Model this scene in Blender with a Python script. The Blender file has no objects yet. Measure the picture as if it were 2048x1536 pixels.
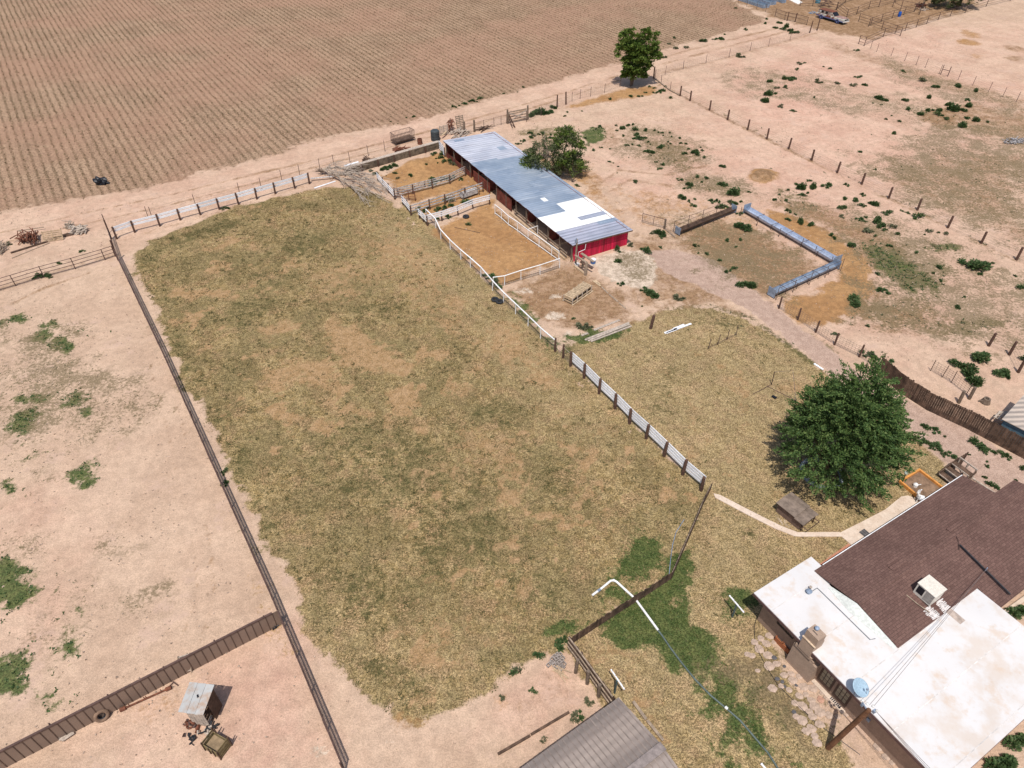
import bpy, bmesh, math, random
import numpy as np
from mathutils import Vector
R = math.radians
random.seed(7); rng = np.random.default_rng(11)
S = bpy.context.scene; COL = S.collection
# ------------------------------------------------------------------ camera, sky, sun, exposure
PITCH, CAMH, FPX = R(41.1), 40.0, 1424.0
cam = bpy.data.cameras.new("camera"); cam_o = bpy.data.objects.new("camera", cam); COL.objects.link(cam_o)
cam_o.location = (0, 0, CAMH); cam_o.rotation_euler = (math.pi/2 - PITCH, 0, 0)
cam.sensor_width = 36; cam.lens = 36*FPX/2048; cam.clip_start = 0.5; cam.clip_end = 3000
S.camera = cam_o
SUN_EL, SUN_AZ = R(66), R(-172)            # azimuth of the sun from +Y, clockwise
W = bpy.data.worlds.new("World"); S.world = W; W.use_nodes = True
wn = W.node_tree; sky = wn.nodes.new("ShaderNodeTexSky"); sky.sky_type = 'NISHITA'; sky.sun_disc = False
sky.sun_elevation = SUN_EL; sky.sun_rotation = SUN_AZ; sky.dust_density = 2.0
bg = wn.nodes["Background"]; bg.inputs[1].default_value = 0.115
wn.links.new(sky.outputs[0], bg.inputs[0])
sl = bpy.data.lights.new("sun", 'SUN'); sl.energy = 4.0; sl.angle = R(0.5); sl.color = (1, .955, .89)
so = bpy.data.objects.new("sun", sl); COL.objects.link(so)
so.rotation_euler = (math.pi/2 - SUN_EL, 0, math.pi - SUN_AZ)
to_sun = Vector((math.sin(SUN_AZ)*math.cos(SUN_EL), math.cos(SUN_AZ)*math.cos(SUN_EL), math.sin(SUN_EL)))
so.rotation_euler = to_sun.to_track_quat('Z', 'Y').to_euler()
S.view_settings.view_transform = 'Standard'; S.view_settings.look = 'None'
S.view_settings.exposure = 0.0; S.view_settings.gamma = 1.0; S.view_settings.use_curve_mapping = False

# ------------------------------------------------------------------ surveying helpers (photo pixel -> place)
CP, SP = math.cos(PITCH), math.sin(PITCH)
def ray(x, y):
    a = (x-1024)/FPX; b = -(y-768)/FPX
    return Vector((a, CP+b*SP, -SP+b*CP))
def P(x, y, z=0.0):                          # point of a horizontal plane at height z
    d = ray(x, y); t = (CAMH-z)/-d.z
    return Vector((d.x*t, d.y*t, z))
def PD(x, y, Y):                             # point of the upright plane at depth Y
    d = ray(x, y); t = Y/d.y
    return Vector((d.x*t, Y, CAMH+d.z*t))
def mpp(x, y):                               # metres per photo pixel across
    return (P(x+1, y)-P(x, y)).length

# ------------------------------------------------------------------ value noise for painting
def vnoise(x, y, seed=0):
    xi = np.floor(x).astype(np.int64); yi = np.floor(y).astype(np.int64)
    fx = x-xi; fy = y-yi; fx = fx*fx*(3-2*fx); fy = fy*fy*(3-2*fy)
    def h(a, b):
        n = (a*374761393 + b*668265263 + seed*1274126177) & 0x7fffffff
        n = ((n ^ (n >> 13))*1103515245) & 0x7fffffff
        return ((n ^ (n >> 16)) & 0xffff)/65535.0
    return (h(xi, yi)*(1-fx)+h(xi+1, yi)*fx)*(1-fy) + (h(xi, yi+1)*(1-fx)+h(xi+1, yi+1)*fx)*fy
def fbm(x, y, s=1.0, o=4, seed=0):
    v = 0; a = .5; t = 0
    for i in range(o):
        v = v+a*vnoise(x*s, y*s, seed+i*17); t += a; a *= .55; s *= 2.07
    return v/t
def sdist(px, py, poly):                     # signed distance, inside positive
    d = np.full(px.shape, 1e9); ins = np.zeros(px.shape, bool); n = len(poly)
    for i in range(n):
        ax, ay = poly[i]; bx, by = poly[(i+1) % n]
        ex, ey = bx-ax, by-ay; L = ex*ex+ey*ey+1e-9
        t = np.clip(((px-ax)*ex+(py-ay)*ey)/L, 0, 1)
        d = np.minimum(d, (px-ax-t*ex)**2+(py-ay-t*ey)**2)
        if abs(by-ay) > 1e-9:
            c = ((ay > py) != (by > py)) & (px < (bx-ax)*(py-ay)/(by-ay)+ax); ins ^= c
    return np.where(ins, 1, -1)*np.sqrt(d)
def sst(x): x = np.clip(x, 0, 1); return x*x*(3-2*x)
def gpoly(pts): return [tuple(P(*p)[:2]) for p in pts]
def ell(cx, cy, rx, ry, rot=0, n=14):
    c, s = math.cos(R(rot)), math.sin(R(rot))
    return [(cx+rx*math.cos(a)*c-ry*math.sin(a)*s, cy+rx*math.cos(a)*s+ry*math.sin(a)*c) for a in np.linspace(0, 2*math.pi, n, endpoint=False)]
def strip(pts, w):                           # ribbon of half width w px round a px line
    L, Rr = [], []
    for i, p in enumerate(pts):
        a = pts[max(i-1, 0)]; b = pts[min(i+1, len(pts)-1)]
        dx, dy = b[0]-a[0], b[1]-a[1]; l = math.hypot(dx, dy); ww = w[i] if isinstance(w, (list, tuple)) else w
        L.append((p[0]-dy/l*ww, p[1]+dx/l*ww)); Rr.append((p[0]+dy/l*ww, p[1]-dx/l*ww))
    return L+Rr[::-1]

# ------------------------------------------------------------------ object helpers
ORG = {}
def tag(o, label=None, cat=None, group=None, kind=None):
    if label: o['label'] = label
    if cat: o['category'] = cat
    if group: o['group'] = group
    if kind: o['kind'] = kind
    return o
def thing(name, label, cat, loc, group=None, rotz=0):
    o = bpy.data.objects.new(name, None); COL.objects.link(o); o.location = loc; o.rotation_euler[2] = rotz
    o.empty_display_size = .3; ORG[o.name] = Vector(loc)
    return tag(o, label, cat, group)
def link(name, me, parent=None, loc=None):
    o = bpy.data.objects.new(name, me); COL.objects.link(o)
    org = Vector(loc) if loc is not None else (ORG[parent.name] if parent else Vector((0, 0, 0)))
    ORG[o.name] = org
    if parent:
        o.parent = parent; o.location = org-ORG[parent.name]
    else: o.location = org
    return o
class MB:
    def __init__(s): s.v = []; s.f = []
    def add(s, v, f):
        n = len(s.v); s.v += [Vector(p) for p in v]; s.f += [tuple(i+n for i in q) for q in f]; return s
    def obox(s, c, ax, ay, az):              # centre and three half axes
        c, ax, ay, az = map(Vector, (c, ax, ay, az))
        v = [c+sx*ax+sy*ay+sz*az for sz in (-1, 1) for sy in (-1, 1) for sx in (-1, 1)]
        return s.add(v, [(0, 2, 3, 1), (4, 5, 7, 6), (0, 1, 5, 4), (2, 6, 7, 3), (0, 4, 6, 2), (1, 3, 7, 5)])
    def box(s, c, sx, sy, sz, rz=0):
        cc, ss = math.cos(rz)/2, math.sin(rz)/2
        return s.obox(c, (sx*cc, sx*ss, 0), (-sy*ss, sy*cc, 0), (0, 0, sz/2))
    def bar(s, p, q, w, h, up=(0, 0, 1)):    # board from p to q, w wide across, h along up
        p, q = Vector(p), Vector(q); d = q-p
        if d.length < 1e-6: return s
        side = d.cross(Vector(up))
        if side.length < 1e-6: side = d.cross(Vector((1, 0, 0)))
        side.normalize(); u = side.cross(d).normalized()
        return s.obox((p+q)/2, d/2, side*w/2, u*h/2)
    def tube(s, pts, r, n=6, cap=True):
        pts = [Vector(p) for p in pts]; b = len(s.v); k = len(pts)
        rr = r if isinstance(r, (list, tuple)) else [r]*k
        ref = None
        for i, p in enumerate(pts):
            d = (pts[min(i+1, k-1)]-pts[max(i-1, 0)]).normalized()
            if ref is None: ref = d.orthogonal().normalized()
            ref = (ref-d*ref.dot(d)); ref = ref.normalized() if ref.length > 1e-5 else d.orthogonal().normalized()
            e = d.cross(ref)
            for j in range(n):
                a = 2*math.pi*j/n; s.v.append(p+(ref*math.cos(a)+e*math.sin(a))*rr[i])
        for i in range(k-1):
            for j in range(n):
                s.f.append((b+i*n+j, b+i*n+(j+1) % n, b+(i+1)*n+(j+1) % n, b+(i+1)*n+j))
        if cap: s.f.append(tuple(b+j for j in range(n))[::-1]); s.f.append(tuple(b+(k-1)*n+j for j in range(n)))
        return s
    def prism(s, poly, z0, z1):
        n = len(poly); v = [(x, y, z0) for x, y in poly]+[(x, y, z1) for x, y in poly]
        ar = sum(poly[i][0]*poly[(i+1) % n][1]-poly[(i+1) % n][0]*poly[i][1] for i in range(n))
        if ar < 0:
            poly = poly[::-1]; return s.prism(poly, z0, z1)
        return s.add(v, [tuple(range(n))[::-1], tuple(range(n, 2*n))]+[(i, (i+1) % n, n+(i+1) % n, n+i) for i in range(n)])
    def lathe(s, c, prof, n=16, close=True):  # prof: (r, z)
        c = Vector(c); b = len(s.v); k = len(prof)
        for r, z in prof:
            for j in range(n):
                a = 2*math.pi*j/n; s.v.append(c+Vector((r*math.cos(a), r*math.sin(a), z)))
        for i in range(k-1):
            for j in range(n): s.f.append((b+i*n+j, b+i*n+(j+1) % n, b+(i+1)*n+(j+1) % n, b+(i+1)*n+j))
        if close:
            s.f.append(tuple(b+j for j in range(n))[::-1]); s.f.append(tuple(b+(k-1)*n+j for j in range(n)))
        return s
    def torus(s, c, R0, r, n=24, m=8, ax=Vector((0, 0, 1)), a0=0, a1=2*math.pi):
        ax = Vector(ax).normalized(); e1 = ax.orthogonal().normalized(); e2 = ax.cross(e1)
        full = abs(a1-a0-2*math.pi) < 1e-6; k = n if full else n+1; b = len(s.v); c = Vector(c)
        for i in range(k):
            a = a0+(a1-a0)*i/n; d = e1*math.cos(a)+e2*math.sin(a)
            for j in range(m):
                t = 2*math.pi*j/m; s.v.append(c+d*(R0+r*math.cos(t))+ax*r*math.sin(t))
        for i in range(n):
            for j in range(m):
                i2 = (i+1) % k
                s.f.append((b+i*m+j, b+i2*m+j, b+i2*m+(j+1) % m, b+i*m+(j+1) % m))
        return s
    def build(s, name, mat, parent=None, loc=None, smooth=False, bevel=0):
        if loc is None and not parent:
            xs = [p.x for p in s.v]; ys = [p.y for p in s.v]; loc = Vector(((min(xs)+max(xs))/2, (min(ys)+max(ys))/2, min(p.z for p in s.v)))
        org = Vector(loc) if loc is not None else ORG[parent.name]
        me = bpy.data.meshes.new(name); me.from_pydata([p-org for p in s.v], [], s.f)
        me.materials.append(mat)
        if smooth: me.polygons.foreach_set('use_smooth', [True]*len(me.polygons))
        me.update()
        o = link(name, me, parent, org)
        if bevel:
            m = o.modifiers.new('bevel', 'BEVEL'); m.width = bevel; m.segments = 1; m.limit_method = 'ANGLE'
        return o
def quads_mesh(name, V, mat):
    n = len(V)//4; me = bpy.data.meshes.new(name)
    me.vertices.add(4*n); me.vertices.foreach_set('co', np.ascontiguousarray(V, np.float32).ravel())
    me.loops.add(4*n); me.loops.foreach_set('vertex_index', np.arange(4*n, dtype=np.int32))
    me.polygons.add(n); me.polygons.foreach_set('loop_start', np.arange(0, 4*n, 4, dtype=np.int32))
    me.polygons.foreach_set('loop_total', np.full(n, 4, np.int32))
    me.materials.append(mat); me.update(calc_edges=True); return me
def unit(a): return a/(np.linalg.norm(a, axis=1, keepdims=True)+1e-9)
def leaf_quads(C, T, L, Wd, up=.6):
    n = len(C); T = unit(T+rng.normal(0, .25, (n, 3)))
    N = unit(rng.normal(0, 1, (n, 3))+np.array([0, 0, 1.0])*up*2)
    B = unit(np.cross(N, T)); L = np.broadcast_to(L, (n,))[:, None]; Wd = np.broadcast_to(Wd, (n,))[:, None]
    V = np.empty((n, 4, 3)); V[:, 0] = C-T*L/2; V[:, 1] = C+B*Wd/2; V[:, 2] = C+T*L/2; V[:, 3] = C-B*Wd/2
    return V.reshape(-1, 3)

# ------------------------------------------------------------------ materials
class T:
    def __init__(s, name):
        s.m = bpy.data.materials.new(name); s.m.use_nodes = True; s.nt = s.m.node_tree
        s.p = s.nt.nodes['Principled BSDF']; s.tc = s.nt.nodes.new('ShaderNodeTexCoord'); s.vec = s.tc.outputs['Object']
    def n(s, t, **k):
        x = s.nt.nodes.new('ShaderNode'+t)
        for a, b in k.items(): setattr(x, a, b)
        return x
    def set(s, sock, v):
        if hasattr(v, 'links') or isinstance(v, bpy.types.NodeSocket): s.nt.links.new(v, sock)
        elif isinstance(v, (tuple, list)) and len(v) == 3 and sock.type == 'RGBA': sock.default_value = (*v, 1)
        else: sock.default_value = v
    def noise(s, sc, det=4, ro=.6, vec=None, dist=0):
        x = s.n('TexNoise'); s.set(x.inputs['Vector'], vec or s.vec); x.inputs['Scale'].default_value = sc
        x.inputs['Detail'].default_value = det; x.inputs['Roughness'].default_value = ro; x.inputs['Distortion'].default_value = dist
        return x.outputs['Fac']
    def math(s, op, a, b=0.0, c=None):
        x = s.n('Math', operation=op); s.set(x.inputs[0], a); s.set(x.inputs[1], b)
        if c is not None: s.set(x.inputs[2], c)
        return x.outputs[0]
    def ss(s, v, lo, hi, a=0.0, b=1.0):
        x = s.n('MapRange', interpolation_type='SMOOTHSTEP'); s.set(x.inputs[0], v)
        x.inputs[1].default_value = lo; x.inputs[2].default_value = hi; x.inputs[3].default_value = a; x.inputs[4].default_value = b
        return x.outputs[0]
    def mix(s, f, a, b, bt='MIX'):
        x = s.n('Mix', data_type='RGBA', blend_type=bt); s.set(x.inputs[0], f); s.set(x.inputs[6], a); s.set(x.inputs[7], b)
        return x.outputs[2]
    def mul(s, col, f): # colour times a value socket
        x = s.n('Mix', data_type='RGBA', blend_type='MULTIPLY'); x.inputs[0].default_value = 1
        s.set(x.inputs[6], col); c = s.n('CombineColor'); [s.set(c.inputs[i], f) for i in range(3)]; s.nt.links.new(c.outputs[0], x.inputs[7])
        return x.outputs[2]
    def map(s, loc=(0, 0, 0), rot=0, sc=(1, 1, 1), vec=None):
        x = s.n('Mapping'); x.vector_type = 'TEXTURE'; s.set(x.inputs[0], vec or s.vec)
        x.inputs[1].default_value = loc; x.inputs[2].default_value = (0, 0, -rot); x.inputs[3].default_value = tuple(1/v for v in sc)
        return x.outputs[0]
    def island(s): return s.n('NewGeometry').outputs['Random Per Island']
    def objrand(s): return s.n('ObjectInfo').outputs['Random']
    def out(s, col, rough=.8, height=None, dist=.05, strength=.6, metal=0, spec=.3):
        s.set(s.p.inputs['Base Color'], col); s.set(s.p.inputs['Roughness'], rough); s.p.inputs['Metallic'].default_value = metal
        s.p.inputs['Specular IOR Level'].default_value = spec
        if height is not None:
            b = s.n('Bump'); b.inputs['Strength'].default_value = strength; b.inputs['Distance'].default_value = dist
            s.set(b.inputs['Height'], height); s.nt.links.new(b.outputs[0], s.p.inputs['Normal'])
        return s.m
def c_(c, k): return tuple(min(1, v*k) for v in c)
def smat(name, col, rough=.75, var=.25, sc=3, col2=None, metal=0, spec=.3, bump=.3, isl=.2):
    t = T(name); a = t.ss(t.noise(sc, 5, .65), .3, .7); c = t.mix(a, c_(col, 1-var), col2 or c_(col, 1+var))
    c = t.mul(c, t.ss(t.noise(sc*7, 3), .25, .75, .85, 1.12))
    c = t.mul(c, t.math('MULTIPLY_ADD', t.island(), isl, 1-isl/2))
    return t.out(c, rough, t.noise(sc*5, 4), .02, bump, metal, spec)
def leafmat(name, ramp, sc=.6, trans=.35):
    t = T(name); r = t.n('ValToRGB'); e = r.color_ramp.elements
    for i, c in enumerate(ramp):
        x = e[i] if i < 2 else e.new(1); x.position = i/(len(ramp)-1); x.color = (*c, 1)
    f = t.math('ADD', t.math('MULTIPLY', t.island(), .65), t.math('MULTIPLY', t.noise(sc, 3), .4))
    f = t.math('ADD', f, t.math('MULTIPLY_ADD', t.objrand(), .2, -.1)); t.set(r.inputs[0], f)
    c = r.outputs[0]; t.out(c, .6, spec=.25)
    tr = t.n('BsdfTranslucent'); t.set(tr.inputs[0], t.mix(.3, c, (.10, .13, .02))); mx = t.n('MixShader'); mx.inputs[0].default_value = trans
    o = t.nt.nodes['Material Output']; t.nt.links.new(t.p.outputs[0], mx.inputs[1]); t.nt.links.new(tr.outputs[0], mx.inputs[2]); t.nt.links.new(mx.outputs[0], o.inputs[0])
    return t.m
M = {}
M['post'] = smat('weathered_post', (.10, .055, .04), .85, .35, 4)
M['greypost'] = smat('grey_post', (.16, .12, .09), .85, .35, 4)
M['pipe'] = smat('rusty_pipe', (.085, .05, .042), .7, .35, 3)
M['tpost'] = smat('steel_tpost', (.12, .08, .065), .7, .3, 3)
M['white'] = smat('white_board', (.82, .83, .86), .6, .08, 2, col2=(.88, .89, .92))
M['whitep'] = smat('white_pipe', (.80, .79, .78), .45, .08, 2)
M['oldwhite'] = smat('peeling_white_board', (.46, .42, .39), .8, .5, 5, col2=(.68, .66, .65))
M['oldwood'] = smat('old_grey_wood', (.30, .23, .17), .85, .35, 5)
M['tanwood'] = smat('tan_wood', (.46, .34, .22), .8, .3, 4)
M['greywood'] = smat('bleached_wood', (.42, .35, .29), .85, .3, 5)
M['darkwood'] = smat('dark_fence_wood', (.105, .065, .045), .85, .45, 2, isl=.7)
M['rust'] = smat('rusted_steel', (.16, .06, .035), .85, .4, 4)
M['wire'] = smat('fence_wire', (.15, .12, .11), .6, .2, 2)
M['rubber'] = smat('tyre_rubber', (.025, .026, .03), .8, .3, 4)
M['black'] = smat('black_plastic', (.012, .013, .018), .45, .3, 4, bump=.1)
M['galv'] = smat('galvanised_steel', (.42, .48, .60), .42, .2, 2, metal=.25, spec=.5)
M['galvd'] = smat('dull_galvanised_steel', (.25, .31, .40), .5, .3, 2, metal=.2)
M['tuft'] = leafmat('tuft_blade', [(.05, .055, .02), (.085, .085, .032), (.125, .11, .045), (.19, .155, .07)], .3, .15)
M['stone'] = smat('field_stone', (.40, .30, .23), .95, .35, 3, isl=.6)
M['ash'] = smat('ash', (.14, .13, .14), .95, .6, 4, col2=(.55, .52, .52))
M['concrete'] = smat('concrete', (.60, .48, .38), .9, .12, 1.5)
M['bark'] = smat('bark', (.14, .10, .075), .9, .35, 6)
M['deadwood'] = smat('dead_branch', (.38, .30, .23), .9, .3, 4)
M['leaf_big'] = leafmat('dark_needle_leaf', [(.024, .055, .021), (.058, .115, .035), (.112, .182, .052), (.20, .26, .085)])
M['leaf_mid'] = leafmat('broad_leaf', [(.035, .07, .014), (.08, .14, .024), (.14, .20, .038), (.23, .27, .065)])
M['leaf_dry'] = leafmat('sparse_olive_leaf', [(.045, .07, .026), (.095, .12, .05), (.16, .175, .08), (.28, .25, .16)])
M['leaf_weed'] = leafmat('weed_leaf', [(.028, .062, .024), (.055, .105, .036), (.10, .155, .056), (.18, .22, .10)])
M['leaf_sage'] = leafmat('sage_leaf', [(.07, .085, .045), (.12, .13, .07), (.17, .175, .10), (.25, .23, .14)])
M['straw'] = leafmat('dry_grass_blade', [(.145, .108, .045), (.235, .172, .076), (.34, .25, .118), (.46, .345, .18)], .12, .15)
M['olive'] = leafmat('olive_grass_blade', [(.07, .074, .028), (.115, .108, .042), (.17, .145, .062), (.26, .20, .09)], .12, .15)
M['lawn'] = leafmat('green_grass_blade', [(.04, .075, .020), (.075, .115, .030), (.13, .155, .045), (.25, .22, .085)], .3, .15)
M['stubble'] = leafmat('field_stubble', [(.10, .07, .035), (.19, .135, .07), (.30, .21, .12), (.42, .30, .19)], .1, .1)
# ------------------------------------------------------------------ the ground: one painted sheet cut into its zones
FIELD = [(-90, 445), (0, 425), (180, 394), (325, 366), (512, 318), (600, 287), (850, 236), (1010, 186), (1125, 156), (1232, 128), (1332, 98), (1400, 80), (1475, 60), (1535, 42), (1462, 0), (1430, -30), (-90, -30)]
TRACK = [(-90, 445), (0, 425), (180, 394), (325, 366), (512, 318), (600, 287), (850, 236), (1010, 186), (1125, 156), (1232, 128), (1332, 98), (1400, 80), (1475, 60), (1535, 42), (1640, 58), (1500, 103), (1340, 148), (1240, 172), (1110, 218), (950, 264), (790, 306), (690, 338), (620, 362), (450, 414), (320, 455), (215, 490), (0, 560), (-90, 590)]
PAST = [(272, 512), (300, 483), (400, 443), (480, 412), (560, 393), (650, 376), (720, 372), (770, 395), (800, 420), (850, 462), (905, 515), (985, 594), (1110, 704), (1200, 794), (1300, 884), (1400, 975), (1412, 1000), (1380, 1070), (1340, 1152), (1250, 1198), (1137, 1288), (1100, 1308), (1050, 1335), (1000, 1375), (960, 1400), (900, 1432), (850, 1437), (760, 1420), (700, 1370), (640, 1285), (560, 1130), (490, 1005), (440, 895), (390, 795), (350, 715), (310, 618), (285, 565)]
LAWN = [(1116, 702), (1165, 682), (1265, 648), (1330, 618), (1420, 612), (1500, 640), (1590, 700), (1650, 742), (1720, 800), (1850, 890), (1892, 935), (1850, 1010), (1700, 1090), (1640, 1130), (1530, 1210), (1560, 1330), (1640, 1430), (1730, 1560), (1340, 1560), (1240, 1400), (1210, 1405), (1124, 1292), (1342, 1160), (1412, 990), (1200, 790)]
DRIVE = [(1300, 505), (1345, 498), (1420, 515), (1500, 575), (1560, 622), (1640, 684), (1715, 742), (1800, 795), (1900, 845), (2000, 900), (2110, 940), (2110, 1060), (2000, 1000), (1930, 955), (1890, 922), (1840, 885), (1740, 808), (1650, 738), (1560, 668), (1480, 612), (1400, 572), (1330, 545)]
YARD = [(1490, 1240), (1500, 1310), (1560, 1420), (1640, 1500), (1690, 1560), (1800, 1560), (1700, 1440), (1600, 1330), (1530, 1240)]
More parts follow.
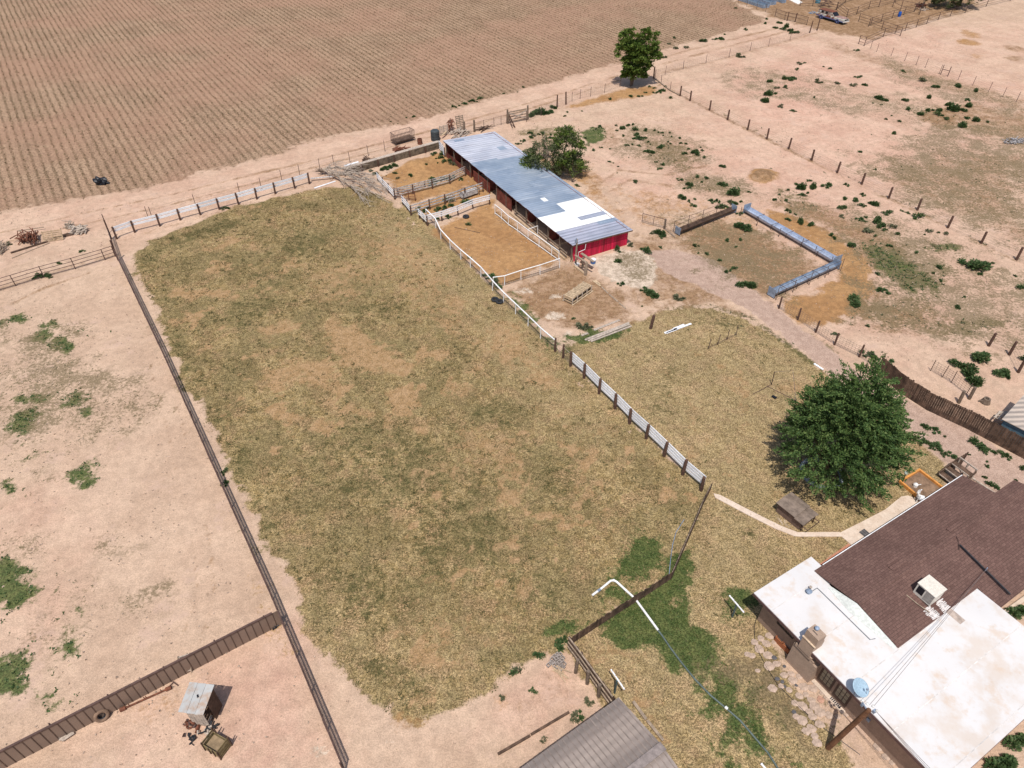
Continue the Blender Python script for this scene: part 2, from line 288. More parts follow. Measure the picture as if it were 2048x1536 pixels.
# channels: 0 dry grass, 1 green, 2 orange soil, 3 olive grass, 4 field, 5 gravel, 6 pale rubble, 7 weedy litter, 8 brown soil, 9 pinkish sand
PAINT = [
 (4, 1, 1.6, FIELD), (0, 1, 1.0, PAST), (0, .85, .8, strip([(800, 412), (850, 452), (905, 512), (985, 590)], 14)), (0, .9, .5, strip([(985, 590), (1110, 706), (1200, 800), (1300, 890), (1404, 990)], 12)), (0, .95, .8, LAWN), (11, 1, 1.5, LAWN), (11, .8, 3, [(690, 395), (800, 420), (985, 590), (1110, 706), (1300, 890), (1180, 900), (1000, 760), (860, 560)]), (11, .5, 3, [(480, 1000), (560, 1130), (640, 1290), (760, 1420), (900, 1430), (1000, 1370), (900, 1250), (700, 1230)]), (5, 1, .7, DRIVE), (8, .35, 1.5, YARD),
 (9, .8, 12, [(1150, 330), (1700, 60), (2100, 60), (2100, 760), (1700, 700), (1450, 420)]), (8, .3, 3, [(1230, 200), (1400, 230), (1500, 300), (1400, 290), (1280, 240)]), (9, 1, 8, [(1330, 170), (1640, 80), (1760, 140), (1700, 330), (1500, 250)]), (9, .55, 8, [(0, 420), (1600, 30), (1700, 60), (1200, 190), (300, 460), (0, 500)]),
 # orange and brown soil
 (2, 1, 1.0, strip([(1530, 428), (1600, 452), (1670, 494), (1716, 536), (1722, 572), (1690, 606), (1640, 628), (1590, 628)], [10, 16, 22, 26, 26, 24, 22, 18])), (2, .9, 1.6, [(1545, 432), (1600, 440), (1690, 500), (1745, 540), (1748, 582), (1710, 612), (1640, 655), (1590, 640), (1570, 612), (1680, 560), (1692, 530), (1600, 468)]),
 (2, .62, 1.2, [(868, 462), (985, 398), (1004, 425), (1122, 515), (1000, 572), (985, 572)]), (2, .75, 1.0, [(752, 352), (880, 306), (900, 310), (940, 355), (800, 388)]),
 (2, .7, .8, [(830, 408), (960, 362), (985, 372), (985, 390), (850, 436)]), (2, .7, .8, [(800, 388), (940, 345), (965, 362), (825, 408)]),
 (8, .75, 1.2, [(1005, 585), (1130, 528), (1185, 545), (1275, 595), (1262, 640), (1165, 668), (1110, 655)]), (8, .45, 1.0, [(1000, 420), (1150, 520), (1130, 530), (985, 440)]),
 (2, .6, .6, ell(1525, 353, 32, 16)), (8, .75, .5, ell(1525, 356, 28, 11)), (2, .35, 3, [(1180, 360), (1400, 400), (1470, 420), (1330, 460), (1270, 450)]), (8, .55, 2, [(1250, 450), (1340, 470), (1400, 520), (1500, 640), (1290, 590), (1260, 520)]),
 (2, .5, 2, [(1040, 300), (1180, 330), (1200, 370), (1260, 450), (1150, 370)]), (8, .5, 1.5, [(1040, 262), (1120, 270), (1150, 330), (1100, 360)]),
 (2, .55, 1, [(1130, 215), (1230, 180), (1320, 170), (1310, 190), (1180, 210)]), (8, .6, 1.2, [(1480, 440), (1640, 520), (1660, 545), (1540, 585), (1440, 560), (1350, 480)]),
 # bare orange and tan patches of the pasture
 (10, 0.92, 1.6, [(660, 640), (700, 655), (745, 680), (800, 720), (805, 745), (750, 735), (690, 705), (655, 690)]), (10, 0.69, 1.4, ell(640, 750, 34, 24, 20)), (10, 0.63, 1.2, ell(560, 745, 55, 16, -25)), (10, 0.86, 1.0, ell(805, 800, 26, 26, 40)),
 (10, 0.69, 1.0, ell(712, 822, 34, 10, 15)), (10, 0.52, 1.2, ell(560, 655, 45, 16, -10)), (10, 0.52, 2, ell(1010, 690, 50, 40, 30)), (10, 0.46, 2, ell(900, 640, 40, 60, 0)), (10, 0.40, 2, ell(940, 480, 30, 60, -35)), (10, 0.69, .8, ell(850, 860, 30, 10, 10)), (10, 0.57, 1, ell(1080, 760, 30, 18, 0)), (10, 0.57, 1, ell(985, 1010, 60, 14, -20)),
 (9, .5, .6, ell(1177, 1105, 9, 48, 14)), (10, 0.40, 3, ell(900, 1270, 120, 50, -10)), (9, .8, .4, ell(1225, 1137, 14, 10)), (10, 0.34, 4, ell(780, 530, 90, 60)),
 # olive grass of the pasture
 (3, .5, 4, [(660, 800), (760, 830), (960, 850), (1060, 900), (1010, 960), (900, 1030), (760, 1060), (640, 980), (600, 880)]), (3, .6, 2.5, [(272, 520), (310, 490), (330, 560), (380, 700), (450, 840), (560, 1060), (540, 1100), (440, 895), (340, 700)]),
 (3, .65, 1.5, ell(420, 460, 90, 14, -16)), (3, .55, 2, ell(930, 1090, 120, 80, -20)), (3, .55, 2, ell(740, 1190, 130, 70, 20)), (3, .5, 2, ell(1130, 960, 70, 50, 30)), (3, .6, 1.2, ell(790, 1360, 90, 40, 20)), (3, .35, 3, ell(600, 560, 160, 90, 0)), (3, .55, 1.2, ell(610, 490, 60, 30, -10)), (3, .5, 1.6, ell(760, 620, 80, 26, -14)), (3, .5, 1.5, ell(500, 620, 90, 30, -10)), (3, .55, .6, strip([(778, 408), (830, 455), (880, 495), (910, 525)], 4)), (3, .6, 1.5, ell(930, 1010, 120, 30, -10)), (3, .5, 1.4, ell(1080, 1180, 70, 60)), (3, .5, 1.2, ell(1000, 830, 60, 30)),
 (3, .8, .7, strip([(1330, 618), (1420, 610), (1500, 636), (1560, 678), (1620, 722), (1680, 768)], 6)), (3, .6, .8, strip([(1560, 636), (1620, 672), (1680, 712)], 6)), (3, .5, 2, ell(1440, 640, 80, 24, 20)), (3, .45, 2, ell(1330, 780, 50, 60, 30)), (3, .4, 2, ell(1470, 1050, 50, 40)), (3, .5, 1.5, ell(1720, 1020, 70, 30, -25)), (3, .5, 1.5, ell(1500, 1450, 90, 60, 40)),
 # green grass
 (1, .95, .9, [(1195, 1270), (1225, 1225), (1265, 1200), (1330, 1160), (1350, 1110), (1378, 1100), (1375, 1150), (1350, 1200), (1395, 1240), (1440, 1270), (1450, 1300), (1430, 1330), (1380, 1340), (1340, 1345), (1300, 1310), (1250, 1300)]),
 (1, 1, 1.4, [(1180, 1180), (1225, 1150), (1250, 1100), (1280, 1065), (1315, 1085), (1325, 1115), (1290, 1150), (1240, 1155)]), (1, .85, .8, [(1185, 1200), (1215, 1165), (1240, 1170), (1250, 1190), (1200, 1215)]), (1, .75, 1, ell(1130, 1255, 48, 20, -10)),
 (1, .85, 2.2, [(1380, 1400), (1450, 1370), (1500, 1400), (1560, 1450), (1600, 1540), (1450, 1545), (1420, 1480)]), (1, .65, 1, ell(1470, 1215, 26, 34, 40)), (1, .7, .8, ell(1765, 1440, 24, 70, -42)), (1, .6, .8, ell(1690, 1460, 18, 30, 40)),
 (1, .75, .8, [(1140, 675), (1180, 655), (1260, 660), (1240, 680), (1170, 690)]), (1, .5, .6, ell(1050, 620, 14, 50, -40)), (1, .5, 1.2, ell(1110, 690, 30, 22, 30)), (1, .7, 1, ell(1188, 270, 26, 18)),
 (1, .95, 2, [(1730, 490), (1790, 500), (1830, 530), (1870, 560), (1850, 600), (1800, 590), (1760, 540)]), (3, .8, 2, [(1715, 490), (1800, 490), (1890, 560), (1850, 610), (1780, 580), (1720, 520)]), (3, .7, 1.2, [(1700, 625), (1740, 620), (1830, 635), (1840, 655), (1790, 655), (1730, 645)]), (3, .6, 1, ell(1890, 535, 44, 16, 8)), (3, .7, 1, ell(1885, 495, 44, 14, 0)), (1, .7, 1, ell(1885, 495, 34, 10, 0)), (3, .7, 1, ell(1970, 645, 60, 14, 0)), (3, .6, .8, ell(1900, 660, 50, 14, 10)),
 (3, .55, 1.5, ell(1340, 310, 60, 24, 15)), (3, .5, 1.5, ell(1420, 370, 60, 14, 10)), (3, .5, 1.2, ell(1590, 400, 60, 24, 20)), (3, .5, 1.2, ell(1870, 232, 60, 18, 10)), (8, .6, 2.5, ell(2040, 250, 50, 34, 10)), (3, .6, 1, ell(1090, 265, 60, 12, 0)),
 (1, .8, 1.2, ell(45, 850, 28, 26, -20)), (1, .8, 1.2, ell(38, 885, 16, 10)), (1, .8, 1.2, ell(152, 801, 20, 9, -10)), (1, .8, 1.2, ell(170, 828, 18, 10, -20)), (1, .8, 1.6, ell(60, 910, 22, 22, -30)), (1, .8, 1.2, ell(168, 952, 22, 22, 30)), (1, .8, 1.2, ell(130, 690, 22, 20, 20)), (1, .8, 1.2, ell(72, 796, 14, 6)), (1, .8, 1.2, ell(40, 798, 10, 10)), (1, .8, 1.6, ell(20, 1170, 48, 60, 20)), (1, .8, 1.2, ell(8, 1350, 34, 40)), (1, .8, 1.2, ell(40, 1330, 16, 14)), (1, .8, 1.2, ell(108, 1395, 22, 14, 20)), (1, .8, 1.2, ell(165, 1232, 16, 17)), (1, .8, 1.2, ell(140, 1252, 14, 9, -30)), (1, .8, 1.2, ell(145, 1298, 30, 24, -30)), (1, .8, 1.2, ell(112, 1335, 14, 18, 40)), (1, .8, 1.2, ell(15, 975, 12, 22)), (1, .8, 1.2, ell(40, 640, 28, 12, -10)), (1, .8, 1.2, ell(85, 660, 20, 22)),
 # weedy litter on sand
 (7, .8, 4, [(0, 640), (60, 640), (140, 700), (250, 750), (290, 800), (240, 850), (130, 870), (60, 940), (0, 900)]), (7, .6, 2, ell(270, 790, 40, 60, -30)), (7, .5, 3, ell(150, 1240, 90, 60, -30)), (7, .5, 2, ell(300, 1200, 60, 30, -40)), (7, .5, 2, ell(60, 1090, 60, 40)), (7, .6, 1.5, ell(150, 660, 40, 20)), (7, .5, 2, ell(230, 1090, 50, 30)),
 (7, .8, 5, [(1720, 330), (1830, 280), (1960, 250), (2100, 260), (2100, 470), (1960, 430), (1830, 380)]), (3, .35, 5, [(1740, 330), (1900, 290), (2100, 330), (2100, 470), (1900, 420)]), (7, .7, 4, [(1560, 400), (1700, 400), (1850, 450), (2030, 560), (2048, 640), (1900, 660), (1720, 640), (1680, 480)]), (7, .6, 3, [(1430, 130), (1600, 140), (1720, 180), (1880, 200), (1830, 260), (1600, 210), (1450, 190)]), (8, .5, 1.4, strip([(1650, 85), (1760, 125), (1900, 170), (2060, 215)], [8, 10, 14, 16])), (7, .7, 2, strip([(1760, 130), (1900, 180), (2060, 230)], 22)),
 (3, .3, .8, strip([(1310, 165), (1400, 205), (1500, 258), (1600, 308), (1730, 370), (1850, 430), (2060, 532)], 4)), (8, .62, .5, strip([(1310, 165), (1400, 210), (1500, 262), (1600, 312), (1730, 376), (1850, 432), (2060, 535)], 3)), (8, .45, .6, strip([(0, 577), (120, 540), (240, 505)], 5)), (8, .4, .6, strip([(225, 485), (420, 430), (620, 368)], 5)), (8, .5, .6, strip([(1310, 148), (1420, 125), (1500, 103), (1640, 64)], 3)),
 (6, .9, .9, [(1178, 520), (1240, 496), (1300, 512), (1312, 540), (1306, 580), (1250, 575), (1215, 560), (1190, 545)]), (7, .8, 1, [(1235, 505), (1300, 510), (1310, 560), (1250, 570)]), (6, .6, .5, ell(1050, 582, 26, 8)), (6, .55, .5, ell(1110, 594, 14, 6)), (6, .6, .5, ell(1115, 634, 26, 9)), (6, .55, .5, ell(1140, 664, 18, 8)), (6, .4, 1, ell(1100, 1345, 12, 10)),
 (6, .5, 1, ell(1595, 1045, 40, 12)), (9, .5, 1.5, ell(1450, 560, 40, 30)), (2, .3, 1.5, ell(1480, 450, 60, 40)), (7, .7, 2, ell(1480, 500, 120, 50, 15)),
 (8, .8, 2.2, [(1335, 440), (1480, 440), (1545, 470), (1650, 545), (1535, 600), (1440, 560), (1350, 500)]), (8, .7, 2.5, [(1500, 395), (1640, 400), (1760, 450), (1850, 520), (1740, 540), (1680, 490), (1600, 440)]), (8, .75, 3, [(1250, 470), (1330, 480), (1420, 575), (1530, 640), (1430, 622), (1330, 622), (1270, 640), (1240, 570), (1310, 560)]), (7, .9, 4, [(1330, 420), (1480, 440), (1640, 530), (1540, 590), (1400, 540)]),
 (3, .7, 2.5, [(1700, 470), (1850, 540), (1880, 600), (1860, 650), (1720, 650), (1690, 620), (1790, 600), (1730, 530)]), (8, .6, 3, [(1720, 560), (1880, 600), (1900, 680), (1760, 680), (1690, 640)]), (7, 1, 5, [(1680, 440), (1900, 480), (2100, 590), (2100, 690), (1900, 700), (1740, 660)]),
 (8, .55, 5, [(1720, 340), (1880, 300), (2100, 300), (2100, 520), (1980, 470), (1850, 410)]), (7, 1, 5, [(1700, 320), (1880, 250), (2100, 250), (2100, 520), (1960, 460), (1830, 400)]), (8, .6, 2, ell(1985, 245, 120, 34, 12)), (8, .7, 1.5, ell(1885, 238, 50, 22, 10)), (3, .6, 1.5, ell(1885, 232, 50, 18, 10)),
 (7, .9, 3, ell(1330, 300, 90, 46, 18)), (8, .5, 2, ell(1345, 310, 60, 26, 18)), (7, .9, 3, ell(1440, 372, 90, 24, 14)), (8, .45, 2, ell(1420, 375, 60, 16, 10)), (8, .5, 1.2, [(1190, 245), (1240, 260), (1250, 290), (1200, 300)]), (8, .5, 3, [(1260, 450), (1190, 380), (1160, 350), (1175, 330), (1230, 400), (1290, 460)]), (9, 1, 5, [(1200, 350), (1330, 370), (1400, 410), (1290, 430)]),
 (6, .8, .6, ell(640, 1500, 22, 18)), (6, .5, .6, ell(770, 1480, 30, 14)), (2, .5, 1.5, ell(1085, 600, 50, 30)), (3, .6, .7, [(1140, 675), (1110, 690), (1120, 715), (1170, 700)]), (10, .4, 2.5, ell(940, 470, 30, 70, -38)), (10, .45, 2.5, ell(1060, 720, 80, 30, 42)), (10, .4, 2.5, ell(850, 560, 60, 90, -20)), (10, .42, 3, ell(680, 560, 60, 50, 0)), (10, .4, 2, ell(960, 900, 60, 40, 20)), (10, .4, 2, ell(540, 1230, 20, 90, -25)), (10, .35, 3, ell(1150, 860, 70, 40, 40)),
 (8, .62, .35, strip([(-20, 470), (160, 428), (330, 392), (520, 346), (640, 318), (860, 262), (1010, 220), (1130, 185), (1240, 150)], 2)), (8, .62, .35, strip([(-20, 492), (160, 450), (330, 412), (520, 364), (640, 332), (860, 274), (1010, 232), (1130, 196), (1240, 160)], 2)), (8, .62, .5, strip([(1320, 130), (1440, 97), (1560, 66), (1620, 50)], 2)), (8, .62, .5, strip([(1320, 116), (1440, 84), (1560, 55)], 2)),
 (8, .62, .3, strip([(330, 720), (360, 830), (390, 960), (420, 1090), (430, 1200), (400, 1290)], 2)), (8, .62, .3, strip([(300, 730), (330, 840), (360, 970), (388, 1090), (395, 1190), (360, 1280)], 2)), (8, .62, .25, strip([(70, 1210), (65, 1260), (80, 1310), (120, 1350)], 2)), (8, .62, .25, strip([(20, 610), (90, 575), (180, 545)], 3)), (8, .62, .4, strip([(1330, 520), (1430, 545), (1520, 605), (1620, 680), (1700, 745)], 2)), (8, .62, .4, strip([(1180, 380), (1240, 340), (1330, 350), (1420, 330)], 3)), (8, .62, .4, strip([(1190, 400), (1260, 360), (1340, 372), (1440, 345)], 3)), (8, .4, .3, strip([(800, 470), (812, 520), (806, 560), (815, 600), (840, 640)], 2)),
 # the corrals at the top right
 (8, .9, 2.5, [(1470, 5), (1560, -25), (1960, -25), (1930, 22), (1800, 62), (1730, 80), (1640, 60), (1560, 40)]), (3, .85, 2, ell(1830, 10, 60, 14)), (3, .8, 1.5, ell(1700, 5, 50, 8)), (3, .7, 1.5, ell(1780, 45, 50, 8)), (9, .9, 1, ell(1770, 20, 40, 6)), (3, .7, 2, [(1600, 20), (1700, 0), (1900, -20), (1960, 10), (1800, 45), (1720, 70), (1640, 60)]), (8, .5, 2, [(1480, 10), (1640, -20), (1760, -20), (1640, 50)]), (2, .4, 1.5, ell(1740, 35, 24, 8)), (2, .45, 1.2, ell(1940, 68, 26, 7, 12)), (2, .4, 1.2, ell(1955, 112, 16, 7)), (8, .6, 1.2, ell(2030, 97, 24, 7, 8)), (8, .65, 1.2, ell(2030, 117, 26, 6, 4)), (2, .5, 1, ell(1935, 85, 26, 7, 10)), (8, .7, 1, strip([(1655, 55), (1700, 68)], 9)), (8, .5, 1.5, [(1830, 20), (2000, 0), (1930, 30), (1790, 60)]),
 (9, .9, 3, [(480, 1330), (560, 1250), (620, 1370), (680, 1500), (600, 1540), (300, 1540)]), (9, .5, 4, ell(100, 1050, 90, 60)), (9, .6, 3, ell(310, 1490, 110, 40)), (9, .5, 3, ell(60, 1230, 60, 70)), (2, .3, 2, ell(320, 1420, 60, 18, -25)),
 (8, .35, 1.2, [(1040, 1345), (1110, 1290), (1200, 1400), (1010, 1520), (980, 1500)]), (9, .7, 1.5, [(1040, 1350), (1130, 1310), (1190, 1410), (1060, 1490), (960, 1460)]), (8, .5, 3, [(1450, 1280), (1540, 1290), (1640, 1440), (1600, 1480), (1500, 1370)]), (7, .8, 2, [(1420, 1330), (1560, 1330), (1650, 1450), (1600, 1500), (1480, 1400)]), (10, .35, 2, ell(1320, 1440, 50, 50)), (10, .35, 2, ell(1230, 1340, 50, 30, 30)), (2, .4, 1, [(660, 1370), (760, 1425), (900, 1440), (1000, 1385), (1050, 1350), (1000, 1420), (800, 1460)]),
]
NCH = 12
def paint(x, y):
    w = np.zeros((NCH, len(x))); BOOST = {2: 1.15, 8: 1.0, 7: 1.0, 1: 1.2, 3: .92}
    wob = .55*fbm(x, y, .35, 4, 3)+.45*fbm(x, y, 1.4, 3, 12)-.5
    for ch, st, fe, poly in PAINT:
        g = gpoly(poly); a = np.array(g); m = fe*1.6+.5
        k = (x > a[:, 0].min()-m) & (x < a[:, 0].max()+m) & (y > a[:, 1].min()-m) & (y < a[:, 1].max()+m)
        if not k.any(): continue
        d = sdist(x[k], y[k], g)+wob[k]*fe*3.0
        w[ch][k] = np.maximum(w[ch][k], min(1, st*BOOST.get(ch, 1))*sst(.5+d/(2*fe)))
    sp = sst((.55*fbm(x, y, .42, 4, 61)+.45*fbm(x, y, 1.1, 3, 62)-.545)/.06)*sst(fbm(x, y, .07, 3, 63)*3.2-1.2); w[10] = np.maximum(w[10], .66*sp*(1-.45*w[11])*(w[0] > .85)*(1-w[3])*(1-w[1]))
    return w
def zone(x, y):
    z = np.zeros(len(x), int)
    for i, poly in enumerate((FIELD, TRACK, PAST, LAWN, DRIVE)):
        g = gpoly(poly); z[(z == 0) & (sdist(x, y, g) > 0)] = i+1
    return z
def ground_material():
    t = T('ground_surface'); o = t.nt.nodes
    A = []
    for nm in 'ABC':
        a = t.n('Attribute'); a.attribute_name = 'paint'+nm; sp = t.n('SeparateColor'); t.nt.links.new(a.outputs['Color'], sp.inputs[0]); A += [sp.outputs[0], sp.outputs[1], sp.outputs[2], a.outputs['Alpha']]
    fine = t.noise(8, 3, .75); mid = t.noise(1.6, 5, .65); big = t.noise(.22, 5, .6); huge = t.noise(.05, 3, .5); grit = t.noise(16, 2, .8); tuft = t.noise(3.6, 4, .78); patchy = t.noise(.55, 5, .7)
    con = lambda v, a, b, w=.12: t.ss(v, .5-w, .5+w, a, b)
    rag = t.math('ADD', t.math('MULTIPLY', mid, .6), t.math('MULTIPLY', fine, .5))
    clump = t.math('ADD', t.math('MULTIPLY', t.noise(.85, 5, .72, dist=.5), .55), t.math('MULTIPLY', tuft, .45))
    def mask(w, lo=.30, hi=.62, k=.75, src=None): return t.ss(t.math('ADD', w, t.math('MULTIPLY', t.math('SUBTRACT', src or rag, .55 if src is None else .5), k)), lo, hi)
    streak = t.noise(.5, 4, .6, vec=t.map(rot=R(-31), sc=(.10, 1.6, 1)))
    streak2 = t.noise(.9, 4, .6, vec=t.map(rot=R(57), sc=(.12, 1.3, 1)))
    track = t.noise(.35, 5, .7, vec=t.map(rot=R(62), sc=(.10, 1.5, 1)), dist=.8)
    sand = t.mix(con(big, 0, 1), (.485, .337, .24), (.545, .388, .28))
    sand = t.mix(t.math('MULTIPLY', A[9], t.ss(huge, .3, .6, .55, 1)), sand, t.mix(con(big, 0, 1), (.53, .325, .24), (.60, .398, .298)))
    sand = t.mul(sand, con(mid, .91, 1.06)); sand = t.mul(sand, con(fine, .90, 1.08)); sand = t.mul(sand, con(grit, .93, 1.06))
    sand = t.mix(t.ss(patchy, .56, .70, 0, .2), sand, (.42, .28, .19)); sand = t.mix(t.ss(t.noise(5, 4, .85), .58, .68, 0, .36), sand, (.32, .22, .15))
    sand = t.mul(sand, con(streak, .97, 1.02)); sand = t.mul(sand, con(track, .965, 1.025)); sand = t.mix(t.ss(t.noise(.3, 4, .7), .56, .66, 0, .45), sand, (.53, .37, .29))
    # field: broken rows of stubble on sandy ridges
    v = t.map(rot=R(57), sc=(1, 1, 1)); sx = t.n('SeparateXYZ'); t.nt.links.new(v, sx.inputs[0])
    wv = t.math('SINE', t.math('MULTIPLY', t.math('ADD', sx.outputs[1], t.math('MULTIPLY', t.noise(.25, 2), .5)), 2*math.pi/1.0))
    wv2 = t.math('SINE', t.math('MULTIPLY', t.math('ADD', sx.outputs[1], t.math('MULTIPLY', huge, 3)), 2*math.pi/7.6))
    fc = t.mix(con(big, 0, 1), (.295, .192, .125), (.345, .232, .153)); fc = t.mul(fc, con(t.noise(3.2, 3, .8), .72, 1.26, .07)); fc = t.mul(fc, con(fine, .82, 1.18)); fc = t.mix(t.ss(t.noise(2.4, 2, .9), .57, .63, 0, .55), fc, (.13, .095, .055)); fc = t.mix(t.ss(t.noise(2.0, 2, .9), .60, .66, 0, .5), fc, (.47, .32, .22))
    rowm = t.ss(t.math('ADD', t.math('MULTIPLY', wv, .55), t.math('MULTIPLY', t.math('SUBTRACT', t.noise(2.6, 4, .8), .5), 1.3)), -.05, .6)
    fc = t.mix(t.math('MULTIPLY', rowm, t.ss(t.noise(3, 3, .85), .44, .56, .35, .95)), fc, (.155, .104, .062))
    fc = t.mul(fc, t.ss(wv2, -1, 1, .96, 1.03)); fc = t.mix(con(huge, 0, .45), fc, (.36, .205, .14)); fc = t.mix(t.ss(patchy, .55, .66, 0, .35), fc, (.42, .29, .19))
    c = t.mix(mask(A[4], .25, .7, 1.6, clump), sand, fc)
    og = t.mix(con(big, 0, 1), (.385, .22, .10), (.33, .18, .08)); og = t.mul(og, con(mid, .86, 1.12)); og = t.mul(og, con(fine, .88, 1.12)); og = t.mix(t.ss(patchy, .54, .66, 0, .4), og, (.26, .15, .075))
    br = t.mix(con(mid, 0, 1), (.225, .13, .07), (.32, .20, .115)); br = t.mul(br, con(fine, .8, 1.18)); br = t.mix(t.ss(tuft, .53, .63, 0, .5), br, (.15, .115, .06)); br = t.mix(t.ss(patchy, .50, .62, 0, .55), br, (.42, .27, .17))
    # dry grass: straw, soil showing through, olive tufts
    g1 = t.mix(con(mid, 0, 1), (.285, .20, .088), (.405, .295, .15)); g1 = t.mix(t.ss(patchy, .47, .60, 0, .75), g1, t.mix(con(fine, 0, 1), (.30, .19, .095), (.41, .265, .15)))
    dry = t.math('MULTIPLY_ADD', A[11], -.55, 1.0); g1 = t.mix(t.math('MULTIPLY', con(big, 0, .7), dry), g1, (.215, .168, .078)); g1 = t.mix(t.math('MULTIPLY', t.ss(clump, .50, .60, 0, .55), dry), g1, (.135, .112, .05)); g1 = t.mix(t.math('MULTIPLY', t.ss(tuft, .52, .62, 0, .6), dry), g1, (.12, .098, .044)); g1 = t.mix(t.math('MULTIPLY', A[11], .25), g1, (.43, .325, .19))
    g1 = t.mul(g1, con(fine, .60, 1.26)); g1 = t.mul(g1, con(t.noise(2.6, 3, .8), .86, 1.12, .08)); g1 = t.mul(g1, con(grit, .78, 1.22)); g1 = t.mul(g1, con(streak2, .93, 1.06))
    c = t.mix(mask(A[0], .30, .62, 1.6, clump), c, g1)
    ol = t.mix(con(mid, 0, 1), (.085, .080, .032), (.15, .12, .05)); ol = t.mul(ol, con(fine, .62, 1.4))
    c = t.mix(t.math('MULTIPLY', mask(A[3], .30, .66, 2.8, clump), .85), c, ol)
    tn = t.mix(con(mid, 0, 1), (.345, .215, .105), (.43, .275, .15)); tn = t.mul(tn, con(fine, .78, 1.18)); tn = t.mix(t.ss(tuft, .54, .62, 0, .5), tn, (.19, .145, .07)); c = t.mix(t.math('MULTIPLY', mask(A[10], .26, .50, 2.2, clump), .95), c, tn)
    c = t.mix(mask(A[2], .22, .62, 1.5, clump), c, og); c = t.mix(mask(A[8], .24, .80, 1.8, clump), c, br)
    gv = t.mix(con(mid, 0, 1), (.385, .265, .205), (.46, .325, .255)); gv = t.mul(gv, con(fine, .85, 1.12)); gv = t.mul(gv, con(grit, .88, 1.1)); gv = t.mul(gv, con(track, .95, 1.04))
    c = t.mix(mask(A[5], .32, .62, .8, clump), c, gv)
    pl = t.mix(con(mid, 0, 1), (.42, .33, .25), (.62, .50, .39)); pl = t.mul(pl, con(fine, .8, 1.15))
    c = t.mix(mask(A[6], .38, .66, 2.2, clump), c, pl)
    gr = t.mix(con(mid, 0, 1), (.048, .078, .022), (.10, .118, .038)); gr = t.mul(gr, con(fine, .55, 1.4))
    c = t.mix(t.math('MULTIPLY', mask(A[1], .34, .70, 2.6, clump), .95), c, gr)
    lit = t.math('MULTIPLY', t.ss(t.math('ADD', t.math('ADD', t.math('MULTIPLY', tuft, .55), t.math('MULTIPLY', patchy, .35)), t.math('ADD', t.math('MULTIPLY', big, .3), t.math('MULTIPLY', A[7], .10))), .615, .72), t.ss(A[7], .05, .5))
    c = t.mix(t.math('MULTIPLY', lit, .8), c, t.mix(con(fine, 0, 1), (.115, .09, .045), (.22, .165, .095)))
    dk = t.ss(t.noise(2.3, 2, .9), .66, .72, 0, .45); c = t.mix(dk, c, (.17, .115, .075))
    h = t.math('ADD', t.math('MULTIPLY', mid, .6), t.math('MULTIPLY', fine, .5)); h = t.math('ADD', h, t.math('MULTIPLY', t.math('MULTIPLY', wv, A[4]), .12))
    h = t.math('ADD', h, t.math('MULTIPLY', t.math('MULTIPLY', t.noise(14, 3), A[0]), .9))
    return t.out(c, .95, h, .10, .8, spec=.1)
gm = ground_material()
def build_ground():
    bands = [(4, 60, .28, 78), (60, 112, .42, 118), (112, 236, .8, 190)]
    names = ['ground', 'crop_field', 'dirt_track', 'pasture_ground', 'yard_ground', 'gravel_drive']
    VV, FF, n0 = [], [], 0
    for y0, y1, s, xm in bands:
        ny = int(round((y1-y0)/s)); nx = int(round(2*xm/s)); X, Y = np.meshgrid(np.linspace(-xm, xm, nx+1), np.linspace(y0, y1, ny+1))
        VV.append(np.stack([X.ravel(), Y.ravel()], 1)); i = np.arange(ny*(nx+1)).reshape(ny, nx+1)[:, :-1].ravel()+n0
        FF.append(np.stack([i, i+1, i+nx+2, i+nx+1], 1)); n0 += (nx+1)*(ny+1)
    V = np.concatenate(VV); F = np.concatenate(FF); w = paint(V[:, 0], V[:, 1])
    z = np.zeros(len(V))
    for cx, cy, r, h in ((1525, 353, 3.0, .7), (830, 330, 3.0, .45)):
        p = P(cx, cy); d = np.hypot(V[:, 0]-p.x, V[:, 1]-p.y); z += h*sst(1-d/r)
    cen = V[F].mean(1); zn = zone(cen[:, 0], cen[:, 1])
    for k, nm in enumerate(names):
        f = F[zn == k]
        if not len(f): continue
        u, inv = np.unique(f, return_inverse=True); nf = len(f)
        me = bpy.data.meshes.new(nm); me.vertices.add(len(u)); co = np.column_stack([V[u], z[u]]); me.vertices.foreach_set('co', co.astype(np.float32).ravel())
        me.loops.add(4*nf); me.loops.foreach_set('vertex_index', inv.astype(np.int32).ravel()); me.polygons.add(nf)
        me.polygons.foreach_set('loop_start', np.arange(0, 4*nf, 4, dtype=np.int32)); me.polygons.foreach_set('loop_total', np.full(nf, 4, np.int32))
        me.polygons.foreach_set('use_smooth', np.ones(nf, bool)); me.update(calc_edges=True)
        ww = w[:, u]
        for j, an in enumerate('ABC'):
            a = me.attributes.new('paint'+an, 'FLOAT_COLOR', 'POINT'); a.data.foreach_set('color', ww[4*j:4*j+4].T.astype(np.float32).ravel())
        me.materials.append(gm); tag(link(nm, me), kind='structure')
    b = MB(); b.add([(-1500, -600, -.3), (1500, -600, -.3), (1500, 2200, -.3), (-1500, 2200, -.3)], [(0, 1, 2, 3)])
    t = T('far_sand'); m = t.out(t.mix(t.noise(.05, 5), (.45, .32, .22), (.55, .39, .27)), .95)
    tag(b.build('desert_ground', m, loc=(0, 0, 0)), kind='structure')
build_ground()

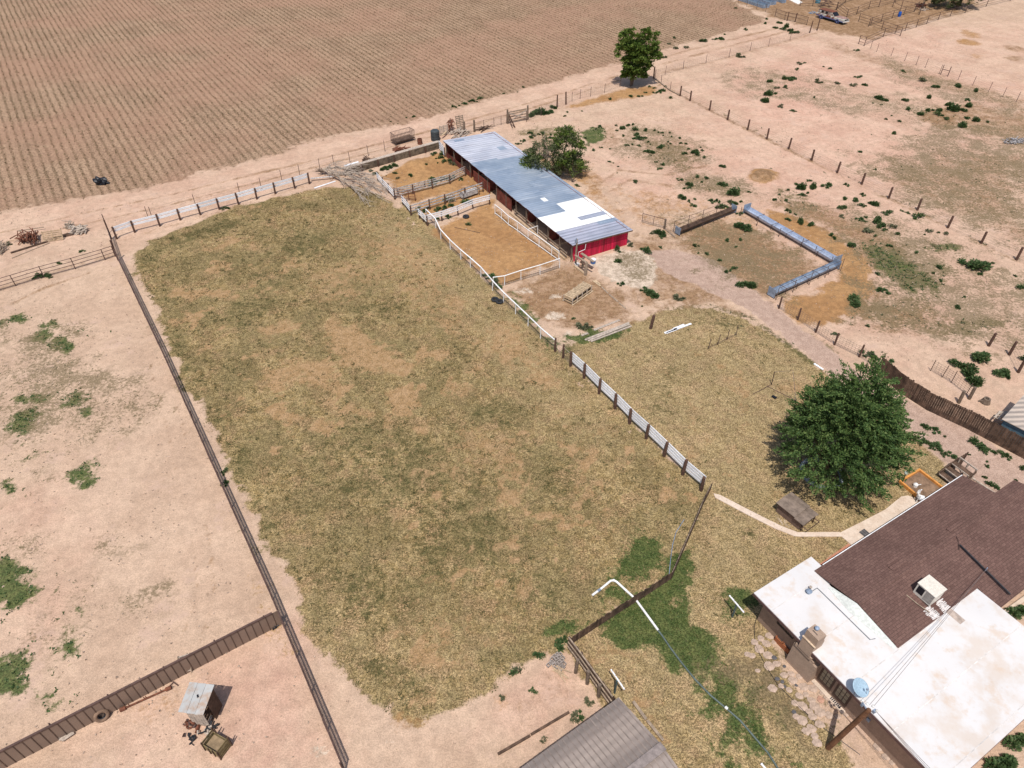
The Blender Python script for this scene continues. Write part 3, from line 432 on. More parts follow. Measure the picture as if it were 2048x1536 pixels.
# ------------------------------------------------------------------ uncounted plants: stubble, dry grass, green grass, low weeds
def scatter(poly, dens, jit=None):
    a = np.array(gpoly(poly)); x0, y0 = a.min(0); x1, y1 = a.max(0); y1 = min(y1, 200); n = int((x1-x0)*(y1-y0)*dens)
    x = rng.uniform(x0, x1, n); y = rng.uniform(y0, y1, n); vis = np.abs(x) < (y*CP+CAMH*SP)*.76+3
    x, y = x[vis], y[vis]; k = sdist(x, y, [tuple(p) for p in a]) > 0
    return x[k], y[k]
def blades(x, y, n, L, Wd, tilt=.7, zk=.4):
    m = len(x); C = np.repeat(np.column_stack([x, y, np.zeros(m)]), n, 0); Tn = rng.normal(0, tilt, (m*n, 3)); Tn[:, 2] = .6; Tn = unit(Tn)
    LL = np.repeat(L, n)*rng.uniform(.6, 1.2, m*n); C = C+np.column_stack([rng.normal(0, .06, (m*n, 2)), np.zeros(m*n)])+Tn*LL[:, None]*.45
    return leaf_quads(C, Tn, LL, Wd*rng.uniform(.7, 1.3, m*n), .3)
def stuff(name, V, mat, label, cat):
    o = link(name, quads_mesh(name, V, mat)); tag(o, label, cat, kind='stuff'); return o
def grasses():
    x, y = scatter(PAST, 26); w = paint(x, y); k = rng.random(len(x)) < (w[0]*(1-np.minimum(1, 1.6*np.maximum(w[2], w[10])*sst(.2+1.6*fbm(x, y, .9, 4, 41)-.4)))*(1-w[1])*sst(fbm(x, y, .5, 4, 9)*2.6-.75)+.03)
    x, y, w = x[k], y[k], w[:, k]; isol = rng.random(len(x)) < .14+.7*w[3]+2.2*(.5*fbm(x, y, .28, 3, 4)+.5*fbm(x, y, .9, 3, 14)-.5)-.22*w[11]
    stuff('dry_grass', blades(x[~isol], y[~isol], 3, np.full((~isol).sum(), .18), .04), M['straw'], 'dry straw coloured grass tufts over the fenced pasture', 'grass')
    stuff('olive_grass', blades(x[isol], y[isol], 3, np.full(isol.sum(), .17), .045), M['olive'], 'dull olive grass tufts mottling the fenced pasture', 'grass')
    x, y = scatter(LAWN, 16); w = paint(x, y); k = (rng.random(len(x)) < .75*w[0]*(1-w[1])*sst(fbm(x, y, .8, 4, 5)*2-.4)) & (w[8] < .3); x, y, w = x[k], y[k], w[:, k]
    isol = rng.random(len(x)) < .16+.5*w[3]+1.9*(.5*fbm(x, y, .3, 3, 6)+.5*fbm(x, y, 1.0, 3, 16)-.5)
    stuff('yard_grass', blades(x[~isol], y[~isol], 3, np.full((~isol).sum(), .16), .04), M['straw'], 'short parched grass of the back yard', 'grass')
    stuff('yard_olive_grass', blades(x[isol], y[isol], 3, np.full(isol.sum(), .16), .045), M['olive'], 'short olive grass mixed into the back yard lawn', 'grass')
    for nm, poly, d, ch, mat, lab, cat, L, wd in (
        ('green_grass', [(1060, 1050), (1400, 1050), (1620, 1560), (1380, 1560), (1090, 1300)], 34, 1, 'lawn', 'green watered grass round the white pipe and hose', 'grass', .17, .05),
        ('yard_green_grass', [(1100, 640), (1280, 640), (1280, 700), (1100, 710)], 20, 1, 'lawn', 'green grass round the stacked lumber', 'grass', .2, .06),
        ('low_weeds', [(-60, 610), (250, 610), (330, 800), (260, 1100), (260, 1300), (120, 1440), (-60, 1440)], 14, 1, 'leaf_weed', 'low green weed mats spreading over the sandy lot on the left', 'weeds', .17, .11),
        ('lot_weeds', [(1130, 180), (1900, 180), (2110, 300), (2110, 680), (1680, 680), (1300, 420)], 9, 1, 'leaf_weed', 'low green ground cover on the lot right of the feed troughs', 'weeds', .22, .12),
        ('lot_dry_weeds', [(1130, 130), (1900, 130), (2110, 220), (2110, 690), (1480, 690), (1300, 500), (1200, 420)], 5, 3, 'leaf_sage', 'grey green and straw weeds thinly covering the right hand lots', 'weeds', .24, .09)):
        x, y = scatter(poly, d); w = paint(x, y); k = rng.random(len(x)) < (.15+.85*rng.random(len(x)))*sst(w[ch]*1.5-.45+2.6*(.5*fbm(x, y, .8, 3, 21)+.5*fbm(x, y, 2.4, 3, 22)-.5)); x, y = x[k], y[k]
        stuff(nm, blades(x, y, 4, np.full(len(x), L), wd, 1.0), M[mat], lab, cat)
    x, y = scatter([(-60, 610), (330, 780), (300, 1250), (-60, 1300)], 7); w = paint(x, y); k = rng.random(len(x)) < w[7]*sst(fbm(x, y, .7, 4, 31)*2.4-.8); x, y = x[k], y[k]
    stuff('sparse_sprigs', blades(x, y, 3, np.full(len(x), .14), .05, 1.0), M['leaf_sage'], 'tiny dull sprigs peppering the sand of the left lot', 'weeds')
    # stubble rows
    u = np.array([math.cos(R(-57)), math.sin(R(-57))]); v = np.array([-u[1], u[0]]); out = []
    for i in range(-12, 170):
        s_ = np.arange(-270, 60, .36); s_ = s_+rng.uniform(-.2, .2, len(s_)); q = i*1.0+rng.normal(0, .09, len(s_))
        x = u[0]*s_+v[0]*q; y = u[1]*s_+v[1]*q; k = (y > 40) & (y < 200) & (np.abs(x) < (y*CP+CAMH*SP)*.76+3)
        out.append(np.column_stack([x[k], y[k]]))
    a = np.concatenate(out); k = sdist(a[:, 0], a[:, 1], gpoly(FIELD)) > rng.uniform(-1.0, 2.5, len(a)); a = a[k]
    k = rng.random(len(a)) < .45+.9*(fbm(a[:, 0], a[:, 1], .3, 4, 8)-.3); a = a[k]
    stuff('field_stubble', blades(a[:, 0], a[:, 1], 3, rng.uniform(.14, .36, len(a)), .085, .8), M['stubble'], 'rows of withered stubble across the ploughed field', 'crop')
grasses()
def pasture_tufts():
    x, y = scatter(PAST, 2.6); w = paint(x, y); k = rng.random(len(x)) < (.05+.55*w[3]+.35*sst(fbm(x, y, .5, 3, 52)*3-1.2))*(1-.7*w[10]); x, y = x[k], y[k]; n = 12
    r_ = rng.uniform(.06, .28, len(x)); X = np.repeat(x, n)+rng.normal(0, 1, n*len(x))*np.repeat(r_, n)*.6; Y = np.repeat(y, n)+rng.normal(0, 1, n*len(x))*np.repeat(r_, n)*.6
    stuff('dark_tufts', blades(X, Y, 1, np.full(len(X), .20), .055, .8), M['tuft'], 'dark olive clumps dotting the fenced pasture', 'grass')
    x, y = scatter(LAWN, 1.2); w = paint(x, y); k = rng.random(len(x)) < (.04+.4*w[3]+.3*sst(fbm(x, y, .5, 3, 53)*3-1.3))*(w[0] > .5); x, y = x[k], y[k]
    r_ = rng.uniform(.06, .22, len(x)); X = np.repeat(x, n)+rng.normal(0, 1, n*len(x))*np.repeat(r_, n)*.6; Y = np.repeat(y, n)+rng.normal(0, 1, n*len(x))*np.repeat(r_, n)*.6
    stuff('yard_tufts', blades(X, Y, 1, np.full(len(X), .15), .05, .8), M['tuft'], 'dark olive clumps dotting the back yard lawn', 'grass')
pasture_tufts()
def stones():
    x, y = scatter([(-60, 430), (620, 350), (1240, 150), (1900, 60), (2110, 300), (2110, 760), (1760, 720), (1300, 420), (1150, 520), (700, 1560), (-60, 1560)], 1.6); w = paint(x, y); k = (w[0] < .3) & (w[4] < .3) & (rng.random(len(x)) < .25+1.6*(fbm(x, y, .2, 4, 77)-.35)); x, y = x[k], y[k]
    V = leaf_quads(np.repeat(np.column_stack([x, y, np.full(len(x), .03)]), 3, 0)+rng.normal(0, .02, (3*len(x), 3)), rng.normal(0, 1, (3*len(x), 3))*np.array([1, 1, .3]), rng.uniform(.06, .16, 3*len(x)), rng.uniform(.05, .12, 3*len(x)), .8)
    stuff('scattered_stones', V, M['stone'], 'small stones and clods strewn over the bare sand', 'stones')
stones()
# ------------------------------------------------------------------ fences
def G(pts, z=0): return [P(x, y, z) for x, y in pts]
def resample(pts, step):
    out = [pts[0]]
    for a, b in zip(pts, pts[1:]):
        n = max(1, round((b-a).length/step)); out += [a+(b-a)*(i/n) for i in range(1, n+1)]
    return out
PM = {}
def post_mesh(shape, r, h, mat):
    k = (shape, r, round(h, 2), mat)
    if k not in PM:
        m = MB()
        if shape == 'round': m.tube([(0, 0, -.1), (0, 0, h*.5), (0, 0, h)], [r*1.05, r, r*.92], 8)
        elif shape == 'square': m.box((0, 0, h/2-.05), r*2, r*2, h+.1)
        elif shape == 't': m.box((0, 0, h/2), r*2, r*.5, h).box((0, r*.7, h/2), r*.5, r*1.4, h)
        me = bpy.data.meshes.new('post'); me.from_pydata(m.v, [], m.f); me.materials.append(M[mat]); PM[k] = me
    return PM[k]
def add_post(par, p, shape, r, h, mat, lean=.02):
    o = link('post', post_mesh(shape, r, h, mat), par, Vector((p.x, p.y, 0)))
    o.rotation_euler = (random.gauss(0, lean), random.gauss(0, lean), random.uniform(0, .4)); return o
def fence(name, label, pts, post, rails=(), step=None, wire=None, group=None, cat='fence', off=0.0, posts_at=None):
    g = G(pts) if not isinstance(pts[0], Vector) else pts
    pp = resample(g, step) if step else g
    t = thing(name, label, cat, pp[0], group)
    shape, r, h, pm = post
    for p in (posts_at if posts_at is not None else pp): add_post(t, p, shape, r, h*random.uniform(.97, 1.04), pm)
    for nm, z, kind, a, mat in rails:
        m = MB()
        for p, q in zip(pp, pp[1:]):
            d = (q-p).normalized(); n = Vector((-d.y, d.x, 0))*off; dz = Vector((0, 0, z)); j = lambda: Vector((0, 0, random.gauss(0, .008)))
            if kind == 'tube': m.tube([p+n+dz, q+n+dz], a, 6)
            else: m.bar(p+n+dz-d*.02+j(), q+n+dz+d*.02+j(), a[0], a[1])
        m.build(nm, M[mat], t)
    if wire:
        z0, z1, dv, dh, wd, mat = wire; m = MB()
        for p, q in zip(pp, pp[1:]):
            d = (q-p); L = d.length; d.normalize(); n = Vector((-d.y, d.x, 0))*off
            for z in np.arange(z0, z1+.01, dh): m.bar(p+n+Vector((0, 0, z)), q+n+Vector((0, 0, z)), wd, wd)
            if dv:
                for s in np.arange(dv, L, dv): m.bar(p+d*s+n+Vector((0, 0, z0)), p+d*s+n+Vector((0, 0, z1)), wd, wd, (1, 0, 0))
        m.build('wire_mesh' if dv else 'wire', M[mat], t)
    return t
PIPE = ('round', .045, 1.4, 'pipe')
# left of the pasture
LF = [(237, 521), (330, 716), (423, 925), (486, 1066), (546, 1200), (594, 1315), (690, 1545)]
fence('pipe_fence', 'long rusty pipe and mesh fence along the left side of the pasture', LF, ('round', .05, 1.4, 'pipe'),
      [('rail', 1.4, 'tube', .05, 'pipe'), ('rail', .75, 'tube', .04, 'pipe'), ('rail', .12, 'tube', .04, 'pipe')], 2.5, (.1, 1.4, .14, .1, .013, 'pipe'))
t = fence('corner_fence', 'short pipe corner piece with two tall poles at the track end of the long fence', [(223, 478), (237, 521)], ('round', .09, 2.4, 'post'), [('rail', 1.3, 'tube', .04, 'pipe'), ('rail', .7, 'tube', .04, 'pipe')], None, (.1, 1.4, .16, .1, .010, 'wire'))
add_post(t, P(218, 466), 'round', .05, 2.3, 'pipe')
fence('pipe_fence', 'rusty four rail pipe fence along the left lot, below the wood piles', [(-70, 603), (32, 572), (88, 555), (151, 538), (210.6, 520), (231, 513)], ('round', .045, 1.3, 'pipe'),
      [('rail', z, 'tube', .032, 'pipe') for z in (.12, .52, .9, 1.28)])
# white board fence along the track
WB = [(234, 478), (270, 465), (320, 452.5), (361, 440.5), (401, 430), (439, 419), (477.5, 409), (514, 398.5), (551, 388), (590, 377), (619, 368)]
fence('board_fence', 'two board white fence on brown posts beside the dirt track', WB, ('round', .11, 1.45, 'post'), [('board', 1.28, 'b', (.04, .24), 'white'), ('board', .93, 'b', (.04, .24), 'white')], off=.13)
fence('wire_fence', 'thin steel post and wire fence between the track and the white two board fence', [(297, 437), (305, 438), (392, 412), (480, 389), (523, 378), (564, 362), (600, 352), (640, 340), (668, 331), (700, 325), (737, 312), (770, 303), (792, 296)], ('t', .035, 1.5, 'tpost'), [], None, (.4, 1.3, 0, .3, .008, 'wire'))
# pasture / yard white fence
fence('board_fence', 'four board white fence with brown posts between the pasture and the back yard', [(1141, 732), (1168, 756), (1198, 787), (1230, 817), (1259, 847), (1292, 877), (1328, 912), (1365, 949), (1402, 981)], ('round', .13, 1.55, 'post'),
      [('board', z, 'b', (.04, .185), 'white') for z in (.52, .79, 1.06, 1.33)], off=.16)
fence('pipe_fence', 'thin white pipe and wire fence between the pasture and the barn yard', [(853, 437), (872, 456), (882, 478), (901, 499), (922, 519), (941, 535), (962, 554), (985, 581), (1007, 605), (1031, 628), (1056, 652), (1081, 677), (1110, 702)], ('round', .045, 1.2, 'whitep'),
      [('rail', 1.2, 'tube', .065, 'whitep')], None, (.1, 1.1, .2, .2, .008, 'wire'))
fence('wire_fence', 'short wire gap between two dark posts at the head of the white board fence', [(1110, 703), (1126, 716), (1141, 731)], ('round', .10, 1.5, 'post'), [('rail', 1.25, 'tube', .03, 'oldwood')], None, (.1, 1.2, .2, .2, .008, 'wire'))
def pickets(name, label, pts, h, w=.16, gap=.012, mat='darkwood', cat='fence', side=1, rails=(), posts=None, pmat='darkwood', jit=.05):
    g = G(pts); t = thing(name, label, cat, g[0]); m = MB(); rl = [MB() for _ in rails]
    for p, q in zip(g, g[1:]):
        d = q-p; L = d.length; d.normalize(); n = Vector((-d.y, d.x, 0)); s = 0
        while s < L:
            hh = h*(1+random.gauss(0, jit)); m.obox(p+d*(s+w/2)+Vector((0, 0, hh/2)), d*w/2, n*.012, (0, 0, hh/2)); s += w+gap
        for k, (z, a, b) in enumerate(rails): rl[k].bar(p+n*side*.05+Vector((0, 0, z)), q+n*side*.05+Vector((0, 0, z)), a, b)
    m.build('panel', M[mat], t)
    for k, r in enumerate(rl): r.build('rail', M[rails[k][3]] if len(rails[k]) > 3 else M['oldwood'], t)
    if posts:
        for p in resample(g, posts): add_post(t, p, 'square', .06, h*1.02, pmat)
    return t
def pickets2(name, label, pts, h, rails, **k):
    return pickets(name, label, pts, h, rails=[r[:3] for r in rails], **k)
pickets2('picket_fence', 'low curving dark picket fence between the pasture corner and the clothesline lawn', [(1421, 980), (1405, 1012), (1385, 1060), (1365, 1106), (1343, 1157), (1300, 1186), (1251, 1217), (1205, 1247), (1137, 1292)], .85, [(.08, .05, .1), (.6, .04, .08)], w=.13, gap=.02, side=-1, jit=.07)
t = pickets2('plank_fence', 'dark plank fence with pale rails running down to the grey metal roof', [(1136, 1298), (1160, 1330), (1185, 1365), (1222, 1416)], 1.45, [(1.4, .07, .09), (.85, .06, .1), (.35, .06, .12)], w=.18, side=-1)
for q in ((1143, 1350), (1166, 1372), (1189, 1398)): add_post(t, P(*q)+Vector((.25, .15, 0)), 'round', .11, 1.4, 'greypost')
pickets2('privacy_fence', 'tall dark brown plank fence along the right side of the gravel drive', [(1752, 745), (1800, 786), (1853, 820), (1930, 856), (2048, 918), (2130, 962)], 1.75, [(1.5, .04, .09), (.4, .04, .09)], w=.15, jit=.02, side=1)
# wire fence with brown posts, right
RF = [(1360, 192), (1380, 202), (1419, 221), (1455, 240), (1495, 260), (1533.5, 278.5), (1577, 298.5), (1623, 321), (1674, 346), (1723, 369), (1777, 397), (1834.5, 420.5), (1895, 456), (1962, 487), (2032.5, 520), (2110, 558)]
t = fence('wire_fence', 'long wire fence on stout brown wooden posts crossing the sandy right hand lots', RF, ('round', .13, 1.5, 'post'), [], None, (.25, 1.25, 0, .25, .009, 'wire'))
MB().tube([P(1360, 192)+Vector((0, 0, 1.1)), P(1380, 202)+Vector((0, 0, 1.1))], .05).build('brace', M['oldwood'], t)
fence('wire_fence', 'wire fence on thin steel posts from the back tree to the brown end posts', [(1309, 158), (1322, 168), (1340, 182), (1360, 192)], ('t', .04, 1.5, 'tpost'), [('board', .12, 'b', (.1, .12), 'oldwood')], None, (.3, 1.2, 0, .3, .008, 'wire'))
fence('wire_fence', 'thin steel post wire fence beside the track between back tree and old wagon', [(1307, 157), (1330, 150), (1366, 139), (1412, 126), (1458, 115), (1500, 102), (1537, 93), (1580, 81), (1619, 66), (1634, 61)], ('t', .035, 1.5, 'tpost'), [], None, (.25, 1.25, .5, .25, .009, 'wire'))
t = fence('wire_fence', 'wire fence of thin steel and brown posts along the track left of the back tree', [(1053, 244), (1082, 232), (1114, 215), (1132, 209), (1144, 203), (1160, 198), (1181, 193), (1209, 186), (1240, 174)], ('t', .035, 1.5, 'tpost'), [], None, (.25, 1.25, .4, .25, .009, 'wire'))
for q in ((1114, 215), (1132, 209), (1307, 157)): add_post(t, P(*q), 'round', .115, 1.9, 'post')
t = fence('wire_fence', 'mesh wire fence on grey posts behind the far end of the barn', [(929, 266), (948.5, 264), (968, 259), (988, 254), (1002, 250), (1013, 247)], ('t', .035, 1.4, 'tpost'), [('rail', 1.3, 'tube', .02, 'pipe')], None, (.1, 1.3, .2, .2, .008, 'wire'))
for q in ((929, 267), (949, 264)): add_post(t, P(*q), 'round', .14, 1.7, 'greypost')
fence('wire_fence', 'fine wire fence on thin steel posts along the farthest right hand lot', [(1741, 97), (1753, 104), (1782, 112), (1809, 122), (1832, 130), (1850, 136), (1878, 148), (1916, 160), (1945, 171), (1977, 183), (2005, 194), (2032, 204), (2100, 232)], ('t', .035, 1.5, 'tpost'), [], None, (.3, 1.2, 0, .3, .008, 'wire'))
t = thing('brace_frame', 'dark H shaped pipe brace standing in the farthest wire fence', 'fence brace', P(1881, 149))
add_post(t, P(1881, 149), 'round', .06, 1.6, 'pipe'); add_post(t, P(1895, 153), 'round', .06, 1.6, 'pipe'); MB().tube([P(1881, 149)+Vector((0, 0, .9)), P(1895, 153)+Vector((0, 0, .9))], .05).build('crossbar', M['pipe'], t)
fence('wire_fence', 'square mesh fence on brown posts between the gravel drive and the trough lot', [(1557.5, 617), (1595, 640), (1631, 665), (1668.6, 690), (1718, 714), (1760, 742)], ('round', .085, 1.35, 'post'), [], None, (.1, 1.2, .3, .2, .012, 'wire'))
fence('mesh_fence', 'leaning square mesh panel left of the dark feed trough', [(1284, 445), (1306, 451), (1329, 457)], ('t', .03, 1.2, 'tpost'), [('rail', 1.15, 'tube', .025, 'pipe'), ('rail', .1, 'tube', .03, 'oldwood')], None, (.1, 1.1, .2, .2, .012, 'wire'))
t = fence('mesh_fence', 'mesh gap between a grey post and the end of the dark feed trough', [(1329, 458), (1350, 476)], ('round', .12, 1.3, 'greypost'), [('rail', .05, 'b', (.12, .06), 'oldwood')], None, (.1, 1.1, .25, .2, .010, 'wire'), posts_at=[P(1329, 458)])
fence('wire_fence', 'short wire fence on three brown posts by the round bushes at the right edge', [(1977, 692), (2018, 710), (2036, 745), (2090, 768)], ('round', .12, 1.5, 'post'), [], None, (.3, 1.2, 0, .3, .009, 'wire'))
fence('mesh_fence', 'sagging mesh panel on thin posts beside the round bushes', [(1861, 742), (1884, 755), (1902, 766), (1932, 790), (1940, 798)], ('t', .03, 1.3, 'tpost'), [], None, (.1, 1.15, .3, .2, .012, 'wire'))
t = fence('wire_fence', 'leaning stumps of a broken fence behind the tall plank fence', [(1917, 806), (1938, 798)], ('round', .13, 1.3, 'greypost'), [])
fence('pipe_fence', 'white topped pipe and wire fence closing the near end of the orange paddock', [(986, 574), (1009, 571), (1042, 560), (1080, 549), (1119, 536)], ('round', .04, 1.15, 'whitep'), [('rail', 1.15, 'tube', .05, 'whitep'), ('rail', .1, 'tube', .03, 'oldwood')], None, (.15, 1.05, .25, .2, .010, 'wire'))
t = fence('pipe_fence', 'white pipe fence with a gate panel along the barn side of the orange paddock', [(990, 428), (1003, 438), (1017, 451), (1035, 463), (1056, 479), (1078, 494), (1103, 512), (1117, 522)], ('round', .04, 1.2, 'whitep'), [('rail', 1.2, 'tube', .045, 'whitep'), ('rail', .15, 'tube', .045, 'whitep')], None, (.2, 1.1, .3, .3, .008, 'wire'))
MB().tube([P(1056, 477)+Vector((0, 0, 1.15)), P(1075, 470)+Vector((0, 0, 1.15)), P(1075, 470)+Vector((0, 0, .1))], .04).build('gate_arm', M['whitep'], t)
# sheet metal fence, lower left
def sheet_fence():
    g = G([(-40, 1562), (555, 1253)]); a, b = g; d = (b-a); L = d.length; d.normalize(); n = Vector((-d.y, d.x, 0)); h = 1.5
    t = thing('sheet_metal_fence', 'ribbed brown sheet metal fence crossing the lower left corner', 'fence', a)
    tt = T('brown_sheet_metal'); c = tt.mix(tt.ss(tt.noise(.6, 4), .3, .7), (.205, .145, .112), (.245, .175, .135)); c = tt.mul(c, tt.math('MULTIPLY_ADD', tt.island(), .12, .94)); m_ = tt.out(c, .6, spec=.35)
    p = MB(); s = 0; w = .42
    while s < L:
        p.obox(a+d*(s+w/2)+Vector((0, 0, h/2)), d*(w/2-.02), n*.012, (0, 0, h/2)); s += w
    p.build('panel', m_, t)
    r = MB(); s = 0
    while s < L: r.obox(a+d*s-n*.004+Vector((0, 0, h/2)), d*.022, n*.03, (0, 0, h/2-.01)); s += w
    r.build('rib', smat('brown_rib', (.10, .065, .05), .6), t)
    MB().bar(a+Vector((0, 0, h+.04)), b+Vector((0, 0, h+.04)), .12, .08).build('top_rail', smat('brown_cap', (.10, .06, .05), .6), t)
    for s in np.arange(1, L, 2.9): add_post(t, a+d*s+n*.09, 'round', .045, h+.12, 'pipe')
sheet_fence()
# board fences of the pens beside the barn
def pen(label, pts, h, zs, mat='white', pm='post', off=.1, step=None, wid=.135, name='board_fence'):
    return fence(name, label, pts, ('square', .07, h, pm), [('board', z, 'b', (.035, wid), mat) for z in zs], step, None, 'board fences of the barn pens', off=off)
pen('three board white fence facing the pasture at the far pens', [(756, 362), (766, 374), (778, 386), (790, 399)], 1.25, (.55, .85, 1.15), off=-.1)
pen('patched and sagging grey board fence between the two far pens', [(789, 398), (826, 388), (865, 378), (900, 368), (931, 352)], 1.25, (.35, .65, .95, 1.2), 'oldwhite')
pen('peeling white board fence in the middle of the barn pens', [(822, 431), (860, 419), (890, 409), (930, 396), (966, 384)], 1.3, (.45, .8, 1.15), 'oldwhite')
pen('clean three board white fence along the orange paddock', [(854, 450), (884, 442), (916, 431), (946, 418), (979, 409)], 1.3, (.75, 1.0, 1.25), off=-.1)
pen('short white board wing left of the middle pen fence', [(806, 410), (815, 420), (823, 431)], 1.25, (.6, .9, 1.2), off=-.1)
pen('short white board wing at the corner of the orange paddock', [(839, 437), (847, 444), (855, 452)], 1.25, (.65, .95, 1.2), off=-.1)
pen('upright white slatted panel by the far barn corner', [(880, 300), (885, 306), (890, 314)], 1.3, (.3, .55, .8, 1.05, 1.3), off=-.08, wid=.13)
pen('splayed stack of loose grey boards inside the far pen', [(796, 388), (830, 380), (850, 374)], .6, (.25, .5), 'greywood')
t = fence('metal_gate', 'rusty pipe gate standing open between the far pens', [(790, 395), (818, 401), (831, 402)], ('round', .05, 1.3, 'rust'), [('rail', z, 'tube', .03, 'rust') for z in (.2, .55, .9, 1.25)], cat='gate')
# wooden retaining wall along the back of the pens
def low_wall():
    a, b = P(690, 352), P(880, 297); d = (b-a).normalized(); n = Vector((-d.y, d.x, 0)); h = .95
    t = thing('plank_wall', 'low weathered plank wall with a flat top along the back of the pens', 'wall', a)
    m = MB()
    for k in range(4): m.bar(a+Vector((0, 0, .12+k*.22)), b+Vector((0, 0, .12+k*.22)), .05, .21)
    m.build('planks', smat('mossy_planks', (.13, .10, .07), .9, .5, 2), t)
    m = MB(); L = (b-a).length; k = 6
    for i in range(k): m.bar(a+d*(L*i/k+.02)+n*.25+Vector((0, 0, h)), a+d*(L*(i+1)/k-.02)+n*.25+Vector((0, 0, h+random.uniform(-.02, .02))), .55, .06)
    m.build('top_board', M['greywood'], t)
    for i in range(k+1): add_post(t, a+d*(L*i/k)-n*.1, 'square', .08, h, 'post')
low_wall()
def wood_gate():
    a, b = P(1018, 247), P(1053, 240); d = (b-a).normalized(); t = thing('wooden_gate', 'grey X braced wooden farm gate beside the track', 'gate', a); Z = lambda z: Vector((0, 0, z))
    m = MB(); h = 1.75
    for z in (.25, .55, .95, 1.35, 1.65): m.bar(a+Z(z), b+Z(z), .04, .16)
    m.bar(a+Z(.2), a+Z(1.7), .1, .16, (1, 0, 0)).bar(b+Z(.2), b+Z(1.7), .1, .16, (1, 0, 0)); n = Vector((-d.y, d.x, 0))*-.06
    m.build('frame', M['oldwood'], t)
    c = (a+b)/2; m = MB(); m.bar(a+n+Z(.3), b+n+Z(1.5), .05, .14).bar(a+n*1.9+Z(1.5), b+n*1.9+Z(.3), .05, .14); m.build('brace', M['greywood'], t)
    for p in (a, b): add_post(t, p+d*(-.2 if p is a else .2), 'round', .14, 2.1, 'greypost')
    m = MB(); e = P(1030, 256); m.bar(a+Z(1.3), e+Z(.05), .05, .25); m.bar(a+Z(.9), e+Z(.05)-d*.4, .05, .2); m.build('side_brace', M['post'], t)
wood_gate()
# corrals, top right
CF = lambda lab, pts, h=1.5, zs=(.5, 1.0, 1.5), **k: fence('corral_fence', lab, pts, ('round', .06, h, 'pipe'), [('rail', z, 'tube', .035, 'pipe') for z in zs], group='rusty pipe corral fences', **k)
CF('rusty pipe corral fence bordering the farthest sandy lot, with a gate at its end', [(1717, 88), (1728, 92), (1766, 74), (1790, 67), (1810, 62), (1832, 55), (1853, 48), (1876, 40), (1900, 33), (1930, 26), (1972, 13), (2020, 2), (2080, -12)])
CF('rusty pipe corral fence behind the blue barrel', [(1737, 53), (1762, 44), (1784, 37), (1807, 30), (1828, 24), (1835, 18)])
CF('rusty pipe corral fence in front of the blue barrel', [(1717, 43), (1741, 51), (1763, 59), (1800, 72)])
CF('rusty pipe corral fence to the right of the old wagon', [(1673, 20), (1693, 35), (1713, 29), (1737, 18), (1757, 14), (1790, 5), (1830, -8)])
CF('rusty pipe corral fence at the far end of the corrals', [(1600, 12), (1625, 12), (1672, 20), (1690, 6), (1730, -8)])
CF('tall rusty pipe pen inside the corrals near the dark tree', [(1785, 14), (1800, 22), (1838, 30), (1848, 10), (1852, -6)], 2.0, (1.0, 2.0))
t = fence('mesh_fence', 'dark pipe and mesh gate panels left of the old wagon', [(1550, 33), (1569, 40), (1590, 44), (1613, 50)], ('round', .05, 1.5, 'pipe'), [('rail', 1.45, 'tube', .04, 'pipe'), ('rail', .8, 'tube', .03, 'pipe')], None, (.1, 1.4, .3, .2, .012, 'wire'))
for q in ((1574, 42), (1590, 44)): add_post(t, P(*q), 'round', .1, 1.7, 'post')
fence('wire_fence', 'wire fence on thin dark posts in front of the long grey troughs', [(1460, 2), (1476, 7), (1493, 13), (1513, 18), (1531, 24), (1550, 33)], ('t', .04, 1.5, 'tpost'), [], None, (.3, 1.3, .6, .3, .010, 'wire'))
for i, q in enumerate(((1619, 66), (1634, 61))):
    t = thing('fence_post', ('thick brown post, the left one of the pair below the old wagon', 'thick brown post, the right one of the pair below the old wagon')[i], 'post', P(*q)); add_post(t, P(*q), 'round', .1, 2.2, 'post')
# ------------------------------------------------------------------ barn
def loc2(o, u, v):
    def f(a, b, z): return Vector((o.x+u.x*a+v.x*b, o.y+u.y*a+v.y*b, z))
    return f
def metal(name, c1, c2, stain_gloss, pitch=.2, rot=0.0, rough=.45, metalv=.2, amount=.35):
    t = T(name); v = t.map(rot=rot); sx = t.n('SeparateXYZ'); t.nt.links.new(v, sx.inputs[0])
    w = t.math('SINE', t.math('MULTIPLY', sx.outputs[1], 2*math.pi/pitch))
    c = t.mix(t.ss(t.noise(.35, 4, .6), .35, .65), c1, c2); c = t.mix(t.math('MULTIPLY', t.ss(t.noise(1.1, 5, .7, vec=t.map(rot=rot, sc=(.35, 1, 1))), .5, .72), amount), c, stain_gloss)
    c = t.mul(c, t.math('MULTIPLY_ADD', t.island(), .14, .93)); c = t.mul(c, t.ss(t.math('SINE', t.math('MULTIPLY', t.math('ADD', sx.outputs[1], t.math('MULTIPLY', t.noise(2, 2), .1)), 2*math.pi/.46)), -1, 1, .90, 1.05))  # stripes paint the light and shade of the ribs into the colour
    return t.out(c, rough, w, pitch*.10, .7, metalv, .5)
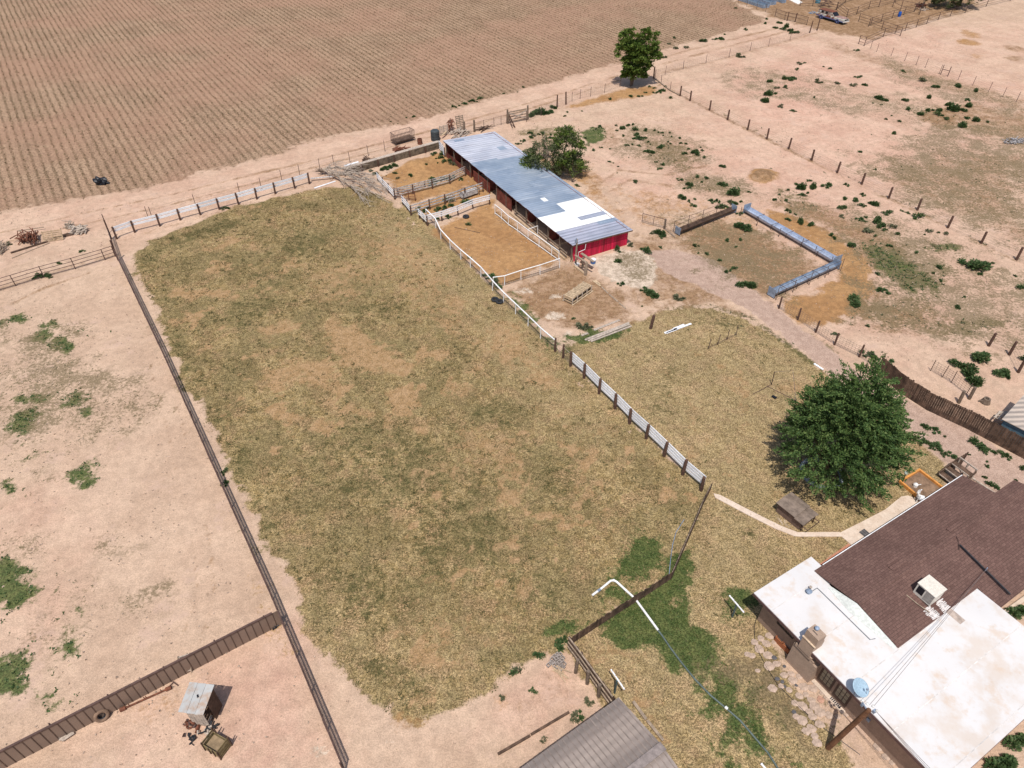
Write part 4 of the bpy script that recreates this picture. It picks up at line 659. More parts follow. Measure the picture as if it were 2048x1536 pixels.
def barn():
    o = Vector((6.34, 65.23, 0)); a = R(29.5); u = Vector((math.cos(a), math.sin(a), 0)); v = Vector((-u.y, u.x, 0)); L = loc2(o, u, v)
    Wd, Ln = 7.75, 31.4; Z = lambda b: 2.2-.3*b/Wd
    t = thing('barn', 'long open fronted red barn with a patched low metal roof', 'barn', L(0, 0, 0))
    # roof sheets: each run of sheeting its own part
    def sheet(x0, x1, y0, y1, mat, w=.9, zo=0.0, name='roof'):
        m = MB(); y = y0
        while y < y1-.02:
            e = min(y+w, y1); k = random.uniform(0, .008)
            xj = x0-random.uniform(0, .07) if x0 < 0 else x0; p = [L(xj, y+.006, Z(x0)+zo+k), L(x1, y+.006, Z(x1)+zo+k), L(x1, e-.006, Z(x1)+zo+k), L(xj, e-.006, Z(x0)+zo+k)]
            m.add(p+[q-Vector((0, 0, .03)) for q in p], [(0, 1, 2, 3), (7, 6, 5, 4), (0, 4, 5, 1), (1, 5, 6, 2), (2, 6, 7, 3), (3, 7, 4, 0)]); y = e
        return m.build(name, mat, t)
    rot = -a
    grey = metal('grey_sheet', (.36, .38, .46), (.44, .45, .54), (.30, .24, .22), .6, rot+0, amount=.55); light = metal('light_sheet', (.48, .50, .58), (.60, .61, .68), (.36, .34, .38), .6, rot, amount=.5)
    blue = metal('blue_grey_sheet', (.29, .365, .475), (.39, .46, .56), (.62, .66, .72), .24, rot, .4, .3, .6); wht = smat('white_sheet', (.80, .80, .78), .6, .05, 1, bump=.05); patch = metal('dull_patch', (.35, .38, .47), (.42, .45, .54), (.5, .5, .55), .3, rot)  # pale streaks on the blue sheets paint gloss into the colour
    sheet(-.05, Wd, 0, 3.3, grey, .82); sheet(-.05, 3.6, 3.3, 6.9, wht, 1.2); sheet(3.6, Wd, 3.3, 9.0, wht, 1.2); sheet(-.05, 3.6, 6.9, 23.3, blue, .9); sheet(3.6, Wd, 9.0, 22.8, blue, .9)
    sheet(-.05, 3.6, 23.3, Ln, light, 1.05); sheet(3.6, Wd, 22.8, Ln, light, 1.05)
    sheet(3.9, 7.4, 4.3, 5.1, patch, .9, .03, 'roof_patch'); sheet(2.6, 3.2, 10.0, 10.9, wht, 1, .03, 'skylight'); sheet(5.3, 6.3, 25.2, 26.4, blue, 1.3, .03, 'roof_patch'); sheet(5.2, 7.5, 2.5, 3.25, blue, 1.3, .03, 'roof_patch'); sheet(1.2, 2.6, 30.3, 30.8, blue, 1.3, .03, 'roof_patch')
    red = T('red_plank'); sc = red.map(rot=rot, sc=(1, 1, .06)); c = red.mix(red.ss(red.noise(2.2, 4, .7, vec=sc), .35, .65), (.34, .008, .03), (.68, .018, .075)); c = red.mix(red.ss(red.noise(3, 5, .75, vec=sc), .52, .68, 0, .7), c, (.24, .035, .05)); c = red.mix(red.ss(red.noise(5, 4, .8), .58, .70, 0, .5), c, (.34, .17, .15)); red = red.out(red.mul(c, red.math('MULTIPLY_ADD', red.island(), .5, .72)), .75)
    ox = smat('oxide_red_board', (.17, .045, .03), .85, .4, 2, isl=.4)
    # front gable wall of upright planks
    m = MB(); x = .12
    while x < 7.3:
        w = .17; m.obox(L(x+w/2, .35, (Z(x)-.06)/2), u*(w/2-.006), v*.014, (0, 0, (Z(x)-.06)/2)); x += w
    m.build('front_wall', red, t)
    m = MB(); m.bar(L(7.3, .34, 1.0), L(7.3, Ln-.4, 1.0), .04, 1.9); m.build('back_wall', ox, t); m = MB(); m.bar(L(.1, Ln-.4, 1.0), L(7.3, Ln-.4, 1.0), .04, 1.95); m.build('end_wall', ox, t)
    # open side: posts, eave board, stall boards, partitions
    MB().bar(L(.02, 0, 2.08), L(.02, Ln, 2.08), .05, .16).build('eave_board', smat('dark_red_eave', (.14, .02, .02), .8), t)
    MB().bar(L(-.05, -.01, Z(0)-.1), L(Wd, -.01, Z(Wd)-.1), .03, .12).build('verge_board', M['darkwood'], t)
    for i in range(14): p = L(.15, .35+i*(Ln-.8)/13, 0); o2 = link('post', post_mesh('square', .07, 2.0, 'greypost'), t, p); o2.rotation_euler[2] = a
    m = MB()
    for y0, y1, k in ((18.6, 23.0, 6), (23.6, 31, 3), (13.2, 17.0, 7)):
        for j in range(k): m.bar(L(.12, y0, .18+j*.22), L(.12, y1, .18+j*.22), .035, .2)
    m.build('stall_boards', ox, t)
    m = MB()
    for y0, y1 in ((1.2, 12.6),):
        for j in range(2): m.bar(L(.12, y0, .2+j*.4), L(.12, y1, .2+j*.4), .04, .16)
    m.build('stall_rail', M['oldwood'], t)
    m = MB()
    for i in (2, 4, 6, 8, 10, 12): y = .35+i*(Ln-.8)/13; m.bar(L(.2, y, .75), L(7.2, y, .75), .04, 1.4)
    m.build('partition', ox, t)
    MB().bar(L(-.25, 1.0, .12), L(-.25, 13, .12), .16, .2).build('sill_beam', M['tanwood'], t)
    m = MB(); m.bar(L(.35, .3, .1), L(.2, .5, 1.9), .12, .05); m.bar(L(.05, .2, 0), L(.35, .35, .5), .05, .1); m.build('door_brace', M['tanwood'], t)
    # meter pole at the near corner with bent pipe
    q = thing('service_pole', 'grey wooden service pole with bent white conduit at the near barn corner', 'pole', L(.3, -.25, 0))
    MB().tube([L(.3, -.25, 0), L(.3, -.25, 1.6), L(.28, -.25, 3.0)], [.11, .10, .08], 8).build('pole', M['oldwood'], q)
    MB().tube([L(.55, -.3, 0), L(.55, -.3, 1.4), L(1.35, -.3, 1.5), L(1.42, -.3, 2.1)], .03).build('conduit', M['whitep'], q); MB().box(L(.12, -.3, 2.8), .18, .14, .35, a).build('meter_box', M['galvd'], q); MB().tube([L(.2, -.3, 3.0), L(.1, -.35, 3.25), L(.02, -.4, 3.1)], .03).build('weather_head', M['galvd'], q)
    MB().lathe(L(.3, -.55, 0), [(.02, 0), (.24, 0), (.28, .22), (.25, .22), (.22, .04)], 12, False).build('feed_bucket', M['whitep']); tag(bpy.data.objects['feed_bucket'], 'white feed bucket at the foot of the barn service pole', 'bucket')
    return L, a
BL, BA = barn()
def hitch_rail():
    a, b = P(1149, 533), P(1171, 550); t = thing('hitching_rail', 'rough log hitching rail with a cross beam beside the red barn wall', 'hitching rail', a)
    add_post(t, b, 'round', .17, 1.5, 'oldwood'); add_post(t, P(1165, 535), 'round', .12, 1.25, 'greypost')
    MB().tube([P(1149, 533)+Vector((0, 0, 1.35)), b+Vector((0, 0, 1.5))], .11, 8).build('log', M['oldwood'], t)
    MB().bar(P(1161, 527)+Vector((0, 0, 1.25)), P(1186, 540)+Vector((0, 0, 1.0)), .28, .09).build('beam', M['oldwood'], t)
    MB().bar(a+Vector((0, 0, .08)), b+Vector((0, 0, .08)), .16, .12).build('sill', M['tanwood'], t)
    MB().bar(P(1160, 533)+Vector((0, 0, .55)), P(1184, 546)+Vector((0, 0, .5)), .16, .08).build('lower_beam', M['darkwood'], t)
hitch_rail()
c = P(1186, 526); t = thing('cooler', 'blue and white cooler on the bare slab in front of the barn', 'cooler', c)
MB().lathe(c, [(.0, 0), (.27, 0), (.29, .30), (.28, .34)], 10).build('tub', smat('blue_tub', (.06, .14, .34), .5), t); MB().lathe(c, [(.27, .34), (.30, .35), (.31, .48), (.2, .55), (0, .55)], 10).build('lid', M['whitep'], t)
# ------------------------------------------------------------------ house
HO = Vector((14.43, 23.82, 0)); Hu = Vector((.855, .519, 0)).normalized(); Hv = Vector((Hu.y, -Hu.x, 0)); HL = loc2(HO, Hu, Hv); HA = math.atan2(Hu.y, Hu.x)
def house():
    t = thing('house', 'low stucco house with white flat roof and brown shingled gable roof', 'house', HL(0, 0, 0)); Z = 2.7
    wt = T('white_roof_coating'); n1 = wt.noise(.55, 5, .6); c = wt.mix(wt.ss(n1, .44, .66, 0, .5), (.64, .62, .61), (.54, .42, .32)); c = wt.mix(wt.ss(wt.noise(.9, 5, .65), .53, .70, 0, .5), c, (.56, .40, .27)); c = wt.mix(wt.ss(wt.noise(3.0, 5, .8), .56, .72, 0, .3), c, (.5, .38, .27)); c = wt.mul(c, wt.ss(wt.noise(.2, 3), .3, .7, .95, 1.04)); white = wt.out(c, .75, wt.noise(5, 4), .01, .3)
    poly = [(0, 0), (4.95, 0), (4.95, 1.95), (4.29, 1.95), (4.29, 6.7), (11.65, 6.7), (11.6, 12.63), (0, 12.63)]
    W2 = lambda pl: [tuple(HL(x, y, 0)[:2]) for x, y in pl]
    MB().prism(W2(poly), Z-.06, Z).build('flat_roof', white, t)
    sm_ = MB()
    for y in np.arange(1.4, 12.5, 2.7):
        sm_.bar(HL(.05, y, Z+.003), HL(4.2 if y < 6.7 else 11.5, y, Z+.003), .05, .008)
    sm_.build('roof_seam', smat('seam_coating', (.62, .58, .55), .8, .2, 2), t)
    fas = smat('plum_fascia', (.12, .065, .06), .7, .2, 2); m = MB()
    for p, q in zip(poly, poly[1:]+poly[:1]):
        if p == (4.95, 1.95) or p == (4.29, 1.95) or p == (4.29, 6.7): continue
        m.bar(HL(*p, Z-.17), HL(*q, Z-.17), .04, .2)
    m.build('fascia', fas, t); MB().prism(W2([(.03, .03), (4.9, .03), (4.9, 6.6), (11.6, 6.75), (11.55, 12.6), (.03, 12.6)]), Z-.26, Z-.08).build('soffit', M['darkwood'], t)
    sg = smat('tan_stucco', (.30, .205, .15), .92, .12, 2, bump=.6)
    wall = [(.55, .55), (4.6, .55), (4.6, 1.3), (18.6, 1.3), (18.6, 6.4), (11.3, 6.7), (11.2, 12.2), (.55, 12.2)]
    MB().prism(W2(wall), 0, Z-.2).build('wall', sg, t)
    # brown gable roof
    sh = T('brown_shingle'); v = sh.map(rot=-HA, sc=(1, 1, 1)); br = sh.n('TexBrick'); sh.nt.links.new(v, br.inputs['Vector']); br.inputs['Scale'].default_value = 1.5; br.inputs['Mortar Size'].default_value = .014
    br.inputs['Color1'].default_value = (.125, .072, .060, 1); br.inputs['Color2'].default_value = (.16, .095, .078, 1); br.inputs['Mortar'].default_value = (.075, .043, .038, 1)
    c = sh.mul(br.outputs[0], sh.ss(sh.noise(.5, 4), .3, .7, .88, 1.1)); c = sh.mul(c, sh.ss(sh.noise(13, 3, .8), .35, .65, .82, 1.2)); shin = sh.out(c, .92, sh.noise(12, 3), .02, .5, spec=.1)
    def slab(m, a, b, c, d, th=.07): m.add([a, b, c, d]+[q-Vector((0, 0, th)) for q in (a, b, c, d)], [(0, 1, 2, 3), (7, 6, 5, 4), (0, 4, 5, 1), (1, 5, 6, 2), (2, 6, 7, 3), (3, 7, 4, 0)])
    m = MB(); E, Rg, x0 = 2.74, 3.25, 4.27; vr = 3.8; sl_ = (Rg-E)/(6.74-vr)
    slab(m, HL(x0, .82, E), HL(19.2, .82, E), HL(19.2, vr, Rg), HL(x0, vr, Rg)); slab(m, HL(x0, vr, Rg), HL(11.68, vr, Rg), HL(11.68, 6.74, E), HL(x0, 6.74, E))
    slab(m, HL(11.685, vr, Rg), HL(21.5, vr, Rg), HL(21.5, 8.2, Rg-sl_*4.4), HL(11.685, 8.2, Rg-sl_*4.4)); slab(m, HL(19.21, 3.0, E+.28), HL(21.5, 3.0, E+.28), HL(21.5, vr, Rg-.004), HL(19.21, vr, Rg-.004))
    m.build('shingle_roof', shin, t); m = MB(); m.bar(HL(x0, vr, Rg+.02), HL(21.4, vr, Rg+.02), .26, .03); m.build('ridge_cap', shin, t)
    MB().bar(HL(5.05, .80, E-.04), HL(19.2, .80, E-.04), .05, .12).build('white_eave_trim', M['whitep'], t)
    fl = smat('roof_flashing', (.62, .64, .60), .6, .08, 1); m = MB(); m.add([HL(4.05, 2.0, Z+.012), HL(4.24, 2.2, E+.04), HL(4.24, vr, Rg-.02), HL(4.24, 6.6, E+.02), HL(4.0, 6.7, Z+.012), HL(3.8, vr, Z+.012)], [(0, 1, 2, 5), (5, 2, 3, 4)]); m.build('flashing', fl, t)
    for (x, y) in ((8.6, 3.3), (14.2, 3.35)): MB().bar(HL(x-.65, y, Rg-.05), HL(x+.65, y, Rg-.05), .3, .06).build('ridge_vent', shin, t)
    # roof pipe and swamp cooler
    MB().tube([HL(13.1, 4.4, 3.28), HL(13.05, 5.2, 3.18), HL(12.95, 8.0, 2.72)], .055, 8).build('roof_pipe', M['black'], t)
    MB().tube([HL(12.8, 4.6, 3.2), HL(13.3, 4.2, 3.3), HL(13.5, 3.9, 3.3)], .02, 6).build('roof_cable', M['pipe'], t)
    q = thing('swamp_cooler', 'beige box cooler on the brown shingles beside the white roof', 'rooftop cooler', HL(8.35, 5.5, 3.0)); cream = smat('cream_panel', (.66, .61, .53), .6, .05, 2)
    MB().obox(HL(8.35, 5.5, 3.48), Hu*.5, Hv*.55, (0, 0, .46)).build('cabinet', cream, q); MB().obox(HL(8.35, 5.5, 3.96), Hu*.54, Hv*.59, (0, 0, .02)).build('lid', cream, q)
    MB().obox(HL(7.845, 5.25, 3.55), Hu*.012, Hv*.2, (0, 0, .28)).build('louvre', M['black'], q); MB().obox(HL(7.845, 5.78, 3.5), Hu*.01, Hv*.24, (0, 0, .35)).build('louvre', smat('grey_pad', (.33, .30, .27), .8), q)
    MB().tube([HL(7.3, 4.9, 3.1), HL(7.4, 5.6, 3.02), HL(7.6, 6.3, 2.92)], .03, 6).build('water_line', M['oldwood'], q)
    m, m2 = MB(), MB()
    for k in range(26):
        f = k/25; cx, cy = 8.0+.15*math.sin(k)+.1*f, 6.05+.7*f; m.obox(HL(7.75+.2*math.sin(k*2.1), 6.02+.68*f, Rg-sl_*(6.02+.68*f-vr)+.012), Hu*random.uniform(.08, .22), Hv*.03, (0, 0, .004)); m2.obox(HL(8.75+.2*math.sin(k*1.7), 6.1+.6*f, Rg-sl_*(6.1+.6*f-vr)+.012), Hu*random.uniform(.08, .2), Hv*.03, (0, 0, .004))
    wd = smat('white_drips', (.60, .56, .54), .8); m.build('coating_drip', wd, t); m2.build('coating_drip', wd, t)
    MB().obox(HL(8.85, 7.1, Z+.006), Hu*.24, Hv*.55, (0, 0, .004)).build('roof_patch', smat('tan_patch', (.42, .34, .29), .9), t)
    MB().tube([HL(3.0, 1.75, Z+.05), HL(3.45, 1.75, Z+.05), HL(3.45, 2.1, Z+.05), HL(3.35, 5.6, Z+.05), HL(3.65, 5.7, Z+.05)], .022, 6).build('roof_conduit', smat('grey_conduit', (.14, .15, .17), .5), t)
    q = thing('roof_vent', 'small round metal vent hood at the upper corner of the white roof', 'roof vent', HL(2.75, 1.7, Z)); MB().lathe(HL(2.75, 1.7, Z), [(.1, 0), (.1, .18)], 10).build('pipe', M['galvd'], q); MB().lathe(HL(2.75, 1.7, Z), [(.17, .18), (.19, .22), (.08, .32), (0, .34)], 12).build('hood', M['galvd'], q)
    MB().lathe(HL(3.05, 1.55, Z), [(.07, 0), (.07, .2), (.1, .22), (.0, .26)], 8).build('vent_cap', M['greywood']); tag(bpy.data.objects['vent_cap'], 'tiny tan vent stub beside the round roof vent', 'roof vent')
    # chimney
    chm = smat('chimney_stucco', (.36, .26, .195), .92, .10, 2, bump=.5); q = MB()
    n = -Hu
    def blk(v0, v1, u0, u1, z0, z1): q.prism(W2([(u0, v0), (u1, v0), (u1, v1), (u0, v1)]), z0, z1)
    blk(3.30, 4.95, .05, .55, 0, 1.75); blk(3.30, 4.72, .06, .55, 1.75, 1.95); blk(3.42, 4.55, -.03, .55, 1.95, 2.2); blk(3.62, 4.42, -.08, .75, 2.2, 3.3)
    ch = q.build('chimney', chm, t, HL(.4, 4, 0)); q = MB(); q.prism(W2([(-.02, 3.62), (.62, 3.62), (.62, 4.42), (-.02, 4.42)]), 3.3, 3.95); q.build('chimney_cap', chm, ch); MB().bar(HL(-.06, 3.58, 3.28), HL(-.06, 4.46, 3.28), .1, .06).build('ledge', smat('tan_ledge', (.55, .42, .30), .9), ch)
    MB().lathe(HL(.4, 3.9, 3.95), [(.07, 0), (.07, .1), (.13, .12), (.13, .2), (.05, .27), (0, .27)], 10).build('flue_cap', M['galvd'], ch); MB().bar(HL(.2, 3.82, 3.955), HL(.2, 4.15, 3.955), .04, .02).build('flue_slot', M['black'], ch)
    # windows on the front wall
    fr = smat('brown_frame', (.07, .042, .032), .6); gl = smat('dark_glass', (.03, .032, .035), .08, .1, 1, spec=.7); cur = smat('tan_blind', (.32, .27, .19), .8)  # plain tan blind behind the door panes
    w = MB().obox(HL(.54, 2.35, 1.75), Hu*.02, Hv*.55, (0, 0, .32)).build('window', gl, t, HL(.54, 2.35, 1.75)); m = MB(); a, b = HL(.51, 1.8, 1.45), HL(.51, 2.9, 2.06); Zv = Vector((0, 0, 1))
    for z in (1.43, 2.07): m.bar(HL(.51, 1.76, z), HL(.51, 2.94, z), .05, .07)
    for y in (1.76, 2.35, 2.94): m.bar(HL(.51, y, 1.43), HL(.51, y, 2.07), .06, .05, Hu)
    m.build('frame', fr, w)
    for y in (5.55, 6.62):
        w = MB().obox(HL(.54, y, 1.3), Hu*.02, Hv*.46, (0, 0, 1.0)).build('french_door', fr, t, HL(.54, y, .3)); pn = MB()
        for i in range(3):
            for j in range(4): pn.obox(HL(.515, y-.24+i*.24, .75+j*.36), Hu*.006, Hv*.095, (0, 0, .15))
        pn.build('panes', cur, w)
    m = MB(); m.bar(HL(.45, 5.0, .04), HL(.45, 7.2, .04), .3, .08); m.build('door_sill', M['concrete'], t)
    m = MB(); m.bar(HL(.52, 7.35, 2.3), HL(.52, 12, 2.3), .03, .03); m.build('wall_conduit', M['tanwood'], t)
house()
# satellite dish
def dish():
    c = HL(-.02, 7.2, 2.75); t = thing('satellite_dish', 'pale blue satellite dish on the front edge of the white roof', 'satellite dish', c); m = MB()
    ax = Vector((.25, -.45, .85)).normalized(); e1 = ax.orthogonal().normalized(); e2 = ax.cross(e1); cc = c+Vector((.15, .1, .55)); n, k = 24, 6; v = []
    for i in range(k+1):
        r = .45*i/k
        for j in range(n): a = 2*math.pi*j/n; v.append(cc+(e1*math.cos(a)+e2*math.sin(a)*1.15)*r+ax*(.55*r*r))
    f = [(i*n+j, i*n+(j+1) % n, (i+1)*n+(j+1) % n, (i+1)*n+j) for i in range(k) for j in range(n)]
    o = m.add(v, f).build('reflector', smat('blue_dish', (.32, .44, .54), .45, .08, 2), t, smooth=True); s = o.modifiers.new('solid', 'SOLIDIFY'); s.thickness = .02
    MB().tube([c, c+Vector((0, 0, .4)), cc], .035).build('mast', M['galvd'], t); MB().tube([cc-e2*.5, cc+ax*.5-e2*.1], .015).build('feed_arm', M['galvd'], t); MB().box(cc+ax*.5-e2*.1, .08, .08, .12).build('receiver', M['galvd'], t)
dish()
# ------------------------------------------------------------------ grey metal roofed shed, bottom edge
def garage():
    o = Vector((5.6, 17.37, 0)); u = Vector((-.828, -.56, 0)).normalized(); v = Vector((-u.y, u.x, 0)); L = loc2(o, u, v); t = thing('metal_shed', 'shed with a ribbed grey brown metal roof at the bottom edge', 'shed', L(0, 0, 0)); a = math.atan2(v.y, v.x)
    rm = metal('taupe_roof', (.27, .22, .19), (.30, .245, .215), (.22, .175, .15), 3.1, -a+math.pi/2, .55, .1, .3); m = MB(); rb = MB(); Ln, vr, ve = 11.0, 3.25, 6.5
    for (v0, z0, v1, z1) in ((0, 3.0, vr, 3.55), (vr, 3.55, ve, 3.0)):
        p = [L(0, v0, z0), L(Ln, v0, z0), L(Ln, v1, z1), L(0, v1, z1)]; m.add(p+[q-Vector((0, 0, .05)) for q in p], [(0, 1, 2, 3), (7, 6, 5, 4), (0, 4, 5, 1), (1, 5, 6, 2), (2, 6, 7, 3), (3, 7, 4, 0)])
        for k in range(38): rb.bar(L(.15+k*.3, v0, z0+.015), L(.15+k*.3, v1, z1+.015), .05, .04)
    m.build('roof', rm, t); rb.build('rib', smat('roof_rib', (.235, .19, .165), .6), t); MB().bar(L(-.02, vr, 3.6), L(Ln, vr, 3.6), .45, .05).build('ridge_cap', smat('taupe_cap', (.24, .20, .185), .6), t)
    wl = smat('tan_siding', (.34, .25, .18), .85); MB().prism([tuple(L(*q, 0)[:2]) for q in ((.3, .3), (Ln, .3), (Ln, 6.2), (.3, 6.2))], 0, 2.9).build('wall', wl, t); MB().bar(L(-.02, 0, 2.93), L(-.02, ve, 2.93), .04, .14).build('trim', M['tanwood'], t)
garage()
def wedge_roof_shed():
    t = thing('metal_shed', 'corner of a low blue sided shed with a pale ribbed roof at the right edge', 'shed', P(2040, 880))
    a = P(2004, 838, 2.2); n = (P(2048, 918)-P(1930, 856)).normalized(); d = Vector((-n.y, n.x, 0)); L = lambda x, y, z: Vector((a.x+d.x*x+n.x*y, a.y+d.y*x+n.y*y, z))
    m = MB(); p = [L(0, 0, 2.2), L(5, 0, 2.5), L(5, 6, 2.5), L(0, 6, 2.2)]; m.add(p+[q-Vector((0, 0, .05)) for q in p], [(0, 1, 2, 3), (7, 6, 5, 4), (0, 4, 5, 1), (1, 5, 6, 2), (2, 6, 7, 3), (3, 7, 4, 0)]); m.build('roof', metal('rust_streaked_roof', (.44, .37, .31), (.52, .43, .36), (.30, .20, .15), .5, 0), t)
    MB().prism([tuple(L(*q, 0)[:2]) for q in ((.15, .15), (5, .15), (5, 5.8), (.15, 5.8))], 0, 2.1).build('wall', smat('blue_siding', (.10, .16, .20), .7), t)
    m = MB(); c = P(2006, 842); e = d
    for k in range(5): m.bar(c+n*(-.5+k*.25)+Vector((0, 0, .75)), c+n*(-.5+k*.25)-d*1.1+Vector((0, 0, .70)), .14, .03)
    for k in range(3): m.bar(c-n*.6-d*(.1+k*.45)+Vector((0, 0, .66)), c+n*.6-d*(.1+k*.45)+Vector((0, 0, .66)), .09, .08)
    m.bar(c+Vector((0, 0, 0)), c+Vector((0, 0, .65)), .9, .9)
    m.build('pallet', M['greywood'], loc=c); tag(bpy.data.objects['pallet'], 'pale pallet on a stack beside the blue sided shed', 'pallet')
wedge_roof_shed()
def hut():
    c = [P(356, 1423, 2), P(405, 1429, 2.0), P(434, 1378, 2.25), P(385, 1372, 2.25)]; t = thing('animal_hut', 'small plank hut with a rust stained tin roof in the lower left corner', 'hut', P(408, 1440))
    u = (c[1]-c[0]).normalized(); u.z = 0; u.normalize(); v = Vector((-u.y, u.x, 0)); o = c[0].copy(); o.z = 0; L = loc2(o, u, v); w, l = 1.42, 1.5
    tin = T('stained_tin'); cc = tin.mix(tin.ss(tin.noise(1.2, 5, .7), .42, .68), (.40, .40, .39), (.36, .25, .18)); tin = tin.out(tin.mul(cc, tin.math('MULTIPLY_ADD', tin.island(), .2, .9)), .5, tin.noise(6, 2), .02, .3, .15, .4)
    m = MB()
    for k in range(3):
        x0, x1 = k*w/3+.01, (k+1)*w/3-.008; p = [L(x0, -.02-.02*k, 2.0+.008*k), L(x1, -.02, 2.0+.008*k), L(x1, l+.02, 2.25), L(x0, l, 2.25)]; m.add(p+[q-Vector((0, 0, .02)) for q in p], [(0, 1, 2, 3), (7, 6, 5, 4), (0, 4, 5, 1), (1, 5, 6, 2), (2, 6, 7, 3), (3, 7, 4, 0)])
    m.build('roof', tin, t); MB().box(L(.75, .85, 2.16), .09, .16, .05, .5).build('roof_rag', M['black'], t)
    m = MB()
    for k in range(6): x = .28+k*.16; m.obox(L(x, .2, .95), u*.074, v*.012, (0, 0, .95))
    m.build('front_wall', M['greywood'], t); m = MB(); m.bar(L(.2, .2, 1.0), L(.2, 1.4, 1.0), .03, 1.9).bar(L(1.3, .6, 1.0), L(1.3, 1.4, 1.0), .03, 1.9).bar(L(.2, 1.4, 1.0), L(1.3, 1.4, 1.0), .03, 1.9); m.build('side_wall', M['darkwood'], t)
hut()
def coop():
    a, b, c, d = P(1553, 1005, .95), P(1582, 985, .95), P(1632, 1031, .95), P(1602, 1053, .95); t = thing('dog_house', 'small shingled dog house with a stepped roof beside the concrete path', 'dog house', P(1590, 1030))
    u = (b-a); u.z = 0; w = u.length; u.normalize(); v = (d-a); v.z = 0; l = v.length; v.normalize(); v = Vector((u.y, -u.x, 0)) if v.dot(Vector((u.y, -u.x, 0))) > 0 else Vector((-u.y, u.x, 0)); o = a.copy(); o.z = 0; L = loc2(o, u, v)
    sh = smat('grey_shingle', (.19, .145, .115), .92, .25, 3, isl=.25)
    for nm, y0, y1, z in (('roof', 0, l*.68, 1.1), ('lower_roof', l*.66, l, .98)):
        m = MB()
        for x0, x1, z0, z1 in ((-.05, w/2, z-.12, z), (w/2, w+.05, z, z-.12)):
            k = 3
            for i in range(k):
                f0, f1 = i/k, (i+1)/k; p = [L(x0+(x1-x0)*f0, y0, z0+(z1-z0)*f0), L(x0+(x1-x0)*f1, y0, z0+(z1-z0)*f1), L(x0+(x1-x0)*f1, y1, z0+(z1-z0)*f1), L(x0+(x1-x0)*f0, y1, z0+(z1-z0)*f0)]
                m.add(p+[q-Vector((0, 0, .03)) for q in p], [(0, 1, 2, 3), (7, 6, 5, 4), (0, 4, 5, 1), (1, 5, 6, 2), (2, 6, 7, 3), (3, 7, 4, 0)])
        m.build(nm, sh, t)
    MB().prism([tuple(L(*q, 0)[:2]) for q in ((.12, .12), (w-.12, .12), (w-.12, l-.25), (.12, l-.25))], 0, .86).build('wall', smat('brown_siding', (.17, .11, .085), .85), t)
    m = MB()
    for x in (.15, w-.15): m.bar(L(x, l-.1, .0), L(x, l-.1, .85), .06, .06, (1, 0, 0))
    for x in (.15, w-.15): m.bar(L(x, l-.25, .5), L(x, l+.3, .5), .05, .05)
    m.bar(L(.15, l+.3, .5), L(w-.15, l+.3, .5), .05, .05); m.build('porch_frame', M['darkwood'], t)
coop()
# ------------------------------------------------------------------ trees
def limbs(base, tips, r0, mat, parent, name='trunk', fork=.35):
    m = MB()
    for i, tp in enumerate(tips):
        b = Vector(base); tp = Vector(tp); f = b.lerp(tp, fork)*1.0; f.x = b.x+(tp.x-b.x)*.18; f.y = b.y+(tp.y-b.y)*.18
        mid = f.lerp(tp, .5)+Vector((random.gauss(0, .15), random.gauss(0, .15), .2))
        m.tube([b, f, mid, tp], [r0, r0*.72, r0*.4, r0*.08], 7)
    return m.build(name, mat, parent)
def crown_cloud(lobes, n_clump, n_leaf, L, Wd, spray=.9, thick=.34, droop=.35, inner=.45, up=.5, flat=.5, zmin=.3):
    VV = []; tot = sum(l[1]*l[1] for l in lobes)
    for c, r, rz in lobes:
        k = int(n_clump*r*r/tot); d = unit(rng.normal(0, 1, (k, 3))); d[:, 2] = np.where(d[:, 2] < -.55, -d[:, 2], d[:, 2]); rad = inner+(1-inner)*rng.random(k)**.45
        lob = .86+.28*fbm(d[:, 0]*2.2+c[0], d[:, 1]*2.2+d[:, 2]*1.9+c[1], 1.0, 3, 5)
        pos = np.array(c)+d*(rad*lob)[:, None]*np.array([r, r, rz])
        out = unit(d*np.array([1, 1, flat])+np.array([0, 0, .15])); out[:, 2] -= droop*.3
        C = np.repeat(pos, n_leaf, 0); O = np.repeat(out, n_leaf, 0); m = len(C); tt = rng.random(m)*spray; sz = np.repeat(rng.uniform(.7, 1.3, k), n_leaf)
        off = rng.normal(0, 1, (m, 3))*thick*np.array([1, 1, .55])*(1.05-tt/spray*.75)[:, None]*sz[:, None]
        C = C+O*(tt*sz)[:, None]+off; C[:, 2] -= droop*(tt*tt)/spray
        keep = C[:, 2] > zmin
        V = leaf_quads(C, O+rng.normal(0, .5, (m, 3)), L*rng.uniform(.7, 1.3, m), Wd*rng.uniform(.7, 1.3, m), up).reshape(-1, 4, 3)[keep]
        VV.append(V.reshape(-1, 3))
    return np.concatenate(VV)
def crown(V, mat, parent, name='crown'):
    return link(name, quads_mesh(name, V-np.array(ORG[parent.name]), mat), parent, ORG[parent.name])
